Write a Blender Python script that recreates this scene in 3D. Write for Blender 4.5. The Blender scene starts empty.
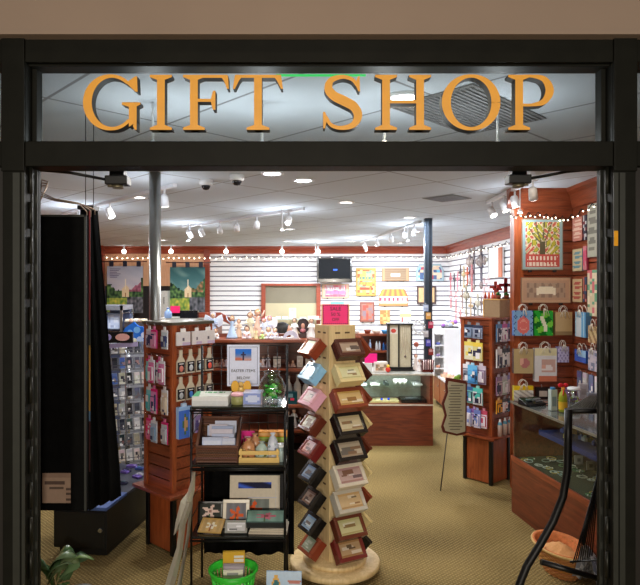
import bpy, bmesh, math, random
from mathutils import Vector, Matrix, noise
random.seed(7)
PI = math.pi
R = math.radians
scene = bpy.context.scene
C = scene.collection

# ---------------------------------------------------------------- camera, world, lights, exposure
EYE = 1.75
F = 600.0
cam_d = bpy.data.cameras.new('camera')
cam = bpy.data.objects.new('camera', cam_d)
C.objects.link(cam)
cam.location = (0, 0, EYE)
cam.rotation_euler = (R(90), 0, 0)
cam_d.sensor_fit = 'HORIZONTAL'
cam_d.sensor_width = 36
cam_d.lens = 36 * F / 640
cam_d.shift_x = 10 / 640
cam_d.shift_y = -4.5 / 640
cam_d.clip_start = 0.05
scene.camera = cam

world = bpy.data.worlds.new('world')
scene.world = world
world.use_nodes = True
world.node_tree.nodes['Background'].inputs[0].default_value = (0.75, 0.8, 1.0, 1)
world.node_tree.nodes['Background'].inputs[1].default_value = 0.02

vs = scene.view_settings
vs.view_transform = 'Standard'
vs.look = 'None'
vs.gamma = 1
vs.exposure = 0.3

def light(kind, loc, energy, color=(1, 1, 1), size=0.2, aim=None, spot=80, blend=0.6):
    d = bpy.data.lights.new('lamp_light', kind)
    d.energy = energy
    d.color = color
    if kind == 'AREA':
        d.shape = 'DISK'; d.size = size
    elif kind == 'SPOT':
        d.spot_size = R(spot); d.spot_blend = blend; d.shadow_soft_size = size
    else:
        d.shadow_soft_size = size
    o = bpy.data.objects.new('lamp_light', d)
    C.objects.link(o)
    o.location = loc
    if aim is not None:
        o.rotation_euler = (Vector(aim) - Vector(loc)).to_track_quat('-Z', 'Y').to_euler()
    return o

ZC = 2.60          # shop ceiling
DB = 12.3          # back wall
COOL = (0.86, 0.92, 1.0)
WARM = (1.0, 0.80, 0.56)
NEUT = (1.0, 0.95, 0.88)
# recessed downlights (x, depth, power, colour)
DOWN = [(0.06 * 5.93, 5.93, 60, NEUT), (-0.30, 8.64, 95, COOL), (-0.42, 10.85, 130, COOL), (1.6, 9.0, 120, COOL),
        (1.7, 11.3, 130, COOL), (-2.6, 10.6, 90, NEUT), (-2.9, 7.6, 60, COOL), (-1.6, 5.6, 60, NEUT), (0.75, 10.9, 120, COOL),
        (-0.28, 4.43, 26, NEUT), (-0.05, 4.72, 26, NEUT), (0.42, 2.67, 7, WARM), (1.2, 7.2, 80, COOL), (-2.85, 5.0, 30, COOL),  # the one nearest the transom stands in for a reflected corridor downlight
        (1.55, 4.2, 9, WARM)]
for x, d, p, c in DOWN:
    light('AREA', (x, d, ZC - 0.03), p * (0.36 if d < 8 else 0.27), c, 0.16)
# bare fill lamps added a little below the ceiling to brighten it
CEIL_FILL = [(-1.6, 7.9, 9), (-.3, 6.5, 9), (.95, 10.2, 12), (1.3, 8.0, 9), (-2.4, 6.2, 9), (1.75, 5.0, 4), (0.1, 11.0, 11), (-1.2, 4.6, 4)]
for x, d, p in CEIL_FILL:
    light('POINT', (x, d, ZC - 0.26), p, COOL, 0.03)
FRONT_FILL = [(-.72, 2.75, 4.2), (-.22, 2.75, 4.2), (.34, 2.75, 4.2), (.86, 2.75, 4.2)]  # added fill, out of sight behind the header, brightens the ceiling past the transom
for x, d, p in FRONT_FILL:
    light('POINT', (x, d, 2.36), p, (0.97, 0.98, 1.0), 0.03)
# the corridor's lights, which reach the shop front and through the open doorway
light('AREA', (-1.0, -2.8, 1.95), 88, (1.0, 0.90, 0.76), 0.5, (0, 3.8, 1.4))
light('AREA', (1.0, -2.8, 1.95), 88, (1.0, 0.90, 0.76), 0.5, (0, 3.8, 1.4))
light('AREA', (0.0, 0.6, 4.3), 8, (1.0, 0.78, 0.56), 0.3)

# ---------------------------------------------------------------- helpers
def lin(c):
    r = []
    for v in c:
        v = max(0, min(255, v)) / 255
        r.append(v / 12.92 if v <= 0.04045 else ((v + 0.055) / 1.055) ** 2.4)
    return (r[0], r[1], r[2], 1.0)

def at(x, y, d):
    return Vector(((x - 310) / F * d, d, EYE - (y - 288) / F * d))

def X(x, d): return (x - 310) / F * d
def Z(y, d): return EYE - (y - 288) / F * d

MATS = {}
def nodes_new(name):
    m = bpy.data.materials.new(name); m.use_nodes = True
    nt = m.node_tree
    return m, nt, nt.nodes['Principled BSDF']

def mat(name, col, rough=0.5, metal=0.0, var=0.12, scale=30, bump=0.0, emit=None, estr=0, stretch=(1, 1, 1), spec=0.5):
    if name in MATS: return MATS[name]
    m, nt, b = nodes_new(name)
    tc = nt.nodes.new('ShaderNodeTexCoord')
    mp = nt.nodes.new('ShaderNodeMapping'); mp.inputs['Scale'].default_value = stretch
    nz = nt.nodes.new('ShaderNodeTexNoise'); nz.inputs['Scale'].default_value = scale; nz.inputs['Detail'].default_value = 4
    nt.links.new(tc.outputs['Object'], mp.inputs[0]); nt.links.new(mp.outputs[0], nz.inputs['Vector'])
    rp = nt.nodes.new('ShaderNodeValToRGB')
    c = lin(col)
    rp.color_ramp.elements[0].position = 0.3; rp.color_ramp.elements[1].position = 0.7
    rp.color_ramp.elements[0].color = tuple(v * (1 - var) for v in c[:3]) + (1,)
    rp.color_ramp.elements[1].color = tuple(min(1, v * (1 + var)) for v in c[:3]) + (1,)
    nt.links.new(nz.outputs[0], rp.inputs[0]); nt.links.new(rp.outputs[0], b.inputs['Base Color'])
    b.inputs['Roughness'].default_value = rough; b.inputs['Metallic'].default_value = metal
    b.inputs['Specular IOR Level'].default_value = spec
    if bump:
        bp = nt.nodes.new('ShaderNodeBump'); bp.inputs['Strength'].default_value = bump; bp.inputs['Distance'].default_value = 0.01
        nt.links.new(nz.outputs[0], bp.inputs['Height']); nt.links.new(bp.outputs[0], b.inputs['Normal'])
    if emit:
        b.inputs['Emission Color'].default_value = lin(emit); b.inputs['Emission Strength'].default_value = estr
    MATS[name] = m
    return m

def paint(name, rough=0.5, var=0.1, scale=60, metal=0, spec=0.4):
    """colour comes from the mesh's own colour attribute (printed or painted surfaces)"""
    m, nt, b = nodes_new(name)
    a = nt.nodes.new('ShaderNodeVertexColor'); a.layer_name = 'Col'
    tc = nt.nodes.new('ShaderNodeTexCoord')
    nz = nt.nodes.new('ShaderNodeTexNoise'); nz.inputs['Scale'].default_value = scale
    nt.links.new(tc.outputs['Object'], nz.inputs['Vector'])
    mr = nt.nodes.new('ShaderNodeMapRange'); mr.inputs['To Min'].default_value = 1 - var; mr.inputs['To Max'].default_value = 1 + var
    nt.links.new(nz.outputs[0], mr.inputs[0])
    mx = nt.nodes.new('ShaderNodeVectorMath'); mx.operation = 'SCALE'
    nt.links.new(a.outputs[0], mx.inputs[0]); nt.links.new(mr.outputs[0], mx.inputs['Scale'])
    nt.links.new(mx.outputs[0], b.inputs['Base Color'])
    b.inputs['Roughness'].default_value = rough; b.inputs['Metallic'].default_value = metal
    b.inputs['Specular IOR Level'].default_value = spec
    return m

def wood(name, c1, c2, rough=0.35, scale=6, axis='z'):
    m, nt, b = nodes_new(name)
    tc = nt.nodes.new('ShaderNodeTexCoord')
    mp = nt.nodes.new('ShaderNodeMapping')
    mp.inputs['Scale'].default_value = {'z': (6, 6, 0.6), 'x': (0.6, 6, 6), 'y': (6, 0.6, 6)}[axis]
    nz = nt.nodes.new('ShaderNodeTexNoise'); nz.inputs['Scale'].default_value = scale; nz.inputs['Detail'].default_value = 6; nz.inputs['Distortion'].default_value = 1.2
    nt.links.new(tc.outputs['Object'], mp.inputs[0]); nt.links.new(mp.outputs[0], nz.inputs['Vector'])
    rp = nt.nodes.new('ShaderNodeValToRGB')
    rp.color_ramp.elements[0].position = 0.32; rp.color_ramp.elements[1].position = 0.68
    rp.color_ramp.elements[0].color = lin(c1); rp.color_ramp.elements[1].color = lin(c2)
    nt.links.new(nz.outputs[0], rp.inputs[0]); nt.links.new(rp.outputs[0], b.inputs['Base Color'])
    b.inputs['Roughness'].default_value = rough
    return m

def glassy(name, tint=(0.93, 0.97, 0.96), refl=0.08, rough=0.03, mx_=0.6):
    m = bpy.data.materials.new(name); m.use_nodes = True
    nt = m.node_tree; nt.nodes.clear()
    out = nt.nodes.new('ShaderNodeOutputMaterial'); mx = nt.nodes.new('ShaderNodeMixShader')
    t = nt.nodes.new('ShaderNodeBsdfTransparent'); t.inputs[0].default_value = tint + (1,)
    g = nt.nodes.new('ShaderNodeBsdfGlossy'); g.inputs['Roughness'].default_value = rough
    lw = nt.nodes.new('ShaderNodeLayerWeight'); lw.inputs[0].default_value = 0.25
    mr = nt.nodes.new('ShaderNodeMapRange'); mr.inputs['To Min'].default_value = refl; mr.inputs['To Max'].default_value = mx_
    nt.links.new(lw.outputs['Facing'], mr.inputs[0])
    nt.links.new(mr.outputs[0], mx.inputs[0]); nt.links.new(t.outputs[0], mx.inputs[1]); nt.links.new(g.outputs[0], mx.inputs[2])
    nt.links.new(mx.outputs[0], out.inputs[0])
    return m

P = paint('printed_paper', 0.6, spec=0.2)
PG = paint('glossy_print', 0.22, 0.06)
PC = paint('ceramic', 0.25, 0.05)
PF = paint('fabric_print', 0.9, 0.15, 120)
PM = paint('brushed_metal_paint', 0.35, 0.1, metal=0.7)
BRONZE = mat('dark_bronze', (22, 22, 18), 0.5, 0.0, 0.15, 12, spec=0.1)
BLACK = mat('black_metal', (17, 17, 18), 0.4, 0.3)
BLACKCL = mat('black_cloth', (9, 9, 9), 0.95, 0, 0.3, 25, spec=0.1)
GOLD = mat('gold_paint', (232, 166, 62), 0.45, 0.0, 0.06, 20)
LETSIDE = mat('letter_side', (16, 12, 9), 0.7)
CHERRY = wood('cherry_wood', (128, 58, 28), (170, 88, 46), 0.35)
CHERRYX = wood('cherry_wood_x', (112, 50, 28), (152, 76, 44), 0.35, axis='x')
CROWN = wood('crown_wood', (140, 58, 38), (170, 80, 54), 0.4, axis='x')
DKWOOD = wood('dark_red_wood', (84, 38, 24), (118, 58, 36), 0.35, axis='x')
CASEWD = wood('case_wood', (88, 38, 22), (122, 58, 34), 0.4, axis='x')
MAPLE = wood('maple_wood', (205, 176, 124), (228, 202, 152), 0.45)
PEACH = wood('peach_panel', (214, 160, 122), (230, 180, 144), 0.5)
WHITE = mat('white_laminate', (238, 238, 240), 0.45, 0, 0.02, 10)
WHITEP = mat('white_plastic', (228, 230, 234), 0.4, 0, 0.02)
GROOVE = mat('slat_groove', (126, 122, 132), 0.7)
GREYT = mat('grey_countertop', (150, 148, 140), 0.35)
CHROME = mat('chrome', (200, 205, 212), 0.2, 0.95, 0.04)
STEEL = mat('pole_steel', (150, 152, 150), 0.3, 0.85, 0.06, 8, stretch=(1, 1, 0.1))
GLASS = glassy('clear_glass')
TGLASS = glassy('transom_glass', (0.86, 0.90, 0.90), 0.05, 0.08)
CGLASS = glassy('case_glass', (0.93, 0.97, 0.95), 0.03, 0.03, 0.07)
BULB = mat('bulb_glow', (255, 244, 220), 0.4, emit=(255, 240, 214), estr=7)
LENS = mat('lamp_lens', (255, 250, 240), 0.4, emit=(255, 250, 242), estr=7)
SPOTL = mat('spot_lens', (255, 250, 240), 0.4, emit=(250, 252, 255), estr=60)
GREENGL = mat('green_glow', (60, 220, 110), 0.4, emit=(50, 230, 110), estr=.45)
GREENPL = mat('green_plastic', (60, 205, 60), 0.35, 0, 0.05)
CREAM = mat('cream_wall', (196, 184, 150), 0.7, 0, 0.04, 4)
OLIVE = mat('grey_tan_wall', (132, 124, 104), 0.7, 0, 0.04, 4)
ORANGECL = mat('basket_orange', (200, 116, 62), 0.8, 0, 0.15, 40, bump=0.4)

def link(o, parent=None):
    C.objects.link(o)
    if parent is not None: o.parent = parent
    return o

class MB:
    def __init__(s):
        s.bm = bmesh.new(); s.cl = s.bm.loops.layers.float_color.new('Col'); s.M = Matrix.Identity(4); s.c = (1, 1, 1, 1); s.mi = 0
    def col(s, c): s.c = lin(c); return s
    def v(s, p): return s.bm.verts.new(s.M @ Vector(p))
    def f(s, vs_, c=None, smooth=False):
        try: fa = s.bm.faces.new(vs_)
        except ValueError: return None
        cc = s.c if c is None else lin(c)
        for l in fa.loops: l[s.cl] = cc
        fa.material_index = s.mi; fa.smooth = smooth
        return fa
    def quad(s, pts, c=None): return s.f([s.v(p) for p in pts], c)
    def box(s, a, b, c=None, M=None):
        """box between corners a and b"""
        (x0, y0, z0), (x1, y1, z1) = a, b
        old = s.M
        if M is not None: s.M = s.M @ M
        v = [s.v(p) for p in ((x0, y0, z0), (x1, y0, z0), (x1, y1, z0), (x0, y1, z0), (x0, y0, z1), (x1, y0, z1), (x1, y1, z1), (x0, y1, z1))]
        for q in ((0, 3, 2, 1), (4, 5, 6, 7), (0, 1, 5, 4), (1, 2, 6, 5), (2, 3, 7, 6), (3, 0, 4, 7)): s.f([v[i] for i in q], c)
        s.M = old
        return s
    def prism(s, pts, y0, y1, c=None, cside=None, miside=None):
        """outline in local x/z extruded along y (y0 is the front)"""
        a = [s.v((x, y0, z)) for x, z in pts]; b = [s.v((x, y1, z)) for x, z in pts]
        n = len(pts)
        s.f(a, c); s.f(b[::-1], c)
        om = s.mi
        if miside is not None: s.mi = miside
        for i in range(n): s.f([a[i], b[i], b[(i + 1) % n], a[(i + 1) % n]], cside or c)
        s.mi = om
        return s
    def rings(s, rings, c=None, cap=True, smooth=True, close=True):
        vr = [[s.v(p) for p in r] for r in rings]
        for a, b in zip(vr, vr[1:]):
            n = len(a)
            for i in range(n if close else n - 1):
                s.f([a[i], a[(i + 1) % n], b[(i + 1) % n], b[i]], c, smooth)
        if cap:
            s.f(vr[0][::-1], c); s.f(vr[-1], c)
        return s
    def tube(s, pts, r, n=8, c=None, smooth=True):
        pts = [Vector(p) for p in pts]
        rs = r if isinstance(r, (list, tuple)) else [r] * len(pts)
        out = []; ref = None
        for i, p in enumerate(pts):
            t = (pts[min(i + 1, len(pts) - 1)] - pts[max(i - 1, 0)]).normalized()
            if ref is None: ref = Vector((0, 0, 1)) if abs(t.z) < 0.9 else Vector((1, 0, 0))
            u = t.cross(ref).normalized(); w = u.cross(t).normalized(); ref = w
            out.append([p + (u * math.cos(2 * PI * k / n) + w * math.sin(2 * PI * k / n)) * rs[i] for k in range(n)])
        return s.rings(out, c, True, smooth)
    def lathe(s, prof, n=16, c=None, cols=None, cap=True, o=(0, 0, 0), sx=1, sy=1):
        rr = [[(o[0] + r * sx * math.cos(2 * PI * k / n), o[1] + r * sy * math.sin(2 * PI * k / n), o[2] + z) for k in range(n)] for r, z in prof]
        if cols is None: return s.rings(rr, c, cap)
        vr = [[s.v(p) for p in r] for r in rr]
        for j, (a, b) in enumerate(zip(vr, vr[1:])):
            for i in range(n): s.f([a[i], a[(i + 1) % n], b[(i + 1) % n], b[i]], cols[j], True)
        if cap: s.f(vr[0][::-1], cols[0]); s.f(vr[-1], cols[-1])
        return s
    def ball(s, o, r, c=None, sc=(1, 1, 1), n=10, m=6):
        prof = [(math.sin(PI * j / m) * r + 1e-5, -math.cos(PI * j / m) * r) for j in range(m + 1)]
        rr = [[(o[0] + q * sc[0] * math.cos(2 * PI * k / n), o[1] + q * sc[1] * math.sin(2 * PI * k / n), o[2] + z * sc[2]) for k in range(n)] for q, z in prof]
        return s.rings(rr, c, True)
    def pic(s, x0, z0, w, h, nx, ny, f, y=0):
        """printed picture: a grid of faces facing -y"""
        g = [[s.v((x0 + w * i / nx, y, z0 + h * j / ny)) for i in range(nx + 1)] for j in range(ny + 1)]
        for j in range(ny):
            for i in range(nx):
                s.f([g[j][i], g[j][i + 1], g[j + 1][i + 1], g[j + 1][i]], f((i + .5) / nx, (j + .5) / ny))
        return s
    def build(s, name, m, parent=None, loc=(0, 0, 0), rot=(0, 0, 0), bevel=0, seg=2, solid=0, fix=True):
        if fix: bmesh.ops.recalc_face_normals(s.bm, faces=s.bm.faces)
        me = bpy.data.meshes.new(name); s.bm.to_mesh(me); s.bm.free()
        for x in (m if isinstance(m, (list, tuple)) else [m]): me.materials.append(x)
        o = bpy.data.objects.new(name, me); o.location = loc; o.rotation_euler = rot
        link(o, parent)
        if bevel:
            b = o.modifiers.new('bevel', 'BEVEL'); b.width = bevel; b.segments = seg; b.limit_method = 'ANGLE'
        if solid:
            b = o.modifiers.new('solid', 'SOLIDIFY'); b.thickness = solid
        return o

def tag(o, label, cat, group=None, kind=None):
    if label: o['label'] = label
    if cat: o['category'] = cat
    if group: o['group'] = group
    if kind: o['kind'] = kind
    return o

def struct(o):
    o['kind'] = 'structure'; return o

def thing(name, label, cat, loc=(0, 0, 0), rz=0, group=None):
    o = bpy.data.objects.new(name, None); o.empty_display_size = 0.05
    o.location = loc; o.rotation_euler = (0, 0, rz); link(o)
    return tag(o, label, cat, group)

def text_mesh(txt, size, name, m, parent, loc, rot=(R(90), 0, 0), ext=0.0008, align='CENTER'):
    cu = bpy.data.curves.new('t', 'FONT'); cu.body = txt; cu.size = size; cu.extrude = ext; cu.align_x = align; cu.align_y = 'CENTER'; cu.resolution_u = 2
    t = bpy.data.objects.new('t', cu); C.objects.link(t)
    dg = bpy.context.evaluated_depsgraph_get()
    me = bpy.data.meshes.new_from_object(t.evaluated_get(dg))
    bpy.data.objects.remove(t)
    o = bpy.data.objects.new(name, me); me.materials.clear(); me.materials.append(m)
    o.location = loc; o.rotation_euler = rot
    link(o, parent)
    return o

ORD = ['first', 'second', 'third', 'fourth', 'fifth', 'sixth', 'seventh', 'eighth', 'ninth', 'tenth', 'eleventh', 'twelfth',
       'thirteenth', 'fourteenth', 'fifteenth', 'sixteenth', 'seventeenth', 'eighteenth', 'nineteenth', 'twentieth']
INK = mat('black_ink', (18, 16, 20), 0.6)

def lerp(a, b, t): return tuple(a[i] + (b[i] - a[i]) * t for i in range(3))
def jit(c, a=20): 
    k = random.uniform(-a, a); return tuple(max(0, min(255, v + k + random.uniform(-a / 3, a / 3))) for v in c)

# ================================================================ SHELL
# carpet
def carpet():
    m, nt, b = nodes_new('carpet')
    tc = nt.nodes.new('ShaderNodeTexCoord')
    mp = nt.nodes.new('ShaderNodeMapping'); mp.inputs['Rotation'].default_value = (0, 0, R(45))
    w1 = nt.nodes.new('ShaderNodeTexWave'); w1.inputs['Scale'].default_value = 14; w1.inputs['Distortion'].default_value = 1.5; w1.inputs['Detail Scale'].default_value = 6
    w2 = nt.nodes.new('ShaderNodeTexWave'); w2.inputs['Scale'].default_value = 14; w2.bands_direction = 'Y'; w2.inputs['Distortion'].default_value = 1.5
    nz = nt.nodes.new('ShaderNodeTexNoise'); nz.inputs['Scale'].default_value = 70; nz.inputs['Detail'].default_value = 3
    nb = nt.nodes.new('ShaderNodeTexNoise'); nb.inputs['Scale'].default_value = 1.6; nb.inputs['Detail'].default_value = 0
    nt.links.new(tc.outputs['Object'], mp.inputs[0])
    for n in (w1, w2, nz, nb): nt.links.new(mp.outputs[0], n.inputs['Vector'])
    a1 = nt.nodes.new('ShaderNodeMath'); a1.operation = 'MULTIPLY'
    nt.links.new(w1.outputs['Fac'], a1.inputs[0]); nt.links.new(w2.outputs['Fac'], a1.inputs[1])
    a2 = nt.nodes.new('ShaderNodeMath'); a2.operation = 'ADD'
    nt.links.new(a1.outputs[0], a2.inputs[0]); nt.links.new(nz.outputs[0], a2.inputs[1])
    a3 = nt.nodes.new('ShaderNodeMath'); a3.operation = 'ADD'
    nt.links.new(a2.outputs[0], a3.inputs[0]); nt.links.new(nb.outputs[0], a3.inputs[1])
    rp = nt.nodes.new('ShaderNodeValToRGB')
    rp.color_ramp.elements[0].position = 0.25; rp.color_ramp.elements[1].position = 0.95
    rp.color_ramp.elements[0].color = lin((78, 64, 38)); rp.color_ramp.elements[1].color = lin((164, 142, 92))
    a4 = nt.nodes.new('ShaderNodeMath'); a4.operation = 'MULTIPLY'; a4.inputs[1].default_value = 0.5
    nt.links.new(a3.outputs[0], a4.inputs[0]); nt.links.new(a4.outputs[0], rp.inputs[0])
    nt.links.new(rp.outputs[0], b.inputs['Base Color'])
    b.inputs['Roughness'].default_value = 0.95; b.inputs['Specular IOR Level'].default_value = 0.1
    bp = nt.nodes.new('ShaderNodeBump'); bp.inputs['Strength'].default_value = 0.6; bp.inputs['Distance'].default_value = 0.006
    nt.links.new(a2.outputs[0], bp.inputs['Height']); nt.links.new(bp.outputs[0], b.inputs['Normal'])
    return m

def ceiling_mat():
    m, nt, b = nodes_new('ceiling_tile')
    tc = nt.nodes.new('ShaderNodeTexCoord')
    mp = nt.nodes.new('ShaderNodeMapping'); mp.inputs['Rotation'].default_value = (0, 0, R(46)); mp.inputs['Location'].default_value = (0.31, 0.2, 0)
    br = nt.nodes.new('ShaderNodeTexBrick'); br.offset = 0; br.squash = 1
    br.inputs['Scale'].default_value = 1; br.inputs['Brick Width'].default_value = 1.22; br.inputs['Row Height'].default_value = 0.61
    br.inputs['Mortar Size'].default_value = 0.008; br.inputs['Mortar Smooth'].default_value = 0.1
    br.inputs['Color1'].default_value = lin((208, 217, 226)); br.inputs['Color2'].default_value = lin((203, 212, 222)); br.inputs['Mortar'].default_value = lin((146, 148, 152))
    nt.links.new(tc.outputs['Object'], mp.inputs[0]); nt.links.new(mp.outputs[0], br.inputs['Vector'])
    nz = nt.nodes.new('ShaderNodeTexNoise'); nz.inputs['Scale'].default_value = 130
    nt.links.new(tc.outputs['Object'], nz.inputs['Vector'])
    bp = nt.nodes.new('ShaderNodeBump'); bp.inputs['Strength'].default_value = 0.25; bp.inputs['Distance'].default_value = 0.004
    nt.links.new(nz.outputs[0], bp.inputs['Height']); nt.links.new(bp.outputs[0], b.inputs['Normal'])
    nt.links.new(br.outputs['Color'], b.inputs['Base Color'])
    b.inputs['Roughness'].default_value = 0.9
    return m

XL, XR = -4.2, 2.83
m = MB(); m.box((-6, -3, -0.1), (5, DB + 0.3, 0)); struct(m.build('floor', carpet()))
m = MB(); m.box((XL - .1, 2.335, ZC), (XR + .1, DB + 0.2, ZC + 0.1)); struct(m.build('ceiling', ceiling_mat()))

def slatwall(name, x0, x1, z0, z1, mb, mg, loc, rz, pitch=0.1, gap=0.014, thick=0.02, parent=None):
    """horizontal boards with open grooves over a backing panel; front faces local -y"""
    m = MB(); m.mi = 1; m.box((x0, thick, z0), (x1, thick + 0.03, z1)); m.mi = 0
    z = z0
    while z < z1 - 0.01:
        zt = min(z + pitch - gap, z1)
        m.box((x0, 0, z), (x1, thick, zt)); z += pitch
    return m.build(name, [mb, mg], parent, loc, (0, 0, rz))

WX0 = X(210, DB)      # where the white slats begin on the back wall
m = slatwall('wall_back', WX0, XR + .02, 0, ZC, WHITE, GROOVE, (0, DB, 0), 0, 0.1, 0.024); struct(m)
m = MB(); m.box((XL, DB + 0.04, 0), (WX0, DB + 0.1, ZC)); struct(m.build('wall_back_left', mat('dark_recess', (40, 34, 36), 0.8)))
m = MB()
m.box((X(105, DB), DB - 0.02, Z(286, DB)), (WX0 - .1, DB + 0.04, ZC)); struct(m.build('trim_1', PEACH))
m = MB(); m.box((WX0 - .12, DB - 0.05, 0), (WX0, DB + 0.03, ZC)); struct(m.build('trim_2', CROWN))
m = slatwall('wall_left', -DB, -2.4, 0, ZC, CROWN, DKWOOD, (XL, 0, 0), R(-90) + PI, 0.12, parent=None); 
m.rotation_euler = (0, 0, R(90)); m.location = (XL, 0, 0); m.scale = (-1, 1, 1); struct(m)
# narrow red slat return at the left of the back wall
m = slatwall('wall_back_return', X(84, DB - .3), X(103, DB - .3), 0, ZC, CROWN, DKWOOD, (0, DB - 0.3, 0), 0, 0.12); struct(m)
# right wall, white slats (faces -x)
m = slatwall('wall_right', 5.3, DB, 0, ZC, WHITE, GROOVE, (XR, 0, 0), 0, 0.1, 0.022)
m.rotation_euler = (0, 0, R(90)); m.location = (XR, 0, 0)
m.data.transform(Matrix.Scale(-1, 4, (0, 1, 0))); m.data.flip_normals(); struct(m)
# wood slatwall in front: facing wall and the side wall next to the entrance
DW = 5.2; XW0, XW1 = X(513.5, DW), 2.28
m = slatwall('wall_right_partition', XW0 + .08, XW1, 0, ZC, CHERRYX, DKWOOD, (0, DW, 0), 0, 0.098, 0.010); struct(m)
m = MB(); m.box((XW0, DW - 0.015, 0), (XW0 + .08, DW + 0.06, ZC)); m.box((XW0, DW + .052, 0), (XR, DW + 0.09, ZC)); struct(m.build('trim_3', CHERRY))
m = slatwall('wall_right_front', 2.4, DW, 0, ZC, CHERRYX, DKWOOD, (XW1, 0, 0), 0, 0.098, 0.010)
m.rotation_euler = (0, 0, R(90)); m.data.transform(Matrix.Scale(-1, 4, (0, 1, 0))); m.data.flip_normals(); struct(m)

# crown mouldings (profile swept along a run)
def crown(name, x0, x1, loc, rz, h=0.13, out=0.10, mt=CROWN):
    m = MB()
    prof = [(0, -h), (-0.02, -h), (-0.025, -h * .8), (-out * .45, -h * .55), (-out * .55, -h * .35), (-out * .95, -h * .18), (-out, 0), (0, 0)]
    a = [m.v((x0, y, z)) for y, z in prof]; b = [m.v((x1, y, z)) for y, z in prof]
    n = len(prof); m.f(a); m.f(b[::-1])
    for i in range(n): m.f([a[i], a[(i + 1) % n], b[(i + 1) % n], b[i]])
    o = m.build(name, mt, None, loc, (0, 0, rz)); return struct(o)
crown('trim_4', XL, XR, (0, DB, ZC), 0, 0.15)
crown('trim_5', -DB, -5.3, (XR, 0, ZC), R(-90), 0.15)
crown('trim_6', XW0 - .06, XW1, (0, DW, ZC), 0, 0.16, 0.10, CHERRYX)
crown('trim_7', -DW, -2.4, (XW1, 0, ZC), R(-90), 0.16, 0.10, CHERRYX)

# storefront: frame, wall over it, sidelights
D0 = 2.2
GX0, GX1 = -1.043, 1.11
ZH, ZG0, ZG1, ZT = 2.197, 2.289, 2.579, 2.662
BEIGE = mat('beige_plaster', (138, 120, 106), 0.85, 0, 0.05, 2)
m = MB(); m.box((-3.2, D0 - 0.03, ZT), (3.2, D0 + 0.12, 3.6)); m.box((-3.2, D0 - 0.045, ZT), (3.2, D0 - .03, ZT + 0.012)); struct(m.build('wall_front', BEIGE))
m = MB()
m.box((-1.6, D0, ZG1), (1.9, D0 + 0.12, ZT))
m.box((-1.6, D0, ZH), (1.9, D0 + 0.10, ZG0))
for a, b in ((GX0 - .085, GX0), (GX1, GX1 + .085)):
    m.box((a, D0, 0), (b, D0 + 0.10, ZG1))
    m.box((a - .0, D0 - .012, ZH - .02), (b, D0, ZT))
# glazing beads and stepped reveals
m.box((GX0, D0 + .05, ZG0), (GX0 + .018, D0 + .10, ZG1)); m.box((GX1 - .018, D0 + .05, ZG0), (GX1, D0 + .10, ZG1))
m.box((GX0, D0 + .02, ZG1 - .008), (GX1, D0 + .10, ZG1))
m.box((GX0, D0 + .075, 0), (GX0 + .012, D0 + .10, ZH)); m.box((GX1 - .012, D0 + .075, 0), (GX1, D0 + .10, ZH))
m.box((-1.6, D0, 0), (-1.52, D0 + .1, ZT)); m.box((1.82, D0, 0), (1.9, D0 + .1, ZT))
struct(m.build('trim_8', BRONZE, bevel=0.003))
m = MB(); m.box((GX0, D0 + .078, ZG0), (GX1, D0 + .084, ZG1)); struct(m.build('window_1', TGLASS))
m = MB(); m.box((-1.52, D0 + .078, ZG0), (GX0 - .085, D0 + .084, ZG1)); struct(m.build('window_2', TGLASS))
m = MB(); m.box((GX1 + .085, D0 + .078, ZG0), (1.82, D0 + .084, ZG1)); struct(m.build('window_3', TGLASS))
GREYSTRIP = mat('grey_strip', (40, 42, 37), 0.5, 0.1, 0.1)
m = MB()
for a, b in ((613, 617.5), (619, 624.5)): m.box((X(a, D0), D0 - .006, 0), (X(b, D0), D0 - .001, ZH - .025))
for a, b in ((13.5, 20.5), (22.5, 25.5)): m.box((X(a, D0), D0 - .006, 0), (X(b, D0), D0 - .001, ZH - .025))
m.box((GX1 - .013, D0 + .07, 0), (GX1 + .01, D0 + .0745, ZH)); m.box((GX0 - .01, D0 + .07, 0), (GX0 + .011, D0 + .0745, ZH))
struct(m.build('trim_9', GREYSTRIP))
# dark sidelight panels under them
DARKPAN = mat('dark_panel', (20, 15, 11), 0.6, 0, 0.2, 3)
m = MB(); m.box((-1.52, D0 + .03, 0), (GX0 - .085, D0 + .07, ZH)); struct(m.build('door_1', DARKPAN))
m = MB(); m.box((GX1 + .085, D0 + .03, 0), (1.82, D0 + .07, ZH)); struct(m.build('door_2', DARKPAN))
# wing walls that close the shop on both sides of the front
m = MB(); m.box((XL - .1, D0 + 0.02, 0), (-1.6, D0 + 0.12, 3.0)); struct(m.build('wall_front_left', BEIGE))
m = MB(); m.box((1.9, D0 + 0.02, 0), (XR + .1, D0 + 0.12, 3.0)); struct(m.build('wall_front_right', BEIGE))
# hinges in the two jambs
for side, xx in (('left', GX0), ('right', GX1)):
    sg = 1 if side == 'left' else -1
    m = MB()
    z = 0.15
    while z < ZH - .05:
        m.tube([(xx + sg * .006, D0 + .03, z), (xx + sg * .006, D0 + .03, z + .10)], 0.006, 8); z += 0.13
    m.box((xx, D0 + .045, .1), (xx + sg * .004, D0 + .06, ZH))
    tag(m.build('jamb_hinge', mat('hinge_metal', (34, 34, 28), 0.45, 0.5), bevel=0), f'long dark metal hinge in the {side} jamb of the entrance', 'hinge')
m = MB(); m.col((214, 150, 30)); m.box((GX1 + .001, D0 - .009, Z(246, D0)), (GX1 + .015, D0 - .0065, Z(231, D0)))
tag(m.build('warning_sticker', P), 'small yellow sticker on the right door jamb', 'sticker')
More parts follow.
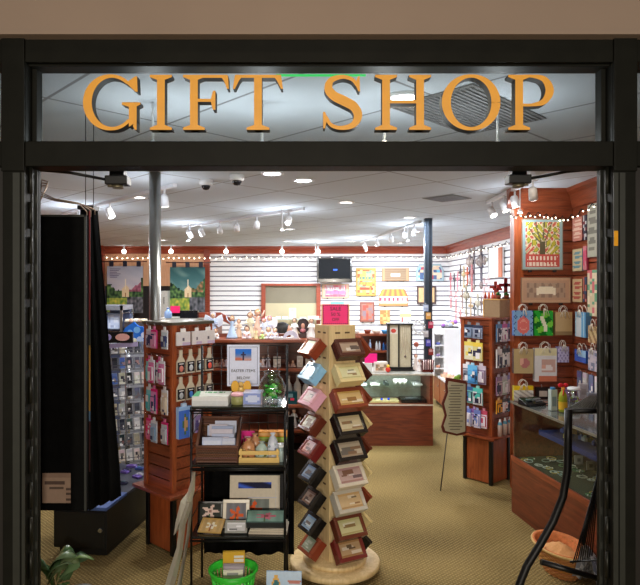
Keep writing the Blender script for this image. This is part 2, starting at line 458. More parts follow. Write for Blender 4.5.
# green glow strip added for an exit sign reflected in the transom glass
m = MB(); m.box((X(276, 2.3), 2.309, 2.566), (X(366, 2.3), 2.317, 2.573)); tag(m.build('light_strip', GREENGL), 'thin green glow standing in for an exit sign reflected at the top of the transom glass', 'light')

# ---------------------------------------------------------------- gold letters
LD = 2.236
PX = LD / F
def stroke(m, pts, ws, y0, y1):
    """ribbon along pts (pixel coordinates) with half widths given per point"""
    L, Rr = [], []
    n = len(pts)
    for i, (x, y) in enumerate(pts):
        x0, y0_ = pts[max(i - 1, 0)]; x1, y1_ = pts[min(i + 1, n - 1)]
        t = Vector((x1 - x0, y1_ - y0_)).normalized(); nn = Vector((-t.y, t.x)); w = ws[i]
        L.append((x + nn.x * w, y + nn.y * w)); Rr.append((x - nn.x * w, y - nn.y * w))
    va = [m.v((x, y0, z)) for x, z in L]; vb = [m.v((x, y0, z)) for x, z in Rr]
    vc = [m.v((x, y1, z)) for x, z in L]; vd = [m.v((x, y1, z)) for x, z in Rr]
    for i in range(n - 1):
        m.mi = 0; m.f([va[i], va[i + 1], vb[i + 1], vb[i]])
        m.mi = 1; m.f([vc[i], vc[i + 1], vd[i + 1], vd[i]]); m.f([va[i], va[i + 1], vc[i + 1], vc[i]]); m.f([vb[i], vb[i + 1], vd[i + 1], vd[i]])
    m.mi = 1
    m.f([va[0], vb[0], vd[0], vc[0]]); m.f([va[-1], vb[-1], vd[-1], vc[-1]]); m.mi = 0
def bez(p, n=8):
    out = []
    P0 = [p[0]] + p + [p[-1]]
    for i in range(1, len(P0) - 2):
        a, b, c, d = P0[i - 1], P0[i], P0[i + 1], P0[i + 2]
        for k in range(n):
            t = k / n
            out.append(tuple(0.5 * ((2 * b[j]) + (-a[j] + c[j]) * t + (2 * a[j] - 5 * b[j] + 4 * c[j] - d[j]) * t * t + (-a[j] + 3 * b[j] - 3 * c[j] + d[j]) * t ** 3) for j in range(len(b))))
    out.append(tuple(p[-1])); return out
def letter(ch, x0, x1):
    """x0..x1 in photo pixels, cap height 74..130 (z up = 130-y)"""
    m = MB(); H = 55.0; w = x1 - x0; T = 0.042
    ky = [0]
    def y0(): ky[0] += 1; return -0.00012 * ky[0] / PX
    def poly(pts): m.prism(pts, y0(), T / PX, miside=1)
    def stem(x, a=0, b=H, s=3.9, foot=True, head=True, fw=7.5):
        poly([(x - s, a), (x + s, a), (x + s, b), (x - s, b)])
        for z, sg, on in ((a, 1, foot), (b, -1, head)):
            if on: poly([(x - s - fw, z), (x + s + fw, z), (x + s + fw, z + sg * 2.2), (x + s, z + sg * 5), (x - s, z + sg * 5), (x - s - fw, z + sg * 2.2)])
    if ch == 'I': stem(w / 2, fw=w / 2 - 3.9)
    if ch == 'F':
        stem(11, fw=7)
        poly([(8, H), (w - 2, H), (w - 2, H - 3), (8, H - 3)])
        poly([(w - 8, H - 2), (w - 1, H - .5), (w, H - 14), (w - 2, H - 14), (w - 5, H - 6)])
        poly([(12, 28), (31, 28), (31, 31), (12, 31)]); poly([(30, 20), (32.5, 20), (32.5, 39), (30, 39), (28, 31), (28, 28)])
    if ch == 'T':
        stem(w / 2, head=False, fw=7.5); poly([(2, H), (w - 2, H), (w - 2, H - 3), (2, H - 3)])
        poly([(w - 9, H - 2), (w - 2, H), (w, H - 14), (w - 2, H - 14), (w - 6, H - 6)])
        poly([(9, H - 2), (2, H), (0, H - 14), (2, H - 14), (6, H - 6)])
    if ch == 'H':
        stem(11, fw=7); stem(w - 11, fw=7); poly([(12, 26.5), (w - 12, 26.5), (w - 12, 29.7), (12, 29.7)])
    if ch == 'P':
        stem(11, fw=7)
        pts = [(12, H - 1.4), (24, H - 1.4), (36, H - 4.5), (41.5, H - 15.5), (36, H - 26.5), (24, H - 30), (12, H - 30)]
        ws = [1.4, 1.5, 3.0, 4.2, 3.0, 1.5, 1.4]
        q = bez([(a, b, c) for (a, b), c in zip(pts, ws)], 6)
        stroke(m, [(a, b) for a, b, c in q], [c for a, b, c in q], y0(), T / PX)
    if ch == 'O':
        n = 48; pts = []; ws = []
        for k in range(n + 1):
            t = 2 * PI * k / n
            pts.append((w / 2 + (w / 2 - 3.2) * math.cos(t), H / 2 + (H / 2 + .5 - 1.6) * math.sin(t))); ws.append(1.6 + 2.9 * abs(math.cos(t)) ** 1.5)
        stroke(m, pts, ws, y0(), T / PX)
    if ch == 'G':
        n = 40; pts = []; ws = []
        for k in range(n + 1):
            t = R(48) + (R(318) - R(48)) * k / n
            pts.append((w / 2 - 1 + (w / 2 - 4.5) * math.cos(t), H / 2 + (H / 2 - 1.2) * math.sin(t))); ws.append(1.7 + 2.7 * max(0, -math.cos(t)) ** 1.3)
        stroke(m, pts, ws, y0(), T / PX)
        poly([(w - 12, 3), (w - 4.2, 8), (w - 4.2, 26), (w - 12, 26)])
        poly([(w - 19, 27.5), (w - .5, 27.5), (w - .5, 25.3), (w - 5, 23), (w - 12, 23), (w - 19, 25.3)])
        poly([(w - 12, 49), (w - 5.5, 53.5), (w - 3.8, 53.5), (w - 3.2, 38), (w - 5, 38), (w - 14, 46)])
        poly([(w - 6, 9), (w - 4.2, 10), (w - 4.2, 0), (w - 6, 0), (w - 8, 4)])
    if ch == 'S':
        pts = [(35, 44.5), (30, 50.5), (20, 53), (9, 49.5), (6.5, 41), (12, 34), (22, 29), (32, 23), (36, 14), (31, 5), (19, 2), (9, 5), (4, 13)]
        ws = [1.6, 1.8, 2.0, 3.0, 4.2, 4.6, 4.9, 4.6, 4.2, 3.0, 2.0, 1.8, 1.6]
        q = bez([(a, b, c) for (a, b), c in zip(pts, ws)], 6)
        stroke(m, [(a, b) for a, b, c in q], [c for a, b, c in q], y0(), T / PX)
        poly([(33, 46), (36, 53.5), (37.6, 53.5), (38, 38.5), (36.3, 38.5)])
        poly([(5.5, 12), (3, 1.5), (1.2, 1.5), (1, 18), (3, 18)])
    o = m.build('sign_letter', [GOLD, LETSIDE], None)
    o.scale = (PX, PX, PX)
    o.location = (X(x0, LD), LD - 0.002, Z(130, LD))
    bpy.context.view_layer.update()
    o.data.transform(Matrix.Scale(PX, 4)); o.scale = (1, 1, 1)
    return o
WORDS = [('G', 84, 141, 'GIFT'), ('I', 150, 172, 'GIFT'), ('F', 183, 229, 'GIFT'), ('T', 233, 283, 'GIFT'), ('S', 322, 364, 'SHOP'), ('H', 375, 431, 'SHOP'), ('O', 443, 499, 'SHOP'), ('P', 508, 556, 'SHOP')]
for ch, a, b, wd in WORDS:
    tag(letter(ch, a, b), f'gold serif capital letter {ch} of {wd} on the transom glass', 'letter', 'gold letters of the shop sign')

# ---------------------------------------------------------------- door closers
def closer(xp, yp, sg, label):
    p = at(xp, yp, 2.42)
    t = thing('door_closer', label, 'door closer', p)
    m = MB(); m.box((-.045, -.03, -.018), (.045, .03, .018)); m.box((-.03, -.02, .018), (.03, .02, .045)); m.build('body', BLACK, t, bevel=.004)
    m = MB(); m.tube([(0, 0, -.03), (0, 0, -.018)], .022, 12); m.tube([(.03 * -sg, 0, -.024), (.03 * -sg, 0, -.01)], .012, 10); m.build('pivot', mat('closer_metal', (120, 112, 90), 0.4, 0.6), t)
    m = MB(); m.tube([(0, -.01, -.004), (-.17 * sg, -.06, .022), (-.36 * sg, -.12, .03)], .006, 8); m.build('arm', BLACK, t)
closer(118, 181, 1, 'black door closer under the header above the left door')
closer(518, 180, -1, 'black door closer under the header above the right door')

# ---------------------------------------------------------------- poles, ceiling fixtures
m = MB(); m.tube([(0, 0, 0), (0, 0, ZC)], .042, 20); o = m.build('support_pole', STEEL, None, (X(155, 4.42), 4.42, 0)); tag(o, 'round brushed steel pole behind the left wooden spinner', 'pole')
m = MB(); m.box((-.045, -.045, 0), (.045, .045, ZC)); m.box((-.012, -.052, 0), (.012, -.045, ZC))
o = m.build('support_pole', mat('blue_grey_metal', (62, 72, 84), 0.4, 0.5), None, (X(428, 7.35), 7.35, 0), bevel=.006); tag(o, 'square blue-grey metal pole beside the back glass case', 'pole')

DN = {0: 'third', 1: 'fourth'}
DLAB = ['round recessed ceiling light right of the middle, halfway back', 'round recessed ceiling light nearer of the pair before the white back wall', 'round recessed ceiling light nearest the white back wall at left of the television',
        'round recessed ceiling light behind the tall grey pole', 'round recessed ceiling light in the far right corner', 'round recessed ceiling light over the left landscape hanging', 'round recessed ceiling light near the left wall, halfway back',
        'round recessed ceiling light beside the long left track', 'round recessed ceiling light over the small hanging plaques', 'dazzling recessed ceiling light left of the other dazzling one', 'dazzling recessed ceiling light right of its twin, near the header',
        'round ceiling light standing in for a corridor light reflected in the transom behind letter H', 'round recessed ceiling light between the grey pole and the wood partition', 'round recessed ceiling light above the wire card rack', 'round recessed ceiling light above the right display case']
for i, (x, d, p, c) in enumerate(DOWN):
    t = thing('ceiling_light', DLAB[i], 'ceiling light', (x, d, ZC), 0, 'recessed downlights in the shop ceiling')
    m = MB(); m.lathe([(.085, 0), (.085, -.008), (.065, -.010), (.060, -.002)], 24, cap=False); m.build('trim_ring', WHITEP, t)
    m = MB(); m.lathe([(.060, -.003), (.001, -.004)], 24); m.build('lens', SPOTL if i in (9, 10) else LENS, t)
m0 = None
for i, (x, d, p) in enumerate(CEIL_FILL + FRONT_FILL):  # stems for the fill lamps added to brighten the ceiling
    zz = ZC - .26 if i < len(CEIL_FILL) else 2.36
    t = thing('pendant_lamp', 'small bare white fill lamp added to brighten the shop ceiling, ' + ['over the service counter', 'above the long six head track', 'by the short track', 'beside the grey pole', 'far left', 'by the wood partition', 'nearest the back wall', 'by the round steel pole', 'leftmost behind the header', 'second from left behind the header', 'third from left behind the header', 'rightmost behind the header'][i], 'lamp', (x, d, ZC), 0, 'small bare fill lamps added under the ceiling')
    m = MB(); m.tube([(0, 0, 0), (0, 0, zz - ZC + .05)], .006, 8); m.lathe([(.02, zz - ZC + .034), (.02, zz - ZC + .055), (.008, zz - ZC + .065)], 12); m.build('stem', WHITEP, t)
# air vents
for xp, yp, lab, sz in ((447, 198, 'grey square air vent in the ceiling right of the middle', .33), (470, 112, 'long slatted air grille in the ceiling seen through the transom', .42)):
    d = (ZC - EYE) * F / (288 - yp)
    t = thing('air_vent', lab, 'air vent', (X(xp, d), d, ZC), R(45))
    m = MB(); w2 = sz * (.5 if sz < .4 else .85); h2 = sz * .5 if sz < .4 else .22
    m.box((-w2, -h2, -.006), (w2, h2, -.001)); m.build('frame', mat('vent_grey', (118, 118, 118), 0.6), t)
    m = MB(); k = -h2 + .02
    while k < h2 - .02: m.box((-w2 + .02, k, -.012), (w2 - .02, k + .008, -.006)); k += .025
    m.build('slats', mat('vent_dark', (140, 140, 142), 0.6), t)
# dome cameras
for xp, yp, lab in ((206, 180, 'white dome security camera, the left one'), (237, 175, 'white dome security camera, the right one near the steel header')):
    d = (ZC - EYE) * F / (288 - yp)
    t = thing('dome_camera', lab, 'security camera', (X(xp, d), d, ZC))
    m = MB(); m.lathe([(.055, 0), (.056, -.03), (.045, -.045)], 20); m.build('housing', WHITEP, t)
    m = MB(); m.lathe([(.036, -.045), (.034, -.06), (.022, -.075), (.001, -.08)], 16); m.build('dome', mat('smoked_dome', (20, 20, 26), 0.1), t)

def track(x0, y0, x1, y1, ts, label, aim, power=0):
    """track from pixel to pixel on the ceiling, heads at fractions ts"""
    d0 = (ZC - .03 - EYE) * F / (288 - y0); d1 = (ZC - .03 - EYE) * F / (288 - y1)
    a = Vector((X(x0, d0), d0, ZC - .03)); b = Vector((X(x1, d1), d1, ZC - .03))
    t = thing('track_light', label, 'track light', (a + b) / 2, 0, 'white track lights on the ceiling')
    L = (b - a).length; ang = math.atan2(b.y - a.y, b.x - a.x)
    m = MB(); m.box((-L / 2, -.018, 0), (L / 2, .018, .03)); m.build('rail', WHITEP, t, rot=(0, 0, ang), bevel=.002)
    for q in ts:
        p = a.lerp(b, q) - (a + b) / 2
        dr = (Vector(aim) - (p + (a + b) / 2)).normalized()
        m = MB(); m.tube([p + Vector((0, 0, 0)), p + Vector((0, 0, -.07))], .009, 8)
        c0 = p + Vector((0, 0, -.09)); m.tube([c0 - dr * .05, c0 - dr * .035, c0 + dr * .05], [.018, .032, .036], 14)
        h = m.build('lamp_head', WHITEP, t)
        m = MB(); m.tube([c0 + dr * .0505, c0 + dr * .053], .031, 14); m.build('lens', SPOTL if power else LENS, h)
        if power:
            light('SPOT', c0 + (a + b) / 2 + dr * .07, power, NEUT, .03, aim, 100, .8)
track(63, 215, 175, 187, [.2, .5, .93], 'white ceiling track crossing behind the left steel pole', (-1.2, 5.5, 1))
track(183, 228, 304, 210, [.07, .19, .36, .51, .67, .9], 'long white ceiling track with six heads in mid ceiling', (-1.0, 9, 1.2))
track(361, 243, 420, 223, [.1, .35, .6, .8, .93], 'short white ceiling track left of the tall grey pole', (1.6, 11, 1.2))
track(488, 204, 536, 180, [.1, .4, .62, .95], 'white ceiling track in front of the wood partition', (2.0, 5.1, 1.6))
for i, xp in enumerate((124, 171, 226, 282, 318)):
    d = 12.0; t = thing('spotlight', f'small white ceiling spotlight close to the back wall, {ORD[i]} from the left', 'spotlight', (X(xp, d), d, ZC), 0, 'spotlights along the back wall')
    m = MB(); m.tube([(0, 0, 0), (0, 0, -.08)], .02, 8); m.build('stem', WHITEP, t)
    m = MB(); m.ball((0, 0, -.12), .045); m.build('lamp', LENS, t)

# string lights
def strand(pts, n, label, drop=.03, seed=1, r=.010):
    rnd = random.Random(seed)
    t = thing('string_lights', label, 'string lights', pts[0])
    base = Vector(pts[0]); path = []; tot = len(pts) - 1
    bd = bpy.data.meshes.new('bulb'); bm = bmesh.new(); bmesh.ops.create_icosphere(bm, subdivisions=1, radius=r); bm.to_mesh(bd); bm.free(); bd.materials.append(BULB)
    N = n * 3
    for i in range(N + 1):
        f = i / N * tot; k = min(int(f), tot - 1); p = Vector(pts[k]).lerp(Vector(pts[k + 1]), f - k) - base
        p = p + Vector((0, 0, -drop * abs(math.sin(i * PI / 6)) + rnd.uniform(-.006, .006))); path.append(p)
    m = MB(); m.tube(path, .004, 5, (30, 30, 28)); m.build('wire', P, t)
    for i in range(1, N, 3):
        o = bpy.data.objects.new('bulb', bd); o.location = path[i] + Vector((0, 0, -.010)) ; link(o, t)
zb = ZC - .20
strand([(X(100, 11.9), 12.2, zb), (X(208, 12.2), 12.2, zb), (X(330, 12.2), 12.2, zb), (2.74, 12.2, zb)], 60, 'warm string lights under the crown moulding of the back wall', .05, 1, .013)
strand([(2.74, 12.1, zb), (2.74, 9, zb), (2.74, 6.5, zb), (2.74, 5.6, zb)], 48, 'string lights under the crown moulding above the wall crosses', .05, 2, .008)
strand([(XW0 - .05, DW - .05, zb - .01), (1.98, DW - .05, zb + .0), (2.2, DW - .05, zb - .04), (2.23, 4.6, zb + .03), (2.23, 3.9, zb)], 26, 'string lights draped along the wooden slat walls at right', .035, 3, .0065)

# ---------------------------------------------------------------- black panel and drape by the left jamb
D1 = 2.62
t = thing('hanging_banner', 'tall flat black panel with a printed label, hanging inside the left jamb', 'banner', at(62, 215, D1))
bb = at(62, 215, D1)
def wm(base): return Matrix.Translation(-Vector(base))
m = MB(); m.M = wm(bb); m.box((X(37, D1), D1, Z(511, D1)), (X(86, D1), D1 + .03, Z(215, D1))); m.build('cloth_panel', BLACKCL, t, bevel=.004)
m = MB(); m.M = wm(bb); m.box((X(84.5, D1), D1 - .004, Z(511, D1)), (X(86.5, D1), D1 + .0, Z(215, D1))); m.box((X(37, D1), D1 - .004, Z(217, D1)), (X(86, D1), D1, Z(215, D1))); m.build('edge_binding', mat('dark_binding', (34, 36, 32), 0.6), t)
def label_f(u, v):
    if v > .86: return (150, 124, 108)
    if .62 < v < .72 and .1 < u < .8: return (96, 78, 70)
    if .45 < v < .52 and .25 < u < .75: return (100, 84, 74)
    if u > .82 and v < .55: return (90, 74, 66) if int(v * 40) % 2 else (160, 134, 118)
    if v < .3 and u < .3 and int(v * 50) % 2: return (110, 92, 80)
    return (168, 142, 124)
m = MB(); m.M = Matrix.Translation(Vector((X(42.5, D1), D1 - .003, Z(503, D1))) - bb); m.pic(0, 0, X(71, D1) - X(42.5, D1), Z(473, D1) - Z(503, D1), 24, 26, label_f); m.build('care_label', P, t)
m = MB(); m.M = wm(bb)
for q in range(3):
    m.tube([Vector((GX0, 2.302, Z(206 - q * 2, 2.3))), at(38, 206 - q * 2, D1 - .1), at(43, 195, D1 - .1), at(48, 182 + q * 2, D1 - .05), at(42, 180 + q * 3, D1), at(40, 192 + q * 2, D1), at(55, 199 + q, D1), at(78 + q * 3, 203 + q, D1 + .02), at(87 + q * 4, 212 - q * 1, D1 + .03), at(87 + q * 4, 219 - q * 2, D1 + .03)], .0025, 6)
m.build('hanger_wire', mat('hanger_wire', (130, 112, 96), 0.4, 0.6), t)

D2 = 2.85
bb = at(95, 210, D2)
t = thing('black_drape', 'long black draped cloth hanging beside the flat black panel', 'drape', bb)
m = MB()
nx, nz = 40, 10; g = []
for j in range(nz + 1):
    v = j / nz; row = []
    yp = 208 + v * (500 - 208)
    xl = 80 + 4 * v; xr = 94 + (112 - 94) * min(1, v * 1.05) + 6 * v
    for i in range(nx + 1):
        u = i / nx; x = X(xl + (xr - xl) * u, D2)
        row.append(m.v(Vector((x, D2 + .02 * math.sin(u * 22) * (.4 + v * .6) + .05 * u, Z(yp + 12 * (1 - u) * v, D2))) - bb))
    g.append(row)
for j in range(nz):
    for i in range(nx): m.f([g[j][i], g[j][i + 1], g[j + 1][i + 1], g[j + 1][i]], (10, 10, 10), True)
m.build('cloth', BLACKCL, t, solid=.004)
m = MB(); m.M = wm(bb)
for (ya, yb, c) in ((212, 320, (120, 44, 44)), (320, 345, (70, 70, 60)), (345, 410, (176, 130, 60)), (410, 420, (90, 120, 150)), (420, 470, (60, 30, 30))):
    m.box((X(91.2, D2), D2 - .03, Z(yb, D2)), (X(92.4, D2), D2 - .026, Z(ya, D2)), c)
m.build('ribbon', P, t)
m = MB(); m.M = wm(bb); m.box((X(79, D2), D2 - .02, Z(210, D2)), (X(95, D2), D2 + .06, Z(206, D2))); m.build('top_rail', BLACK, t)
m = MB(); m.M = wm(bb); m.tube([Vector((X(84, D2), D2 + .02, Z(206, D2))), Vector((X(84, D2), D2 + .02, ZC))], .002, 5); m.tube([Vector((X(92, D2), D2 + .02, Z(206, D2))), Vector((X(92, D2), D2 + .02, ZC))], .002, 5); m.build('hanger_wire', BLACK, t)

# ---------------------------------------------------------------- low black cabinet with a tray on top
base = Vector((X(57, 4.0), 3.95, 0))
t = thing('storage_cabinet', 'low black lockable cabinet on the carpet behind the black drape', 'cabinet', base, R(-8))
cw, cd, ch = .37, .95, .30
m = MB(); m.box((0, .0, .045), (cw, cd, ch)); m.box((.03, .02, 0), (cw - .01, cd - .03, .045)); m.build('body', mat('black_laminate', (20, 21, 20), 0.5), t, bevel=.004)
m = MB(); m.box((.008, -.014, .055), (cw - .008, -.002, ch - .012)); dr = m.build('door', mat('black_door', (24, 25, 24), 0.45), t, bevel=.003)
m = MB(); m.tube([(cw - .035, -.026, .18), (cw - .035, -.014, .18)], .014, 14); m.build('lock', CHROME, dr)
m = MB(); m.box((0, -.008, ch), (cw, .30, ch + .022), (84, 108, 168)); m.box((.0, .30, ch), (cw, cd, ch + .018), (60, 62, 74)); tag(m.build('tray_cloth', P, None, base, (0, 0, R(-8)), bevel=.004), 'blue and grey tray lying along the low black cabinet', 'tray')
rnd = random.Random(5)
Mx = Matrix.Translation(base) @ Matrix.Rotation(R(-8), 4, 'Z')
for i in range(14):
    lx, ly = .07 + .24 * rnd.random(), .22 + .05 * i
    s_ = .028 + .014 * rnd.random(); c = rnd.choice([(200, 205, 220), (110, 90, 170), (70, 90, 160), (160, 160, 170), (60, 60, 90)])
    p = Mx @ Vector((lx, ly, ch + (.022 if ly < .3 else .018)))
    m = MB(); m.box((-s_, -s_ * .6, 0), (s_, s_ * .6, .018), c); m.box((-s_ * .5, -s_ * .3, .018), (s_ * .5, s_ * .3, .024), jit(c, 40))
    tag(m.build('trinket_box', PG, None, p, (0, 0, rnd.uniform(-1, 1)), bevel=.003), f'small trinket in the tray on the low black cabinet, {ORD[i]} from the front', 'trinket', 'trinkets in the tray on the black cabinet')

# leafy green wrap at the lower left and a pale dome
bb = at(60, 588, 3.45); bb.z = 0
t = thing('leafy_bunch', 'bunch of dark green leaves lying on the carpet by the left jamb', 'plant', bb)
def leaf(m, a, b, w, c, curl=.04, tw=0.3):
    a = Vector(a); b = Vector(b); n = 8; L = []
    side = (b - a).cross(Vector((0, 0, 1))).normalized(); up = Vector((0, 0, 1))
    if side.length < .1: side = Vector((1, 0, 0))
    for i in range(n + 1):
        q = i / n; p = a.lerp(b, q) + up * curl * math.sin(q * PI); ww = w * math.sin(PI * (q * .92 + .06)) ** .7
        s2 = side * math.cos(tw * q * 3) + up * math.sin(tw * q * 3)
        L.append([m.v(p - s2 * ww), m.v(p + up * ww * .25 - Vector((0, 0, .0))), m.v(p + s2 * ww)])
    for r0, r1 in zip(L, L[1:]):
        m.f([r0[0], r0[1], r1[1], r1[0]], c, True); m.f([r0[1], r0[2], r1[2], r1[1]], lerp(c, (255, 255, 220), .08), True)
rnd = random.Random(11)
for i in range(13):
    a = Vector((rnd.uniform(-.08, .02), rnd.uniform(-.05, .05), .03 + .015 * i * .5)); an = rnd.uniform(-.3, 2.4)
    ln = rnd.uniform(.10, .22)
    b = a + Vector((math.cos(an) * ln, rnd.uniform(-.05, .05), .04 + .10 * rnd.random()))
    m = MB(); leaf(m, a, b, rnd.uniform(.035, .060), jit((92, 122, 76), 26), .05, rnd.uniform(-.5, .5)); m.build('leaf', PG, t, solid=.002, fix=False)
m = MB(); m.tube([(-.1, 0, .01), (-.04, 0, .03), (.05, .01, .05)], .008, 8, (80, 110, 60)); m.build('stem', PG, t)
p = at(82, 595, 3.40); p.z = 0
m = MB(); m.lathe([(.11, 0), (.105, .03), (.08, .055), (.04, .068), (.001, .07)], 24, (150, 156, 160)); tag(m.build('glass_dome', PC, None, (p.x, 3.36, 0)), 'pale grey dome on the carpet in front of the green leaves', 'dome')

# ---------------------------------------------------------------- wooden slat spinners
def frame_pt(o, rz, x, z, off):
    """point x to the right along a face, z up, off in front of it"""
    u = Vector((math.cos(rz), math.sin(rz), 0)); n = Vector((math.sin(rz), -math.cos(rz), 0))
    return Vector(o) + u * x + n * off + Vector((0, 0, z))

def spinner(label, cx, cy, rz, hb, hd, ztop, zled, cap_m):
    t = thing('display_spinner', label, 'display rack', (cx, cy, 0), rz, 'square wooden slatwall spinners')
    m = MB(); m.box((-hb, -hb, .012), (hb, hb, zled - .05)); m.build('base_cabinet', CHERRY, t, bevel=.002)
    for sx in (-1, 1):
        for sy in (-1, 1):
            m = MB(); m.box((sx * hb - .016, sy * hb - .016, 0), (sx * hb + .016, sy * hb + .016, zled - .05)); m.build('corner_strip', BLACK, t, bevel=.003)
    hl = hd + .055
    m = MB(); m.rings([[(-hb - .02, -hb - .02, zled - .05), (hb + .02, -hb - .02, zled - .05), (hb + .02, hb + .02, zled - .05), (-hb - .02, hb + .02, zled - .05)],
                       [(-hl, -hl, zled - .02), (hl, -hl, zled - .02), (hl, hl, zled - .02), (-hl, hl, zled - .02)],
                       [(-hl, -hl, zled), (hl, -hl, zled), (hl, hl, zled), (-hl, hl, zled)]], None, True, False)
    m.build('tray_ledge', CHERRYX, t, bevel=.002)
    m = MB(); m.box((-hd + .03, -hd + .03, zled), (hd - .03, hd - .03, ztop - .02)); m.build('core', DKWOOD, t)
    for k in range(4):
        m = MB(); m.M = Matrix.Rotation(k * PI / 2, 4, 'Z'); z = zled
        while z < ztop - .03:
            m.box((-hd + .035, -hd + .012, z), (hd - .035, -hd + .030, min(z + .066, ztop - .02))); z += .075
        m.build('slat_panel', CHERRYX, t)
        m = MB(); m.M = Matrix.Rotation(k * PI / 2, 4, 'Z'); m.box((-hd, -hd, zled), (-hd + .035, -hd + .030, ztop - .02)); m.build('corner_post', CHERRY, t, bevel=.002)
    m = MB(); m.box((-hd - .01, -hd - .01, ztop - .02), (hd + .01, hd + .01, ztop)); m.build('top_cap', cap_m, t, bevel=.003)
    return t

def hook(t, face, x, z, hd, L=.03):
    m = MB(); m.M = Matrix.Rotation(face * PI / 2, 4, 'Z'); m.tube([(x, -hd + .012, z + .017), (x, -hd - L - .008, z + .017), (x, -hd - L - .012, z + .027)], .0025, 6); m.build('hook', CHROME, t)

def cardf(hd, body, blobs, hh=.2, seed=0, foot=None):
    rnd = random.Random(seed)
    bl = [(rnd.uniform(.2, .8), rnd.uniform(.12, .85 - hh), rnd.uniform(.12, .3), rnd.choice(blobs)) for _ in range(4)]
    def f(u, v):
        if v > 1 - hh: return hd
        if foot and v < .12: return foot
        for a, b, r, c in bl:
            if abs(u - a) < r and abs(v - b) < r * .55: return c
        return body
    return f

def package(name, label, cat, group, p, rz, w, h, t, f, tilt=0, m_=None, blister=0):
    """flat carded package hanging from its top centre p"""
    m = MB(); m.box((-w / 2, 0, -h), (w / 2, t, 0), f(.5, .99)); m.pic(-w / 2, -h, w, h, 7, 9, f, -.0006)
    m.box((-w * .18, t * .2, 0), (w * .18, t * .8, .022), lerp(f(.5, .99), (255, 255, 255), .4))
    if blister:
        m.box((-w * .36, -blister, -h * .88), (w * .36, -.0006, -h * .30), f(.5, .35)); m.pic(-w * .34, -h * .86, w * .68, h * .54, 5, 6, lambda u, v: f(.15 + u * .7, .12 + v * .5), -blister - .0006)
    o = m.build(name, m_ or PG, None, p, (tilt, 0, rz))
    return tag(o, label, cat, group)

# left spinner
LC = (-.905, 4.12); LRZ = R(-41.8); LHD = .165
sp = spinner('square cherry wood slatwall spinner near the entrance, left of the wire shelf rack', LC[0], LC[1], LRZ, .14, LHD, 1.526, .415, mat('dark_cap', (74, 72, 62), 0.3))
def gface(c, rz, hd, k):
    r = rz + k * PI / 2
    u = Vector((math.cos(r), math.sin(r), 0)); n = Vector((math.sin(r), -math.cos(r), 0))
    return Vector((c[0], c[1], 0)) + n * hd, r
o0, r0 = gface(LC, LRZ, LHD, 0); o1, r1 = gface(LC, LRZ, LHD, 1)
PINKS = [(226, 70, 140), (214, 214, 226), (120, 190, 210), (180, 120, 190), (240, 240, 245), (90, 100, 130)]
rows = [(1.475, .13, [(200, 190, 214), (220, 120, 170), (170, 190, 200)]), (1.275, .16, [(90, 200, 205), (226, 80, 150), (230, 220, 232), (210, 90, 160)]),
        (1.085, .17, [(70, 190, 200), (220, 110, 190), (224, 210, 190)]), (.875, .15, [(226, 60, 120), (150, 180, 214), (190, 196, 210)])]
for ri, (z, h, cols) in enumerate(rows):
    n = len(cols)
    for i, c in enumerate(cols):
        x = -.068 + .175 * i / (n - 1)
        hook(sp, 0, x, z + .012, LHD)
        p = frame_pt(o0, r0, x, z, .022 + .022 * (i % 2))
        package('hanging_package', f'slim carded item on left face of near spinner, {ORD[ri]} row, {ORD[i]} one', 'package', 'pink and blue carded items on the near wooden spinner', p, r0, .064, h * .95, .008,
                cardf((226, 50, 130) if (i + ri) % 2 else (225, 228, 236), lerp(c, (235, 235, 240), .35), [c, (240, 240, 245), (60, 70, 110), c], .16, ri * 7 + i), blister=.012)
for i, x in enumerate((-.10, .01, .105)):
    hook(sp, 1, x, 1.472, LHD)
    p = frame_pt(o1, r1, x, 1.463, .031)
    w = (.11, .08, .11)[i]
    package('jewellery_card', f'square cream earring card in top row of near spinner, {ORD[i]} from left', 'card', 'square cream jewellery cards on the near spinner', p, r1, w, .088, .008,
            lambda u, v: (96, 90, 104) if abs(u - .5) < .1 and .3 < v < .55 else ((188, 170, 200) if v < .2 and u > .4 else (212, 206, 208)), m_=P)
for ri, (z, lab) in enumerate(((1.325, 'second'), (1.15, 'third'))):
    for i in range(4 if ri == 0 else 4):
        x = -.118 + .078 * i
        hook(sp, 1, x, z + .014, LHD)
        p = frame_pt(o1, r1, x, z, .03)
        m = MB(); w = .033
        m.prism([(-w, -.135), (w, -.135), (w, -.055), (.012, -.02), (.012, .02), (-.012, .02), (-.012, -.02), (-w, -.055)], 0, .008, (196, 186, 168))
        m.box((-w * .85, -.003, -.125), (w * .85, -.0005, -.058), (34, 34, 42))
        m.box((-w * .5, -.0042, -.072), (w * .5, -.0031, -.066), (220, 220, 225))
        cc = [(200, 120, 110), (190, 196, 206), (170, 196, 214), (220, 90, 80)][i] if ri == 0 else [(170, 176, 186), (70, 130, 220), (150, 150, 160), (120, 120, 130)][i]
        m.ball((0, -.004, -.10), .016, cc, (1, .25, 1.3))
        o = m.build('pendant_card', PG, None, p, (0, 0, r1)); tag(o, f'tall necked black pendant card in {lab} row of near spinner, {ORD[i]} from left', 'card', 'necked pendant cards on the near spinner')
hook(sp, 1, -.09, .99, LHD)
package('hanging_package', 'large bright blue package with an oval icon, low on the near spinner', 'package', None, frame_pt(o1, r1, -.092, .975, .038), r1, .10, .205, .03,
        lambda u, v: (70, 110, 80) if ((u - .55) / .2) ** 2 + ((v - .45) / .3) ** 2 < 1 and ((u - .55) / .11) ** 2 + ((v - .45) / .2) ** 2 > 1 else ((190, 150, 110) if ((u - .55) / .2) ** 2 + ((v - .45) / .3) ** 2 < 1 else ((150, 190, 240) if v > .85 or u > .88 else (60, 110, 214))))
hook(sp, 1, .02, .95, LHD)
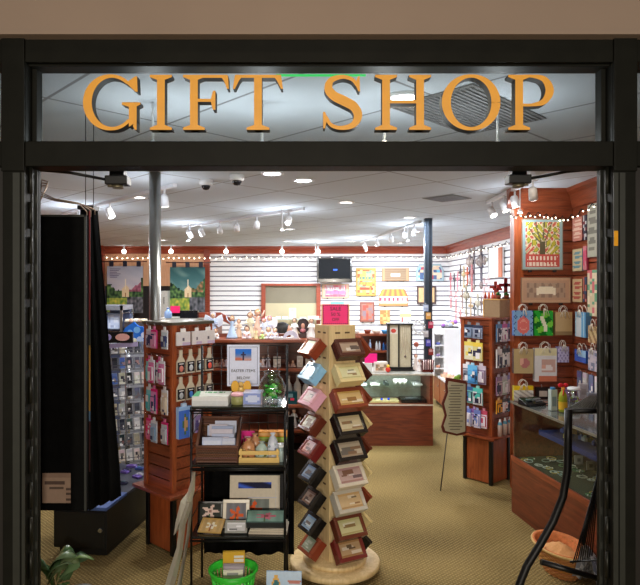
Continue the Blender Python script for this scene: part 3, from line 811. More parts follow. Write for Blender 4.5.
package('hanging_package', 'small white and purple package right of the large blue one', 'package', None, frame_pt(o1, r1, .02, .935, .03), r1, .05, .15, .015, cardf((200, 196, 220), (150, 130, 190), [(230, 230, 240), (90, 80, 140)], .2, 3))
# black box sitting in its ledge
p = frame_pt(o1, r1, -.06, .417, .03); p = frame_pt(o1, r1, .0, .416, -.0)

# right spinner
RC = (1.62, 5.505); RRZ = R(-50); RHD = .165
sp2 = spinner('square cherry wood slatwall spinner in front of the wood partition at right', RC[0], RC[1], RRZ, .135, RHD, 1.486, .44, CHERRYX)
o2, r2 = gface(RC, RRZ, RHD, 0); o3, r3 = gface(RC, RRZ, RHD, 1)
rowsL = [(1.42, .13, [((50, 60, 80), (130, 150, 180)), ((60, 66, 90), (150, 160, 186))], 'dark blue'),
         (1.265, .175, [((236, 216, 110), (226, 226, 200)), ((240, 214, 90), (214, 206, 150))], 'yellow topped'),
         (1.06, .18, [((236, 236, 246), (120, 130, 150)), ((110, 190, 236), (80, 150, 216)), ((226, 216, 236), (150, 130, 160))], 'white and blue'),
         (.86, .16, [((70, 110, 170), (120, 190, 190)), ((90, 200, 190), (226, 230, 236))], 'teal and white'),
         (.665, .17, [((186, 170, 226), (210, 206, 240)), ((120, 140, 220), (240, 240, 250)), ((170, 120, 200), (246, 240, 250)), ((130, 150, 226), (230, 226, 250)), ((216, 90, 120), (240, 230, 246))], 'lilac')]
for ri, (z, h, cols, nm) in enumerate(rowsL):
    n = len(cols)
    for i, (c1, c2) in enumerate(cols):
        x = (-.07 + .14 * i / (n - 1)) if n > 2 else (-.055 + .11 * i)
        if n == 5: x = -.10 + .05 * i
        hook(sp2, 0, x, z + .012, RHD)
        package('hanging_package', f'{nm} card on left face of far right spinner, {ORD[ri]} row, {ORD[i]} item', 'package', 'carded items on the far right spinner', frame_pt(o2, r2, x, z, .03 + .026 * (i % 2)), r2, (.098 if n < 4 else .066), h * .92, .01,
                cardf(c1, c2, [c1, (240, 240, 246), (60, 60, 84), c1], .2, ri * 9 + i + 40), blister=.014 if ri != 1 else 0)
rowsR = [(1.43, .17, [((90, 130, 170), (220, 226, 236)), ((180, 90, 150), (226, 214, 226)), ((110, 120, 190), (200, 190, 220))], 'white and violet'),
         (1.21, .18, [((226, 226, 230), (196, 196, 200)), ((30, 30, 36), (230, 230, 232)), ((40, 40, 46), (222, 222, 226))], 'white and black'),
         (.965, .18, [((150, 120, 150), (196, 170, 180)), ((190, 180, 186), (176, 190, 176)), ((150, 140, 200), (206, 190, 200))], 'pale striped'),
         (.76, .13, [((226, 160, 60), (50, 40, 40)), ((70, 66, 70), (226, 190, 190)), ((40, 40, 44), (60, 130, 170))], 'dark')]
for ri, (z, h, cols, nm) in enumerate(rowsR):
    for i, (c1, c2) in enumerate(cols):
        x = -.095 + .085 * i
        hook(sp2, 1, x, z + .012, RHD)
        package('hanging_package', f'{nm} card on right face of far right spinner, {ORD[ri]} row, {ORD[i]} item', 'package', 'carded items on the far right spinner', frame_pt(o3, r3, x, z, .03), r3, .078, h * .92, .012,
                cardf(c1, c2, [c1, (236, 236, 240), (70, 70, 90)], .18, ri * 5 + i + 90), blister=.012)
for i, x in enumerate((-.09, -.01, .07)):
    p = frame_pt(o3, r3, x, .4405, .03)
    m = MB(); m.lathe([(.02, 0), (.021, .1), (.015, .125), (.008, .13), (.008, .15)], 12, cols=[(210, 190, 180), (90, 160, 190), (226, 226, 226), (240, 240, 240)]); tag(m.build('bottle', PG, None, p), f'small pale bottle on the ledge of the far right spinner, {ORD[i]} from left', 'bottle', 'small bottles on the spinner ledge')
# crate on top of the right spinner
tp = Vector((1.712, 5.50, 1.486))
TAN = mat('tan_board', (196, 160, 112), 0.7); 
m = MB(); m.box((-.085, -.085, 0), (.085, .085, .16), (150, 128, 100)); m.box((-.088, -.088, 0), (-.078, -.078, .163), (214, 170, 100)); m.box((-.09, -.09, .155), (.09, .09, .164), (206, 164, 100))
tag(m.build('storage_box', P, None, tp, (0, 0, RRZ), bevel=.002), 'square tan board box on top of the far right spinner', 'box')
def cross(p, h, c, rz=0, style=0, t=.012, label='', cat='cross', group=None, base=0, kind='wall_cross', w=None):
    m = MB(); s = h * (.075 if style != 1 else .055); aw = (w or h * .32)
    zc = h * .66
    c2 = lerp(c, (255, 230, 190), .35)
    if style == 3:   # outlined cross
        r_ = .006
        for q in ((-s * 1.6, s * 1.6),):
            m.tube([(q[0], 0, 0), (q[0], 0, zc - s), (-aw, 0, zc - s), (-aw, 0, zc + s), (q[0], 0, zc + s), (q[0], 0, h), (q[1], 0, h), (q[1], 0, zc + s), (aw, 0, zc + s), (aw, 0, zc - s), (q[1], 0, zc - s), (q[1], 0, 0), (q[0], 0, 0)], r_, 5, c)
    else:
        m.box((-s, 0, 0), (s, t, h), c); m.box((-aw, 0, zc - s), (aw, t, zc + s), c)
        if style in (1, 2):
            for (x, z) in ((0, 0), (0, h), (-aw, zc), (aw, zc)): m.ball((x, t * .5, z), s * 1.7, c2, (1, .4, 1), 8, 4)
        if style == 2:
            m.ball((0, 0, zc), s * 2.4, c2, (1, .4, 1), 8, 4)
            for k in range(8): m.tube([(0, t * .5, zc), (math.cos(k * PI / 4) * aw * .75, t * .5, zc + math.sin(k * PI / 4) * aw * .75)], s * .3, 4, c)
        if style == 4: m.box((-s * .5, -.004, h * .05), (s * .5, 0, h * .95), c2)
    if base: m.lathe([(h * .2, -.0), (h * .2, .012), (h * .07, .02)], 10, lerp(c, (40, 30, 20), .4)); 
    o = m.build(kind, PG, None, p, (0, 0, rz)); tag(o, label, cat, group); return o
for i, (dx, dy, h, c) in enumerate(((.0, -.03, .13, (176, 60, 56)), (.085, .0, .19, (120, 34, 40)), (.01, .06, .16, (150, 60, 50)))):
    cross(tp + Vector((dx, dy, .165)), h, c, 0, 0, .02, f'standing red cross on the tan box, {("middle","tallest right","left rear")[i]} one', 'cross', 'standing crosses on the tan box', 1, 'standing_cross')
for i, (dx, dy) in enumerate(((-.01, -.085), (.072, -.052))):
    m = MB(); m.lathe([(.018, 0), (.024, .03)], 10, (120, 60, 40)); 
    for k in range(9): m.ball((.012 * math.cos(k * 2.1), .012 * math.sin(k * 2.1), .035 + .008 * (k % 3)), .013, jit((50, 100, 50), 20), n=6, m=4)
    tag(m.build('potted_plant', P, None, tp + Vector((dx, dy, .165))), f'tiny green potted plant on the tan box, {("left","right")[i]} one', 'plant', 'tiny plants on the tan box')
for i in range(4):
    m = MB(); m.lathe([(.009, 0), (.014, .015), (.012, .03), (.007, .045)], 10, jit((190, 80, 60), 26)); m.ball((0, 0, .05), .009, (210, 130, 60), n=8, m=5)
    tag(m.build('small_pot', PC, None, tp + Vector((-.10 + .026 * i, .012 - .022 * i, .165))), f'tiny red clay ornament on the tan box, {ORD[i]} from left', 'ornament', 'red clay ornaments on the tan box')
# scroll-shaped board on the left of the right spinner
def outline(pts, d): return [(X(x, d), Z(y, d)) for x, y in pts]
def wob(x0, y0, x1, y1, n, amp, seed):
    rnd = random.Random(seed); out = []
    for i in range(n):
        t = i / n; out.append((x0 + (x1 - x0) * t + rnd.uniform(-amp, amp) * (1 if i else 0), y0 + (y1 - y0) * t))
    return out
t = thing('scroll_plaque', 'dark framed parchment scroll plaque standing left of the far right spinner', 'plaque', (X(454.5, 5.25), 5.25, 0.035))
bs = Vector((X(457, 5.55), 5.55, 0))
po = [(-.07, .93), (.10, .90), (.11, .88), (.105, .44), (.02, .42), (-.10, .45), (-.115, .50), (-.085, .60), (-.11, .70), (-.075, .80), (-.08, .88)]
m = MB(); m.prism(po, 0, .02, (92, 40, 30)); m.build('board', P, t)
pi_ = [(-.052, .90), (.095, .875), (.092, .46), (.02, .44), (-.08, .465), (-.095, .51), (-.066, .60), (-.09, .70), (-.055, .80), (-.06, .86)]
m = MB(); m.prism(pi_, -.006, -.0005, (172, 166, 140))
for k in range(17):
    z = .86 - k * .024; a = -.045 - .02 * abs(math.sin(k)); b = .075 - .03 * abs(math.sin(k * 1.7))
    m.box((a + .01, -.0075, z), (b, -.0062, z + .007), (92, 88, 74))
m.build('parchment', P, t)
m = MB(); m.tube([(-.06, .01, .45), (-.14, -.08, -.034)], .005, 6, (60, 50, 44)); m.build('easel_leg', P, t)

# ---------------------------------------------------------------- wire shelf rack in the middle
RF, RB = 3.30, 3.64
RX0, RX1 = X(190, RF), X(286, RF)
S1, S2, S3 = 1.095, .7765, .38
base = Vector(((RX0 + RX1) / 2, (RF + RB) / 2, 0))
t = thing('shelf_rack', 'black wire shelf rack with three shelves in the middle of the entrance', 'shelf', base)
def wmb(): 
    m = MB(); m.M = wm(base); return m
for x in (RX0 + .006, RX1 - .006):
    for d, zt in ((RF + .006, S1), (RB - .006, 1.405)):
        m = wmb(); m.tube([(x, d, 0), (x, d, zt)], .007, 8); m.build('post', BLACK, t)
for k, z in enumerate((S1, S2, S3)):
    m = wmb(); m.box((RX0, RF, z - .012), (RX1, RB, z)); sh = m.build('shelf', mat('black_shelf', (24, 28, 27), 0.12), t, bevel=.002)
    m = wmb(); m.tube([(RX0, RF - .004, z - .02), (RX1, RF - .004, z - .02), ], .006, 8); m.tube([(RX0, RF + .05, z - .045), (RX1, RF + .05, z - .045)], .004, 6); m.build('shelf_rail', BLACK, sh)
m = wmb()
for i in range(10):
    x = RX0 + .01 + (RX1 - RX0 - .02) * i / 9; m.tube([(x, RB - .006, S2), (x, RB - .006, 1.405)], .0028, 5)
for i in range(9):
    z = 1.403 - .078 * i; m.tube([(RX0, RB - .008, z), (RX1, RB - .008, z)], .0028, 5)
for z0, z1 in ((S2, S1), (S3, S2)):
    for sx in (RX0 + .006, RX1 - .006):
        for k in range(1, 4): m.tube([(sx, RF, z0 + (z1 - z0) * k / 4), (sx, RB, z0 + (z1 - z0) * k / 4)], .0022, 5)
m.build('wire_grid', BLACK, t)
# black cloth hung at the back and over the right side
m = MB(); g = []; bx0, bx1 = RX0 + .01, X(294, 3.66)
for j in range(9):
    row = []
    for i in range(41):
        u = i / 40; row.append(m.v((bx0 + (bx1 - bx0) * u, .012 * math.sin(u * 40) + .02 * (j / 8) * math.sin(u * 17), (.80 - .68 * j / 8 + (0.16 if u > .9 else 0) * (1 - j / 8)))))
    g.append(row)
for j in range(8):
    for i in range(40): m.f([g[j][i], g[j][i + 1], g[j + 1][i + 1], g[j + 1][i]], None, True)
tag(m.build('backdrop_cloth', BLACKCL, None, (0, 3.68, 0), solid=.003), 'black cloth hanging behind the lower shelves of the wire rack', 'cloth')

def item(name, label, cat, m, mm, p, rz=0, group=None, bevel=0, tilt=0):
    return tag(m.build(name, mm, None, p, (tilt, 0, rz), bevel=bevel), label, cat, group)

# top shelf
def lidf(u, v):
    if v > .55 and .28 < u < .82 and int(u * 26) % 4 and .62 < v < .86: return (70, 160, 90)
    if u < .10 + .1 * (1 - v): return (90, 170, 120)
    return (222, 224, 214)
m = MB(); w, dp, h = .200, .17, .052
m.box((0, 0, 0), (w, dp, h), (226, 226, 226)); m.box((.001, -.001, .004), (w - .001, 0, h * .55), (210, 212, 214))
old = m.M; m.M = Matrix.Translation((0, 0, h + .0008)) @ Matrix.Rotation(R(-90), 4, 'X'); m.M = Matrix.Translation((0, 0, h + .0008)); 
g = [[m.v((w * i / 30, dp * j / 14, 0)) for i in range(31)] for j in range(15)]
for j in range(14):
    for i in range(30): m.f([g[j][i], g[j][i + 1], g[j + 1][i + 1], g[j + 1][i]], lidf((i + .5) / 30, (j + .5) / 14))
item('gift_box', 'flat white box with green lettering on top of the wire rack', 'box', m, P, (X(191.5, 3.32), 3.33, S1))
t = thing('angel_figurine', 'small golden winged angel on the top shelf behind the jar', 'figurine', (X(241, 3.52), 3.52, S1))
m = MB(); m.lathe([(.028, 0), (.03, .01), (.02, .05), (.014, .075)], 12, (214, 176, 96)); m.ball((0, 0, .09), .015, (226, 186, 110)); m.build('body', PC, t)
for sg in (-1, 1):
    m = MB(); m.prism([(sg * .006, .03), (sg * .03, .035), (sg * .055, .05), (sg * .06, .08), (sg * .05, .105), (sg * .03, .11), (sg * .012, .09)], .006, .018, (224, 170, 62)); m.build('wing', PC, t, bevel=.003)
t = thing('glass_jar', 'small glass jar with a pink lid between the white and blue boxes', 'jar', (X(237.5, 3.37), 3.375, S1))
m = MB(); m.lathe([(.033, 0), (.037, .008), (.037, .05)], 18, (150, 150, 96)); m.build('body', PG, t)
m = MB(); m.lathe([(.039, .05), (.039, .060), (.03, .066)], 18, (232, 176, 190)); m.build('lid', PC, t)
m = MB(); m.box((-.055, 0, 0), (.055, .12, .066), (170, 178, 214)); m.pic(-.052, .004, .104, .058, 8, 6, lambda u, v: (206, 214, 240) if (u - .5) ** 2 + (v - .5) ** 2 < .12 else (140, 156, 214), -.0008)
m.box((.045, -.002, 0), (.056, .12, .067), (140, 130, 140))
item('gift_box', 'blue patterned box beside the glass fishbowl on the wire rack', 'box', m, PG, (X(252.5, 3.36), 3.36, S1), R(0), bevel=.002)
t = thing('glass_bowl', 'round glass fishbowl with green sweets on the top shelf', 'bowl', (X(272, 3.44), 3.44, S1))
m = MB(); m.lathe([(.045, 0), (.068, .02), (.079, .06), (.076, .10), (.060, .135), (.044, .155), (.046, .172), (.052, .178), (.048, .178), (.041, .170), (.040, .155), (.056, .133), (.072, .10), (.075, .06), (.064, .022), (.03, .006)], 28); m.build('bowl', GLASS, t)
rnd = random.Random(3)
for i in range(34):
    a = rnd.uniform(0, 2 * PI); z = .022 + .0022 * i; rr = rnd.uniform(.1, 1) * (.062 if z > .04 else .046) * (1 if z < .08 else .8)
    p = Vector((X(272, 3.44), 3.44, S1)) + Vector((math.cos(a) * rr, math.sin(a) * rr, z))
    m = MB(); m.ball((0, 0, 0), .014, rnd.choice([(90, 200, 70), (60, 170, 60), (140, 220, 110), (210, 230, 200), (70, 180, 90)]), (1, .8, .55), 7, 4)
    item('wrapped_sweet', 'green wrapped sweet inside the round glass fishbowl', 'sweet', m, PG, p, rnd.uniform(0, 3), 'green wrapped sweets in the fishbowl', tilt=rnd.uniform(-.6, .6))
# EASTER sign clipped on the grid
sx0, sx1, sz0, sz1, sd = X(227, 3.60), X(259.5, 3.60), Z(386.5, 3.60), Z(345, 3.60), 3.605
cx_, cz_ = (sx0 + sx1) / 2, (sz0 + sz1) / 2; w, h = sx1 - sx0, sz1 - sz0
t = thing('easter_sign', 'white paper sign with a blue cross picture clipped to the wire grid', 'sign', (cx_, sd, cz_))
def sky_f(u, v):
    if abs(u - .5) < .045 and v < .72 or (abs(v - .5) < .05 and abs(u - .5) < .16): return (50, 44, 70)
    if v < .16 + .12 * math.sin(u * 5 + 1): return (190, 110, 90)
    return lerp((226, 166, 140), (40, 110, 206), min(1, v * 1.5))
m = MB(); m.box((-w / 2, 0, -h / 2), (w / 2, .003, h / 2), (214, 218, 238))
b = .006
for a in ((-w / 2 + b * 2, -h / 2 + b * 2, w / 2 - b * 2, -h / 2 + b * 2.4), (-w / 2 + b * 2, h / 2 - b * 2.4, w / 2 - b * 2, h / 2 - b * 2), (-w / 2 + b * 2, -h / 2 + b * 2, -w / 2 + b * 2.4, h / 2 - b * 2), (w / 2 - b * 2.4, -h / 2 + b * 2, w / 2 - b * 2, h / 2 - b * 2)):
    m.box((a[0], -.0008, a[1]), (a[2], -.0001, a[3]), (90, 96, 130))
m.build('paper', P, t)
m = MB(); m.pic(-w * .25, h * .12, w * .5, h * .28, 20, 16, sky_f, -.0012); m.build('picture', P, t)
text_mesh('EASTER ITEMS', .0235, 'lettering', INK, t, (0, -.0012, -h * .13))
text_mesh('BELOW', .0235, 'lettering', INK, t, (0, -.0012, -h * .30))
# middle shelf: wicker basket with cards
def wicker(m, x0, x1, y0, y1, h0, h1, c, n=34, rows=9):
    """woven walls; h0 front height, h1 back height"""
    for (a, b, ha, hb_) in (((x0, y0), (x1, y0), h0, h0), ((x1, y0), (x1, y1), h0, h1), ((x1, y1), (x0, y1), h1, h1), ((x0, y1), (x0, y0), h1, h0)):
        rr = int(rows * max(ha, hb_) / h0)
        L = math.hypot(b[0] - a[0], b[1] - a[1]); k = max(5, int(n * L / (x1 - x0)))
        for r in range(rr):
            pts = []
            for i in range(k + 1):
                u = i / k; hh = ha + (hb_ - ha) * u; z = (r + .5) * hh / rr
                nx_, ny_ = (b[1] - a[1]) / L, -(b[0] - a[0]) / L
                off = .0028 * (1 if (i + r) % 2 else -1)
                pts.append((a[0] + (b[0] - a[0]) * u + nx_ * off, a[1] + (b[1] - a[1]) * u + ny_ * off, z))
            m.tube(pts, .0052, 4, jit(c, 18))
        m.tube([(a[0], a[1], ha), (b[0], b[1], hb_)], .009, 6, c)
bp = Vector((X(196, 3.34), 3.337, S2 + .002)); bw = X(236, 3.34) - X(195, 3.34)
t = thing('wicker_basket', 'dark brown wicker basket with a tall back on the middle shelf', 'basket', bp)
m = MB(); wicker(m, .004, bw, .0, .17, .088, .215, (112, 78, 64)); m.build('weave', P, t)
m = MB(); m.box((.004, .002, 0), (bw - .002, .168, .008), (80, 54, 44)); m.build('bottom', P, t)
rnd = random.Random(8)
for i in range(9):
    w = rnd.uniform(.10, .15); h = rnd.uniform(.10, .125) + i * .009; x = .02 + (bw - w - .035) * rnd.random()
    c = rnd.choice([(196, 206, 236), (210, 216, 240), (176, 190, 226), (220, 214, 230)])
    m = MB(); m.box((0, 0, 0), (w, .004, h), c)
    m.pic(.008, h * .15, w - .016, h * .7, 8, 7, cardf(lerp(c, (255, 255, 255), .3), lerp(c, (236, 236, 240), .4), [(190, 180, 150), (170, 180, 210), (200, 200, 226), (150, 150, 130)], .25, i), -.0006)
    item('greeting_card', f'pale blue greeting card in the wicker basket, {ORD[i]} from the front', 'card', m, P, bp + Vector((x, .018 + .0155 * i, .010)), 0, 'pale cards in the wicker basket', tilt=R(-5))
m = MB(); m.box((0, 0, 0), (.07, .03, .02), (60, 90, 200)); item('small_box', 'little bright blue box behind the wicker basket', 'box', m, PG, (X(202, 3.58), 3.565, S2 + .0))
m.__init__() if False else None
# slatted wooden crate
cp = Vector((X(238.8, 3.34), 3.337, S2 + .001)); cw_ = X(279, 3.34) - X(238.5, 3.34)
t = thing('wooden_crate', 'small light wooden slatted crate on the middle shelf', 'crate', cp)
CR = mat('crate_wood', (226, 190, 112), 0.6, 0, 0.08, 12, stretch=(1, 1, 5))
m = MB(); m.box((0, 0, 0), (cw_, .16, .005)); m.build('bottom', CR, t)
for z in (.006, .044):
    for y in (0, .155):
        m = MB(); m.box((0, y, z), (cw_, y + .005, z + .022)); m.build('slat', CR, t, bevel=.001)
    for x in (0, cw_ - .005):
        m = MB(); m.box((x, .005, z), (x + .005, .155, z + .022)); m.build('slat', CR, t, bevel=.001)
for x in (.005, cw_ - .017):
    for y in (.005, .143):
        m = MB(); m.box((x, y, .005), (x + .012, y + .012, .075)); m.build('corner_block', CR, t)
rnd = random.Random(21)
def pouch(p, w, h, c1, c2, lab, seed, d=.05):
    m = MB(); rnd2 = random.Random(seed); n = 10
    rr = []
    for z, k in ((0, .8), (.25, 1), (.6, .95), (.85, .5), (.9, .22), (1, .5)):
        rr.append([(math.cos(2 * PI * q / n) * w / 2 * k * rnd2.uniform(.88, 1.1), math.sin(2 * PI * q / n) * d / 2 * k, z * h) for q in range(n)])
    m.rings(rr, c1); 
    for q in range(7): m.ball((rnd2.uniform(-.3, .3) * w, -d * .38, rnd2.uniform(.15, .6) * h), w * .13, jit(c2, 30), (1, .5, 1), 7, 4)
    item('treat_pouch', lab, 'pouch', m, PG, p)
pouch(cp + Vector((.05, .05, .006)), .085, .12, (196, 140, 96), (150, 110, 60), 'brown filled pouch at the left in the crate', 1)
pouch(cp + Vector((.125, .05, .006)), .075, .10, (170, 190, 180), (110, 130, 80), 'greenish clear pouch in the middle of the crate', 2)
pouch(cp + Vector((.185, .06, .006)), .065, .145, (210, 216, 232), (150, 160, 180), 'white clear pouch at the right in the crate', 3)
pouch(cp + Vector((.08, .11, .006)), .08, .13, (206, 150, 110), (226, 200, 150), 'tan pouch at the back of the crate', 4)
m = MB(); m.lathe([(.018, 0), (.02, .06), (.016, .08), (.018, .10)], 12, cols=[(180, 200, 200), (150, 170, 170), (220, 224, 226)]); item('plastic_cup', 'clear small container at the right end of the middle shelf', 'container', m, PG, (X(281, 3.36), 3.37, S2))
m = MB(); m.box((0, 0, 0), (.10, .012, .13), (226, 60, 150)); m.pic(.004, .004, .092, .122, 10, 10, lambda u, v: (250, 190, 220) if .06 < (u - .62) ** 2 + (v - .5) ** 2 < .10 or (u - .62) ** 2 + (v - .5) ** 2 < .012 else (232, 50, 146), -.0006)
item('gift_box', 'hot pink box with a pale flower outline standing behind the crate', 'box', m, PG, (X(237.5, 3.53), 3.53, S2 + .0), 0, None)
for k, (c, lab) in enumerate((((60, 150, 70), 'green'), ((196, 190, 170), 'cream'), ((150, 190, 60), 'lime green'), ((226, 150, 60), 'orange'))):
    m = MB(); w = .17; m.box((0, 0, 0), (w, .05, .03), c); m.box((.003, -.0008, .006), (w - .003, 0, .024), lerp(c, (240, 236, 220), .35))
    item('boxed_set', f'flat {lab} box in the pile at the back of the middle shelf', 'box', m, P, (X(257, 3.56) + .003 * k, 3.552, S2 + .0 + .0305 * k), 0, 'flat boxes piled at the back of the middle shelf')
for k in range(5):
    m = MB(); m.lathe([(.012, 0), (.018, .02), (.014, .05), (.006, .055)], 10, jit((170, 120, 90), 40)); m.ball((0, 0, .066), .014, jit((220, 180, 150), 20), n=8, m=5)
    item('figurine', f'tiny brown figurine at the back of the middle shelf, {ORD[k]} from left', 'figurine', m, PC, (X(211 + 5.6 * k, 3.6), 3.60, S2 + .0), 0, 'tiny figurines at the back of the middle shelf')
# lower shelf: prints and frames
def framed(name, label, cat, p, w, h, fr, fc, f, rz=0, tilt=R(-14), t_=.012, nx=16, ny=14, matw=0, matc=(226, 222, 214)):
    p = Vector(p) + Vector((0, 0, .001 + t_ * math.sin(-tilt))); t = thing(name, label, cat, p, rz); t.rotation_euler = (tilt, 0, rz)
    m = MB()
    m.box((-w / 2, 0, 0), (w / 2, t_, fr), fc); m.box((-w / 2, 0, h - fr), (w / 2, t_, h), fc); m.box((-w / 2, 0, fr), (-w / 2 + fr, t_, h - fr), fc); m.box((w / 2 - fr, 0, fr), (w / 2, t_, h - fr), fc)
    m.build('frame', PG, t, bevel=.0015)
    m = MB(); m.box((-w / 2 + fr * .9, t_ * .4, fr * .9), (w / 2 - fr * .9, t_ * .9, h - fr * .9), matc if matw else f(.5, .5))
    m.pic(-w / 2 + fr + matw, fr + matw, w - 2 * fr - 2 * matw, h - 2 * fr - 2 * matw, nx, ny, f, t_ * .4 - .0006); m.build('picture', P, t)
    return t
def flower(bg, petal, stemc=(90, 110, 80), cx=.5, cy=.5, r=.3):
    def f(u, v):
        a = math.atan2(v - cy, u - cx); rr = math.hypot(u - cx, (v - cy))
        if rr < r * (.65 + .35 * math.cos(5 * a)): return petal if rr > r * .2 else lerp(petal, (90, 40, 30), .5)
        if abs(u - cx + .05) < .03 and v < cy: return stemc
        return lerp(bg, (40, 40, 40), .15 * math.sin(u * 9) ** 2)
    return f
p = Vector((X(256.5, 3.53), 3.50, S3 + .0025))
t = thing('matted_print', 'large white matted print leaning at the back of the lowest shelf', 'print', p); t.rotation_euler = (R(-9), 0, 0)
w, h = X(283, 3.53) - X(229.5, 3.53), .272
m = MB(); m.box((-w / 2, 0, 0), (w / 2, .008, h), (30, 30, 32)); m.box((-w / 2 + .001, -.002, .002), (w / 2 - .02, 0, h - .008), (216, 206, 188)); m.build('board', P, t)
m = MB(); m.pic(-w * .34, h * .70, w * .62, h * .13, 24, 6, lambda u, v: lerp((16, 20, 60), (60, 100, 220), max(0, math.sin(u * 5 + v * 3))), -.003)
m.build('panorama_strip', P, t)
m = MB(); m.pic(-w * .22, h * .06, w * .46, h * .42, 18, 14, flower((132, 140, 134), (226, 92, 40), cx=.32, cy=.5, r=.42), -.004); m.build('flower_picture', P, t)
m = MB(); m.box((-w * .16, -.0035, h * .5), (w * .38, -.002, h * .52), (196, 196, 210)); m.box((w * .36, -.0035, h * .05), (w * .365, -.002, h * .8), (196, 200, 214)); m.build('mat_border', P, t)
framed('picture_frame', 'black framed picture of a pale rose on the lowest shelf', 'picture frame', Vector((X(210, 3.48), 3.47, S3)), .145, .125, .012, (22, 22, 22), flower((50, 54, 48), (226, 200, 190), cx=.5, cy=.55, r=.42))
framed('picture_frame', 'small gilt framed picture lying almost flat at the left of the lowest shelf', 'picture frame', Vector((X(209, 3.34), 3.337, S3 + .002)), .135, .10, .008, (196, 160, 96), flower((206, 170, 110), (226, 220, 200), (150, 90, 50), r=.3), R(-10), R(-62), .008)
framed('picture_frame', 'white frame with an orange flower photograph on the lowest shelf', 'picture frame', Vector((X(236.5, 3.45), 3.41, S3)), .152, .155, .02, (206, 196, 176), flower((130, 130, 140), (226, 100, 50), cx=.5, cy=.45, r=.4))
framed('picture_frame', 'small silver frame in front of the orange flower photograph', 'picture frame', Vector((X(236, 3.35), 3.335, S3)), .125, .068, .012, (150, 150, 144), cardf((210, 210, 214), (190, 190, 192), [(120, 120, 120), (226, 226, 230)], .2, 4), 0, R(-30))
bz = S3
for k in range(3):
    m = MB(); m.box((-.105 + .004 * k, 0, 0), (.108 - .003 * k, .17, .0095), (206, 196, 176)); m.box((-.106 + .004 * k, -.001, 0), (.109 - .003 * k, .17, .002), (120, 110, 100))
    item('booklet', f'pale booklet under the teal tile box, {("bottom","middle","top")[k]} of three', 'booklet', m, P, (X(267.5, 3.34), 3.33, bz + .0098 * k), R(2 * k - 2), 'booklets under the teal box')
t = thing('tile_box', 'teal box with a pink flower tile lid on the lowest shelf', 'box', (X(265, 3.35), 3.345, S3 + .031)); 
m = MB(); m.box((-.105, 0, 0), (.105, .15, .03), (40, 46, 48)); m.build('body', PG, t, bevel=.002)
m = MB(); m.M = Matrix.Translation((0, .0, .031)) @ Matrix.Rotation(R(-62), 4, 'X'); m.box((-.107, 0, 0), (.107, .014, .088), (70, 96, 92)); m.pic(-.10, .006, .20, .076, 24, 12, flower((132, 168, 156), (196, 110, 130), cx=.52, cy=.5, r=.32), -.001); m.build('lid', PG, t)
# green plastic basket on the floor in front
gp = Vector((X(232.5, 3.2), 3.235, 0))
t = thing('plastic_basket', 'bright green slotted plastic basket on the carpet under the wire rack', 'basket', gp)
m = MB(); H = .235
def gr(z): return .082 + (.122 - .082) * z / H
m.lathe([(.001, .0), (.08, .0), (.084, .012), (gr(.05), .05)], 36, cap=False)
for z0, z1 in ((.05, .058), (.125, .14), (.205, H)):
    m.lathe([(gr(z0), z0), (gr(z1) + (.006 if z1 == H else 0), z1), (gr(z1) - .004, z1), (gr(z0) - .004, z0)], 36, cap=False)
for k in range(28):
    a = 2 * PI * k / 28
    for z0, z1 in ((.055, .127), (.137, .208)):
        m.tube([(math.cos(a) * (gr(z0) - .002), math.sin(a) * (gr(z0) - .002), z0), (math.cos(a) * (gr(z1) - .002), math.sin(a) * (gr(z1) - .002), z1)], .0058, 5)
m.build('lattice', GREENPL, t)
m = MB(); m.lathe([(gr(H) - .003, H - .004), (gr(H) + .012, H - .002), (gr(H) + .012, H + .006), (gr(H) - .003, H + .006), (gr(H) - .003, H - .004)], 40, cap=False); m.build('rim', GREENPL, t)
m = MB(); m.box((0, 0, 0), (.118, .02, .30), (214, 170, 60)); m.box((.06, -.001, .245), (.112, 0, .262), (226, 226, 220)); m.box((.06, -.001, .268), (.112, 0, .28), (226, 226, 220)); m.box((.004, -.001, .21), (.114, 0, .24), (226, 196, 110))
item('boxed_set', 'tall yellow box standing at the back of the green basket', 'box', m, PG, gp + Vector((-.06, .025, .0135)), R(3), bevel=.002)
m = MB(); m.box((0, 0, 0), (.115, .016, .245), (150, 140, 150)); m.box((.006, -.001, .19), (.109, 0, .235), (176, 166, 176))
item('boxed_set', 'grey mauve box in the middle of the green basket', 'box', m, PG, gp + Vector((-.055, .0, .0135)), R(-2), bevel=.002)
m = MB(); m.box((0, 0, 0), (.105, .016, .225), (226, 222, 206)); m.box((.006, -.001, .17), (.099, 0, .19), (200, 190, 170)); m.box((.02, -.001, .2), (.08, 0, .215), (150, 150, 150))
item('boxed_set', 'cream box at the front of the green basket', 'box', m, PG, gp + Vector((-.05, -.032, .0135)), R(2), bevel=.002)
# blue prayer card stand on the floor
def guad(u, v):
    du, dv = (u - .27) / .14, (v - .5) / .42
    q = du * du + dv * dv
    if q < .28: return (180, 90, 70) if v < .6 else (70, 120, 110)
    if q < .6: return (60, 120, 130)
    if q < 1: return (226, 176, 90)
    if u > .5 and .1 < v < .8 and int(v * 15) % 2 and .56 + .08 * math.sin(v * 19) < u < .94 - .06 * math.sin(v * 13): return (196, 130, 120)
    return lerp((150, 186, 226), (196, 216, 236), v)
bpz = Vector((X(285.5, 3.22), 3.2, 0))
m = MB(); m.box((-.105, 0, 0), (.085, .012, .225), (170, 196, 226)); m.pic(-.103, .002, .186, .221, 28, 26, guad, -.0008); m.box((-.09, .012, .0), (.06, .05, .01), (60, 60, 60))
item('prayer_plaque', 'pale blue plaque with an oval robed figure at the right of the green basket', 'plaque', m, P, bpz, R(-3), tilt=R(-8))
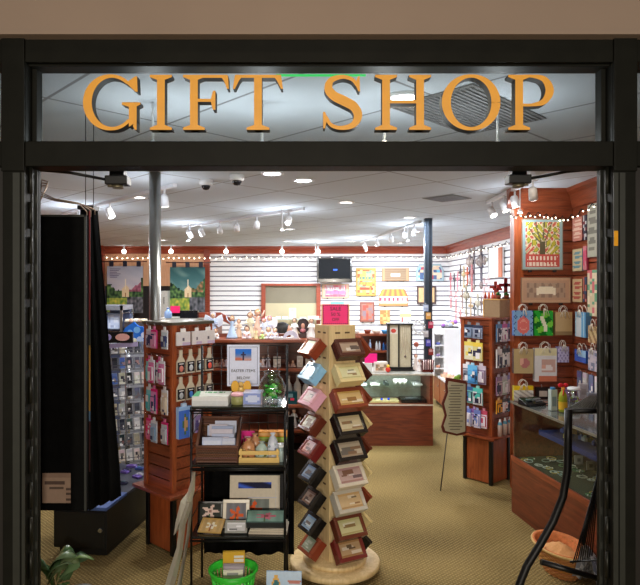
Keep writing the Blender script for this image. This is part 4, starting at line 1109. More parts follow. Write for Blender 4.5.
# long pale wrapped fronds at the left side of the rack
bs = at(190, 480, 3.27)
t = thing('hanging_wrap', 'long pale folded plastic wrap hanging at the left of the wire rack', 'wrap', bs + Vector((0, -.035, 0)))
WR = paint('pale_wrap', 0.4, 0.12, 20)
def strip(name, Lp, Rp, d, c):
    m = MB(); n = len(Lp); row = []
    for k, ((xa, ya), (xb, yb)) in enumerate(zip(Lp, Rp)):
        xm, ym = (xa + xb) / 2, (ya + yb) / 2
        row.append([m.v(at(xa, ya, d + .01 * (k % 2)) - bs), m.v(at(xm, ym, d - .018) - bs), m.v(at(xb, yb, d + .012) - bs), m.v(at(xm, ym, d + .02) - bs)])
    for a, b in zip(row, row[1:]):
        for q in range(4): m.f([a[q], a[(q + 1) % 4], b[(q + 1) % 4], b[q]], jit(c, 8) if q else lerp(c, (255, 255, 255), .12))
    m.f(row[0][::-1], c); m.f(row[-1], c)
    m.build(name, WR, t)
strip('fold', [(195, 470), (189, 490), (182, 499), (177, 520), (175, 533)], [(197, 470), (196, 488), (191, 508), (185, 518), (178, 530)], 3.27, (176, 172, 156))
strip('fold', [(188, 500), (181, 520), (178, 545), (170, 570), (164, 592)], [(194, 502), (187, 522), (184, 548), (178, 575), (172, 594)], 3.25, (160, 156, 140))
strip('fold', [(193, 470), (191, 500), (188, 530), (183, 560), (176, 595)], [(195, 470), (194, 502), (191, 532), (186, 562), (181, 597)], 3.30, (150, 146, 132))

# ---------------------------------------------------------------- revolving display of keepsake boxes
VC = Vector((X(335, 3.72), 3.74, 0)); s_ = .0925; VR = R(27.6)
t = thing('revolving_display', 'tall light maple revolving column with keepsake boxes on its sides', 'display stand', VC, VR)
m = MB(); m.lathe([(.27, .03), (.28, .036), (.28, .058), (.272, .066), (.001, .066)], 48); m.build('base_disc', MAPLE, t)
m = MB(); m.lathe([(.19, .066), (.198, .071), (.198, .088), (.19, .094), (.001, .094)], 40); m.build('turntable', MAPLE, t)
for k in range(4):
    a = PI / 4 + k * PI / 2; m = MB(); m.tube([(math.cos(a) * .2 - .012, math.sin(a) * .2, .0165), (math.cos(a) * .2 + .012, math.sin(a) * .2, .0165)], .0165, 12); m.box((math.cos(a) * .2 - .015, math.sin(a) * .2 - .01, .022), (math.cos(a) * .2 + .015, math.sin(a) * .2 + .01, .031)); m.build('caster', BLACK, t)
m = MB(); m.box((-s_, -s_, .094), (s_, s_, 1.522)); m.build('column', MAPLE, t, bevel=.002)
bz_ = [1.402 - .1535 * k for k in range(9)]
for f in (0, 1, 3):
    for k, z in enumerate(bz_):
        m = MB(); m.M = Matrix.Rotation(f * PI / 2, 4, 'Z')
        m.bm.free()
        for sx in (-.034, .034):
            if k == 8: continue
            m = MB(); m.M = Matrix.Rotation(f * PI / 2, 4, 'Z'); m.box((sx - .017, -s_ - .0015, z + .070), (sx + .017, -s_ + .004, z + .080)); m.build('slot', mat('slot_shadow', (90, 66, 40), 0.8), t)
WD = {'dark': (70, 34, 26), 'red': (132, 58, 36), 'cream': (226, 208, 150), 'black': (22, 20, 20), 'white': (222, 214, 196), 'silver': (196, 192, 180), 'brown': (96, 44, 30), 'mahog': (110, 36, 34), 'blue': (140, 190, 226), 'pink': (226, 170, 190)}
# per face: colour word, frame colour, inner colours
front = [('dark brown', 'dark', (150, 120, 100)), ('cream', 'cream', (220, 216, 160)), ('reddish brown', 'red', (206, 166, 96)), ('black', 'black', (196, 180, 140)), ('black', 'black', (176, 160, 140)),
         ('ivory', 'white', (190, 150, 150)), ('silver edged', 'silver', (206, 170, 120)), ('brown', 'brown', (190, 186, 130)), ('mahogany', 'mahog', (170, 130, 86))]
left = [('tan brown', 'red', (190, 196, 170)), ('light blue', 'blue', (170, 206, 236)), ('pink', 'pink', (236, 206, 216)), ('brown', 'brown', (196, 190, 160)), ('mahogany', 'mahog', (206, 130, 120)),
        ('black', 'black', (120, 150, 196)), ('black', 'black', (120, 90, 80)), ('black', 'black', (150, 186, 226)), ('brown', 'red', (150, 170, 150))]
back = [('brown', 'red', (150, 90, 60)), ('dark brown', 'dark', (110, 60, 40)), ('red brown', 'red', (140, 80, 50)), ('cream', 'cream', (216, 200, 140)), ('brown', 'brown', (100, 56, 40)), ('cream', 'cream', (216, 200, 140)), ('brown', 'red', (120, 60, 40)), ('olive cream', 'cream', (180, 170, 110)), ('black', 'black', (40, 40, 40))]
for face, lst, nm, w, h in ((0, front, 'front', .215, .150), (3, left, 'left', .19, .145), (1, back, 'right', .18, .145)):
    fr_o, fr_r = gface((VC.x, VC.y), VR, s_, face)
    for k, (cn, key, inner) in enumerate(lst):
        e = R(38 if face == 0 else 42)
        if face == 0: w, h = [(.170, .112), (.172, .118), (.20, .128), (.19, .135), (.19, .13), (.195, .13), (.19, .13), (.19, .13), (.185, .13)][k]
        else: w, h = (.145, .118) if face == 3 else (.15, .125)
        c = WD[key]
        p = frame_pt(fr_o, fr_r, 0, bz_[k] - .06, h * math.sin(e) + .047 * math.cos(e) + .002)
        if k == 8: p.z += .022
        t = thing('keepsake_box', f'{cn} keepsake box with picture lid, {ORD[k]} from top on {nm} side of maple column', 'box', p, 0, f'keepsake boxes on the {nm} side of the maple column')
        t.rotation_euler = (Matrix.Rotation(fr_r, 4, 'Z') @ Matrix.Rotation(-e, 4, 'X')).to_euler()
        th = .052
        m = MB(); m.box((-w / 2, -.004, 0), (w / 2, th - .006, h), c); m.build('body', PG, t, bevel=.003)
        m = MB(); b = .020
        c2 = lerp(c, (255, 220, 180), .10)
        for a_ in ((-w / 2 - .003, -.003, w / 2 + .003, b), (-w / 2 - .003, h - b, w / 2 + .003, h + .003), (-w / 2 - .003, b, -w / 2 + b, h - b), (w / 2 - b, b, w / 2 + .003, h - b)):
            m.box((a_[0], -.024, a_[1]), (a_[2], -.0045, a_[3]), c2)
        m.build('lid_frame', PG, t, bevel=.004)
        rnd = random.Random(k * 3 + face)
        pf = cardf(inner, lerp(inner, (236, 226, 200), .3), [lerp(inner, (120, 80, 50), .6), lerp(inner, (60, 60, 60), .5), lerp(inner, (240, 236, 226), .7)], .12, k * 5 + face * 3, lerp(inner, (150, 110, 70), .3))
        m = MB(); m.box((-w / 2 + b, -.018, b), (w / 2 - b, -.0045, h - b), inner); m.pic(-w / 2 + b + .004, b + .004, w - 2 * b - .008, h - 2 * b - .008, 12, 9, pf, -.0188)
        m.build('picture', PG, t)
# sale sign
t = thing('sale_sign', 'hot pink sale sign with a dashed black border on the maple column', 'sign', (X(335.5, 3.70), 3.70, 1.522))
HOT = mat('hot_pink_card', (238, 34, 118), 0.6, 0, .03)
m = MB(); m.box((-.088, .0035, 0), (.088, .012, .128), (226, 196, 140)); m.build('backing', P, t)
m = MB(); m.box((-.080, 0, .002), (.080, .003, .126)); m.build('card', HOT, t)
m = MB()
for i in range(13):
    x = -.075 + .15 * i / 12
    for z in (.006, .118): m.box((x - .004, -.001, z), (x + .004, 0, z + .004))
for i in range(9):
    z = .01 + .104 * i / 8
    for x in (-.077, .073): m.box((x, -.001, z - .0035), (x + .004, 0, z + .0035))
m.build('dashed_border', INK, t)
text_mesh('SALE', .032, 'lettering', INK, t, (0, -.001, .098)); text_mesh('50 %', .030, 'lettering', INK, t, (0, -.001, .064)); text_mesh('OFF', .026, 'lettering', INK, t, (0, -.001, .032))

# ---------------------------------------------------------------- figurine shelf unit behind the rack
U0, U1 = X(204, 4.95), X(313, 4.95); UD0, UD1 = 4.85, 5.2
ub = Vector(((U0 + U1) / 2, (UD0 + UD1) / 2, 0))
t = thing('figurine_shelf', 'wide dark cherry slat shelf unit full of figurines behind the wire rack', 'shelf unit', ub)
def um(): m = MB(); m.M = wm(ub); return m
m = um(); z = .05
while z < 1.30: m.box((U0, UD1 - .05, z), (U1, UD1 - .03, z + .078)); z += .088
m.build('slat_back', DKWOOD, t)
m = um(); m.box((U0, UD1 - .03, 0), (U1, UD1, 1.30)); m.build('back_panel', CASEWD, t)
m = um(); m.box((U0, UD0 + .08, 0), (U1, UD1 - .05, .42)); m.build('plinth', mat('dark_plinth', (26, 20, 18), .6), t)
for z, d0 in ((1.33, UD0 - .0), (1.09, UD0 + .04), (.805, UD0), (.60, UD0)):
    m = um(); m.box((U0 - .01, d0, z - .022), (U1 + .01, UD1 if z > 1.3 else UD1 - .05, z)); m.build('shelf', CHERRYX, t, bevel=.002)
for x in (U0, U1 - .02):
    m = um(); m.box((x, UD0 + .12, 0), (x + .02, UD1, 1.31)); m.build('side_panel', CASEWD, t)
def figure(p, h, robe, hair, label, group=None, wings=0, seed=0, skin=(226, 186, 160), style='stand', name='figurine', rz=0):
    rnd = random.Random(seed); robe = lerp(robe, (236, 238, 246), .35); hair = lerp(hair, (90, 70, 60), .2)
    r = h * .2
    m = MB()
    if style == 'stand':
        m.lathe([(r * 1.15, 0), (r * 1.1, h * .04), (r * .85, h * .25), (r * .5, h * .52), (r * .62, h * .68), (r * .35, h * .78), (r * .2, h * .82)], 14, robe, sy=.8)
        m.tube([(-r * .5, 0, h * .72), (-r * .9, -r * .3, h * .56), (-r * .1, -r * .7, h * .60)], [r * .22, r * .2, r * .12], 6, lerp(robe, (255, 255, 255), .15))
        m.tube([(r * .5, 0, h * .72), (r * .9, -r * .3, h * .56), (r * .1, -r * .7, h * .60)], [r * .22, r * .2, r * .12], 6, lerp(robe, (255, 255, 255), .15))
    elif style == 'arms':
        m.lathe([(r * 1.4, 0), (r * 1.2, h * .08), (r * .6, h * .40), (r * .32, h * .58), (r * .5, h * .70), (r * .25, h * .78)], 14, robe, sy=.8)
        m.tube([(-r * .4, 0, h * .70), (-r * 1.0, -r * .2, h * .82), (-r * 1.3, 0, h * .98)], [r * .2, r * .16, r * .1], 6, lerp(robe, (255, 255, 255), .2))
        m.tube([(r * .4, 0, h * .70), (r * 1.0, -r * .2, h * .82), (r * 1.25, 0, h * .98)], [r * .2, r * .16, r * .1], 6, lerp(robe, (255, 255, 255), .2))
    else:   # crouching child
        m.ball((0, 0, h * .32), h * .32, robe, (1.1, .9, 1)); m.ball((-h * .2, -h * .2, h * .12), h * .14, lerp(robe, (255, 255, 255), .3), (1.4, 1, .8)); m.ball((h * .22, -h * .2, h * .12), h * .14, lerp(robe, (255, 255, 255), .3), (1.4, 1, .8))
        m.tube([(-h * .25, 0, h * .5), (-h * .15, -h * .3, h * .35)], h * .07, 6, skin); m.tube([(h * .25, 0, h * .5), (h * .15, -h * .3, h * .35)], h * .07, 6, skin)
    hr = h * (.105 if style != 'child' else .2); hz = h * (.88 if style != 'child' else .78)
    m.ball((0, -hr * .1, hz), hr, skin, (.9, .95, 1.1)); m.ball((0, hr * .22, hz + hr * .2), hr * 1.12, hair, (1, .95, 1.08)); m.ball((0, -hr * 1.02, hz - hr * .1), hr * .16, lerp(skin, (200, 120, 100), .3), n=6, m=4)
    for sg in (-1, 1): m.ball((sg * hr * .35, -hr * .95, hz + hr * .12), hr * .12, (50, 40, 40), n=6, m=4)
    if not wings:
        return tag(m.build(name, PC, None, p, (0, 0, rz)), label, 'figurine', group)
    t = thing('angel_figurine', label, 'figurine', p, rz, group)
    m.build('body', PC, t)
    for sg in (-1, 1):
        m = MB(); k = h * .9; m.prism([(sg * r * .2, h * .55), (sg * r * 1.0, h * .42), (sg * r * 1.7, h * .50), (sg * r * 1.9, h * .72), (sg * r * 1.6, h * .92), (sg * r * .9, h * .86), (sg * r * .3, h * .75)], r * .5, r * .5 + h * .05, lerp(robe, (255, 255, 255), .45)); m.build('wing', PC, t, bevel=h * .012)
    return t
FT = 1.33
figure((X(213, 5.0), 5.0, FT), .215, (150, 180, 226), (200, 206, 226), 'tall pale blue winged angel at the left end of the figurine shelf', None, 1, 1, style='stand')
figure((X(216, 4.92), 4.90, FT), .085, (220, 224, 234), (190, 130, 90), 'tiny crouching white child in front of the tall blue angel', None, 0, 2, style='child')
figure((X(232, 5.02), 5.02, FT), .185, (150, 190, 236), (170, 120, 70), 'pale blue dancing lady with raised arms on the top figurine shelf', None, 0, 3, style='arms')
figure((X(238.5, 5.1), 5.12, FT), .15, (196, 150, 110), (150, 100, 60), 'brown figurine just behind the dancing blue lady', None, 0, 4)
figure((X(247, 4.93), 4.92, FT), .105, (226, 206, 222), (90, 60, 50), 'small kneeling figure in white and pink above the easter sign', None, 0, 5, style='child')
specs = [(250, 5.09, .21, (206, 196, 150), (150, 100, 60), 'slim beige figurine behind the kneeling pink one', 'stand', 0),
         (257.5, 5.11, .235, (210, 150, 120), (196, 150, 90), 'tallest figurine, with a tan bouquet, in the middle of the top shelf', 'arms', 0),
         (256, 4.94, .09, (220, 200, 130), (60, 40, 40), 'small yellow robed figurine in front of the tallest one', 'stand', 0),
         (264, 5.02, .165, (180, 196, 226), (226, 130, 160), 'pale blue figurine with a pink bonnet right of the tallest one', 'stand', 0),
         (262.5, 4.91, .07, (150, 210, 70), (236, 236, 236), 'tiny lime green and white child figure on the shelf edge', 'child', 0),
         (269.5, 5.10, .18, (196, 206, 236), (226, 140, 170), 'white figurine with a pink hat next to the clerk', 'stand', 1),
         (268.5, 4.92, .095, (206, 214, 240), (210, 190, 160), 'small bluish crouching cherub near the middle of the shelf edge', 'child', 1),
         (275, 4.96, .085, (200, 206, 236), (190, 170, 150), 'small reclining white cherub below the clerk', 'child', 0)]
for i, (xp, d, h, c, hc, lab, st, wg) in enumerate(specs): figure((X(xp, d), d, FT), h, c, hc, lab, None, wg, 20 + i, style=st)
figure((X(294.5, 5.02), 5.02, FT), .165, (240, 240, 240), (90, 50, 40), 'white gowned figurine in front of the pass-through window', None, 0, 40, name='figurine')
# round framed portrait
t = thing('round_portrait', 'dark round framed portrait ornament right of the white gowned figurine', 'ornament', (X(303, 5.05), 5.05, FT))
m = MB(); m.M = Matrix.Translation((0, 0, .10)) @ Matrix.Rotation(R(90), 4, 'X')
n = 20
m.rings([[(r_ * .8 * math.cos(2 * PI * q / n), r_ * math.sin(2 * PI * q / n), z_) for q in range(n)] for r_, z_ in ((.062, -.008), (.066, .004), (.058, .012), (.05, .006))], (44, 26, 34), True); m.build('frame', PC, t)
m = MB(); m.ball((0, -.012, .10), .020, (216, 160, 140), (.8, .4, 1.2)); m.ball((0, -.010, .062), .024, (190, 120, 130), (1, .4, .8)); m.build('face', PC, t)
m = MB(); m.box((-.03, -.02, 0), (.03, .02, .04), (60, 40, 40)); m.build('foot', PC, t, bevel=.003)
# arched ornament and small dish
m = MB(); m.rings([[(.062 * k * math.cos(PI * q / 16), y, .07 * k * math.sin(PI * q / 16)) for q in range(17)] + [(.062 * .6 * math.cos(PI * q / 16), y, .06 * .6 * math.sin(PI * q / 16)) for q in range(16, -1, -1)] for y, k in ((-.012, 1), (.012, 1))], (190, 190, 214), True, False)
m.box((-.07, -.02, -.0), (.07, .02, .012), (206, 196, 200))
item('arched_ornament', 'pale arched ornament on the shelf edge below the white gowned figurine', 'ornament', m, PC, (X(290.5, 4.92), 4.92, FT))
m = MB(); m.box((-.04, -.02, 0), (.04, .02, .022), (196, 196, 206)); item('name_block', 'flat grey-white block on the shelf edge below the clerk', 'ornament', m, PC, (X(278.5, 4.88), 4.88, FT), bevel=.003)
for i, (xp, h, c) in enumerate(((308, .13, (226, 222, 214)), (311.5, .16, (236, 236, 236)), (316, .11, (206, 160, 140)))):
    figure((X(xp, 5.1), 5.13 - .10 * (i % 2), FT), h, c, (150, 110, 90), f'white figurine at the right end of the top shelf, {ORD[i]} from its left', None, 0, 50 + i)
# second shelf
F2 = 1.09
sec = [(212, .07, (226, 140, 100), 'child'), (217, .06, (220, 196, 150), 'child'), (222, .075, (206, 130, 110), 'child'), (226.5, .085, (214, 206, 226), 'stand'), (263, .09, (226, 206, 214), 'stand'), (268, .105, (200, 190, 206), 'stand'),
       (261, .06, (190, 200, 226), 'child'), (288, .05, (170, 110, 90), 'child'), (293, .06, (190, 130, 100), 'child')]
for i, (xp, h, c, st) in enumerate(sec): figure((X(xp, 5.0), 5.0, F2), h, c, (150, 100, 80), f'small figurine on the second figurine shelf, {ORD[i]} of the row', 'small figurines on the second shelf', 0, 60 + i, style=st)
for i, (xp, w, h) in enumerate(((277, .062, .09), (300, .05, .095), (308.5, .05, .09))):
    m = MB(); m.box((-w / 2, 0, 0), (w / 2, .012, h), (214, 210, 206)); m.pic(-w * .38, h * .15, w * .76, h * .7, 6, 7, cardf((196, 190, 186), (206, 196, 186), [(150, 130, 120), (226, 220, 216)], .2, i), -.0006)
    item('small_plaque', f'small white plaque on the second figurine shelf, {ORD[i]} from left', 'plaque', m, PG, (X(xp, 4.98), 4.98, F2), bevel=.001)
# third shelf: bottles and a teal box
F3 = .805
def bottle(p, h, r, c, cap, label, group=None, name='bottle', lab=None):
    m = MB(); m.lathe([(r * .92, 0), (r, h * .03), (r, h * .55), (r * .8, h * .66), (r * .35, h * .76), (r * .32, h * .88)], 14, c); m.build
    t = thing(name, label, 'bottle', p, 0, group); m.build('body', PG, t)
    m = MB(); m.lathe([(r * .4, h * .88), (r * .4, h)], 12, cap); m.build('cap', PC, t)
    if lab: m = MB(); m.lathe([(r * 1.02, h * .15), (r * 1.02, h * .45)], 14, lab, cap=False); m.build('label_band', P, t)
    return t
for i, (xp, h) in enumerate(((288.5, .215), (297.3, .225), (306, .20))):
    bottle((X(xp, 4.98), 5.0, F3), h, .031, (216, 216, 210), (196, 196, 190), f'clear white bottle on the third figurine shelf, {ORD[i]} from left', 'white bottles on the third shelf', lab=(230, 226, 220))
m = MB(); m.box((-.055, 0, 0), (.055, .06, .10), (24, 74, 84)); m.box((-.02, -.001, .055), (.02, 0, .085), (120, 160, 170)); m.box((.0, -.001, .03), (.03, 0, .05), (206, 60, 90)); item('gift_box', 'dark teal box in front of the white bottles on the third shelf', 'box', m, PG, (X(290.5, 4.88), 4.875, F3), bevel=.002)
for i, (xp, h, c) in enumerate(((288, .13, (150, 146, 140)), (294, .15, (190, 190, 190)), (300, .08, (150, 170, 150)), (309, .09, (170, 160, 150)))):
    figure((X(xp, 4.95), 4.96, .60), h, c, (130, 120, 110), f'grey statuette on the lowest figurine shelf, {ORD[i]} from left', 'grey statuettes on the lowest shelf', 0, 80 + i)

# ---------------------------------------------------------------- back wall: window, television, plaques
def wall_thing(name, label, cat, xp, yp, d): return thing(name, label, cat, at(xp, yp, d))
DQ = DB - .001
t = thing('pass_through_window', 'red framed pass-through window in the white back wall', 'window', (X(291, DQ), DB, Z(345, DQ)))
w = X(320.5, DQ) - X(261.5, DQ); h = Z(283.5, DQ) - Z(345, DQ); fw = .085
m = MB()
m.box((-w / 2, -.07, 0), (-w / 2 + fw, .0, h)); m.box((w / 2 - fw, -.07, 0), (w / 2, .0, h)); m.box((-w / 2, -.08, h - .05), (w / 2, .0, h)); m.box((-w / 2, -.07, 0), (w / 2, 0, .05)); m.build('frame', CROWN, t, bevel=.005)
m = MB(); m.box((-w / 2 + fw, -.02, .05), (w / 2 - fw, -.012, h * .68)); m.build('lower_panel', CREAM, t)
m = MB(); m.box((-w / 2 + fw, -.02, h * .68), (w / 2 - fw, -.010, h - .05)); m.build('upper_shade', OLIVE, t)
sy = Z(319, 11.9)
t = thing('glass_shelf', 'long glass shelf with white boxes across the pass-through window', 'shelf', (X(293, 11.95), 12.05, sy))
sw = X(323, 11.95) - X(265, 11.95)
m = MB(); m.box((-sw / 2, -.12, -.02), (sw / 2, .13, 0)); m.build('pane', mat('frosted_shelf', (180, 190, 180), .2), t)
m = MB(); 
for sx in (-.4, .4): m.box((sx, .05, -.12), (sx + .02, .226, -.0215))
m.build('bracket', CHROME, t)
for i, (xa, xb, hh, c) in enumerate(((265, 270, .04, (236, 236, 230)), (270.5, 275, .025, (226, 230, 226)), (275.5, 280.5, .045, (226, 234, 214)), (282, 288, .045, (240, 240, 236)), (289, 296, .21, (238, 228, 200)), (300, 306, .03, (236, 236, 230)), (308, 319, .05, (244, 244, 244)))):
    ww = X(xb, 11.95) - X(xa, 11.95); m = MB(); m.box((0, 0, 0), (ww, .10, hh), c)
    if hh > .2: m.box((ww * .3, -.001, hh * .8), (ww * .7, 0, hh * .86), (110, 100, 90)); m.box((ww * .1, -.001, hh * .1), (ww * .9, 0, hh * .7), (236, 232, 214))
    item('display_box', ('tall cream box standing on the glass shelf of the window' if hh > .2 else f'low white box on the glass shelf of the window, {ORD[i]} from left'), 'box', m, P, (X(xa, 11.95), 11.96, sy), bevel=.003)
# television
D = 12.05
t = thing('television', 'black flat television mounted high on the white back wall', 'television', at(334.5, 270, D))
w, h = X(352, D) - X(317, D), Z(257, D) - Z(282, D)
m = MB(); m.box((-w / 2, 0, -h / 2), (w / 2, .07, h / 2)); m.box((-.12, .07, -.12), (.12, .22, .12)); m.build('housing', mat('tv_black', (12, 12, 14), .15), t, bevel=.008)
m = MB(); m.box((-w / 2 + .03, -.004, -h / 2 + .075), (w / 2 - .03, -.0005, h / 2 - .03)); m.build('screen', mat('tv_screen', (10, 12, 16), .5, spec=.15, emit=(60, 80, 96), estr=.03), t)
m = MB(); m.box((-.025, -.007, -.01), (.055, -.0045, .018)); m.build('screen_mark', mat('blue_mark', (40, 90, 220), .5, emit=(30, 90, 240), estr=1.0), t)
m = MB(); m.box((-.03, -.002, -h / 2 + .03), (.03, -.0005, -h / 2 + .04), (170, 170, 175)); m.build('badge', P, t)

def mosaic(cols, nx, ny, seed, band=None, border=None, text=None):
    rnd = random.Random(seed); G = [[rnd.choice(cols) for _ in range(nx)] for _ in range(ny)]
    def f(u, v):
        if border and (u < .07 or u > .93 or v < .07 or v > .93): return border
        if text:
            for (v0, v1, c) in text:
                if v0 < v < v1 and .15 < u < .85: return c if (math.sin(u * 61) + math.sin(u * 37 + v0 * 20)) > -.3 else lerp(c, G[0][0], .7)
        return G[min(ny - 1, int(v * ny))][min(nx - 1, int(u * nx))]
    return f
def plaque(label, x0, y0, x1, y1, d, f, edge=(120, 90, 60), nx=14, ny=12, shape='rect', name='wall_plaque', cat='plaque', group=None, rz=0, off=0, t_=.018, pegs=True):
    w, h = X(x1, d) - X(x0, d), Z(y0, d) - Z(y1, d)
    t = thing(name, label, cat, (X((x0 + x1) / 2, d), d - off, Z(y1, d)), rz, group)
    if shape == 'rect': pts = [(-w / 2, 0), (w / 2, 0), (w / 2, h), (-w / 2, h)]
    elif shape == 'house': pts = [(-w / 2, 0), (w / 2, 0), (w / 2, h * .6), (w * .38, h), (-w * .38, h), (-w / 2, h * .6)]
    else: pts = [(-w / 2, 0), (w / 2, 0), (w / 2, h * .55)] + [(w / 2 * math.cos(a), h * .55 + h * .45 * math.sin(a)) for a in [PI * k / 10 for k in range(1, 10)]] + [(-w / 2, h * .55)]
    m = MB(); m.prism(pts, 0, t_, edge); m.build('board', P, t)
    m = MB()
    ymax = max(p[1] for p in pts)
    def half(z):   # half width of the outline at height z
        if shape == 'rect': return w / 2
        if shape == 'house': return w / 2 if z < h * .6 else w / 2 - (w * .12) * (z - h * .6) / (h * .4)
        return w / 2 if z < h * .55 else w / 2 * math.sqrt(max(0, 1 - ((z - h * .55) / (h * .45)) ** 2))
    g = []
    for j in range(ny + 1):
        z = h * (.02 + .96 * j / ny); hw = max(.001, half(z) - w * .02)
        g.append([m.v((-hw + 2 * hw * i / nx, -.0012, z)) for i in range(nx + 1)])
    for j in range(ny):
        for i in range(nx): m.f([g[j][i], g[j][i + 1], g[j + 1][i + 1], g[j + 1][i]], f((i + .5) / nx, (j + .5) / ny))
    m.build('print', P, t)
    if pegs and rz == 0:
        m = MB()
        for sx in (-w * .3, w * .3): m.box((sx - .01, -.012, -.018), (sx + .01, t_ + .01, 0), (50, 46, 46))
        m.build('peg', P, t)
    return t
D = DB - .03
plaque('pink and white lettered plaque below the television', 322, 284, 349, 298, D, mosaic([(236, 130, 150), (240, 160, 170), (226, 200, 206)], 7, 5, 1, None, (226, 190, 160), [(.58, .78, (240, 236, 240)), (.3, .5, (190, 140, 190)), (.1, .22, (232, 110, 130))]), (206, 160, 130), 22, 14)
plaque('tall yellow and red patchwork plaque right of the television', 356, 268, 376, 296, D, mosaic([(226, 190, 90), (236, 206, 110), (216, 110, 80), (140, 170, 150), (240, 220, 150)], 6, 9, 2, None, (196, 160, 90), [(.62, .68, (110, 150, 140)), (.42, .50, (236, 150, 90)), (.22, .3, (200, 90, 70))]), (190, 160, 90), 16, 20)
plaque('brown banner plaque with a pale centre ribbon on the back wall', 382, 268, 409, 281, D, lambda u, v: (226, 220, 206) if abs(v - .45 + (u - .5) ** 2 * .9) < .12 and abs(u - .5) < .2 else ((166, 144, 118) if int(v * 12) % 2 else (150, 124, 100)) if .07 < u < .93 else (196, 160, 124), (180, 140, 100), 22, 12)
plaque('pale blue house-shaped plaque partly behind the grey pole', 416, 264, 444, 281, D, mosaic([(120, 190, 216), (236, 214, 190), (190, 90, 110), (226, 200, 170), (90, 110, 150)], 8, 6, 3, None, (170, 196, 206)), (160, 180, 190), 16, 12, 'house')
plaque('orange arched plaque with a white lettered centre on the back wall', 379, 289, 408, 306, D, lambda u, v: (206, 150, 100) if v < .12 else ((240, 236, 232) if v < .6 and not ((math.sin(u * 40) > .2) and .25 < v < .5) else ((200, 90, 110) if v < .6 else (226, 150 + 30 * math.sin(u * 30), 90))), (200, 140, 90), 26, 14, 'house')
plaque('tan parchment plaque in a dark frame behind the grey pole', 417, 286, 436, 304, D, mosaic([(226, 190, 140), (222, 184, 134)], 4, 4, 4, None, (96, 80, 80)), (80, 66, 66), 14, 12)
plaque('tall brick red patchwork plaque above the pink price card', 360, 302, 374.5, 322, D, mosaic([(190, 96, 84), (170, 130, 120), (206, 120, 96), (150, 130, 140)], 5, 7, 5, None, (150, 96, 84)), (140, 90, 80), 12, 14)
plaque('small orange patchwork plaque left of the pale yellow one', 380, 310, 390, 324, D, mosaic([(226, 170, 100), (236, 196, 130), (210, 140, 90)], 5, 6, 6), (206, 160, 100), 8, 10)
plaque('small pale yellow and mint plaque over the tall display tower', 400, 310, 411, 322, D, lambda u, v: (196, 220, 206) if v > .7 else ((240, 236, 150) if v > .35 else ((226, 226, 220) if abs(u - .2) > .1 else (220, 90, 90))), (206, 216, 196), 8, 10)
plaque('cyan strip label on the back wall above the pink sale sign', 330.5, 302, 344, 305, D, lambda u, v: (120, 206, 230), (110, 196, 220), 2, 2, pegs=False)
# landscape hangings at the back left, generic painted scenery
def scenery(seed, dusk):
    def f(u, v):
        n1 = noise.noise(Vector((u * 5, v * 5, seed))); n2 = noise.noise(Vector((u * 14, v * 14, seed + 3)))
        hz = .52 + .07 * n1 + .05 * n2 + .5 * max(0, abs(u - .46) - .22) * (1 if u < .46 else 1.3)
        if abs(u - .52) < .012 and .5 < v < .72: return (226, 216, 190)
        if abs(u - .52) < .10 and .34 < v < .52 + .9 * (.10 - abs(u - .52)): return (216, 196, 160) if (abs(u - .52) > .02 or v > .44) else (150, 110, 70)
        if v > hz:
            k = .5 + .5 * noise.noise(Vector((u * 3 + v * 4, v * 6, seed + 7)))
            return lerp(lerp((210, 196, 200), (140, 156, 186), v), (236, 220, 206), k * .5) if not dusk else lerp(lerp((130, 170, 170), (40, 84, 90), v), (206, 216, 200), max(0, k - .45))
        if .62 < u < .95 and .46 < v < .85: return lerp((190, 120, 140), (110, 60, 80), .5 + n2) if not dusk else lerp((170, 120, 90), (60, 80, 50), .5 + n2)
        if v < .34 and u > .55: return lerp((120, 120, 130), (50, 56, 62), .5 + n2)
        if v < .32: return lerp((190, 186, 80), (90, 130, 60), .5 + n2)
        return lerp((96, 130, 76), (30, 56, 40), .5 + n2 * 1.2)
    return f
for (x0, y0, x1, y1, lab, sd, dusk, rx0, rx1) in ((107, 266, 143, 313, 'pastel landscape tapestry hanging left of the round steel pole', 1, False, 102, 147), (170, 267, 205, 313, 'dark green landscape tapestry hanging right of the round steel pole', 9, True, 166, 211)):
    D = 12.0
    w, h = X(x1, D) - X(x0, D), Z(y0, D) - Z(y1, D)
    t = thing('tapestry', lab, 'tapestry', (X((x0 + x1) / 2, D), D, Z(y1, D)))
    m = MB(); m.box((-w / 2, 0, 0), (w / 2, .01, h), (90, 90, 70)); m.pic(-w / 2, 0, w, h, 36, 44, scenery(sd, dusk), -.001)
    if not dusk:
        for k in range(6): m.box((-w * .42, -.002, h * (.93 - .035 * k)), (-w * .42 + w * (.3 - .05 * (k % 3)), -.0012, h * (.945 - .035 * k)), (110, 100, 130))
    m.build('cloth', P, t)
    m = MB(); m.tube([(X(rx0, D) - X((x0 + x1) / 2, D), 0, h + .09), (X(rx1, D) - X((x0 + x1) / 2, D), 0, h + .09)], .012, 8); m.build('rod', DKWOOD, t)
    for q in (-.38, 0, .38):
        m = MB(); m.box((q * w - .04, -.015, h - .01), (q * w + .04, .018, h + .105)); m.build('clip', mat('navy_clip', (20, 26, 50), .6), t, bevel=.004)
m = MB(); m.box((0, 0, 0), (X(180, 11.9) - X(170.5, 11.9), .006, .14), (240, 50, 120)); item('price_tag', 'pink price tag at the lower left corner of the dark tapestry', 'tag', m, P, at(170.5, 313, 11.95))
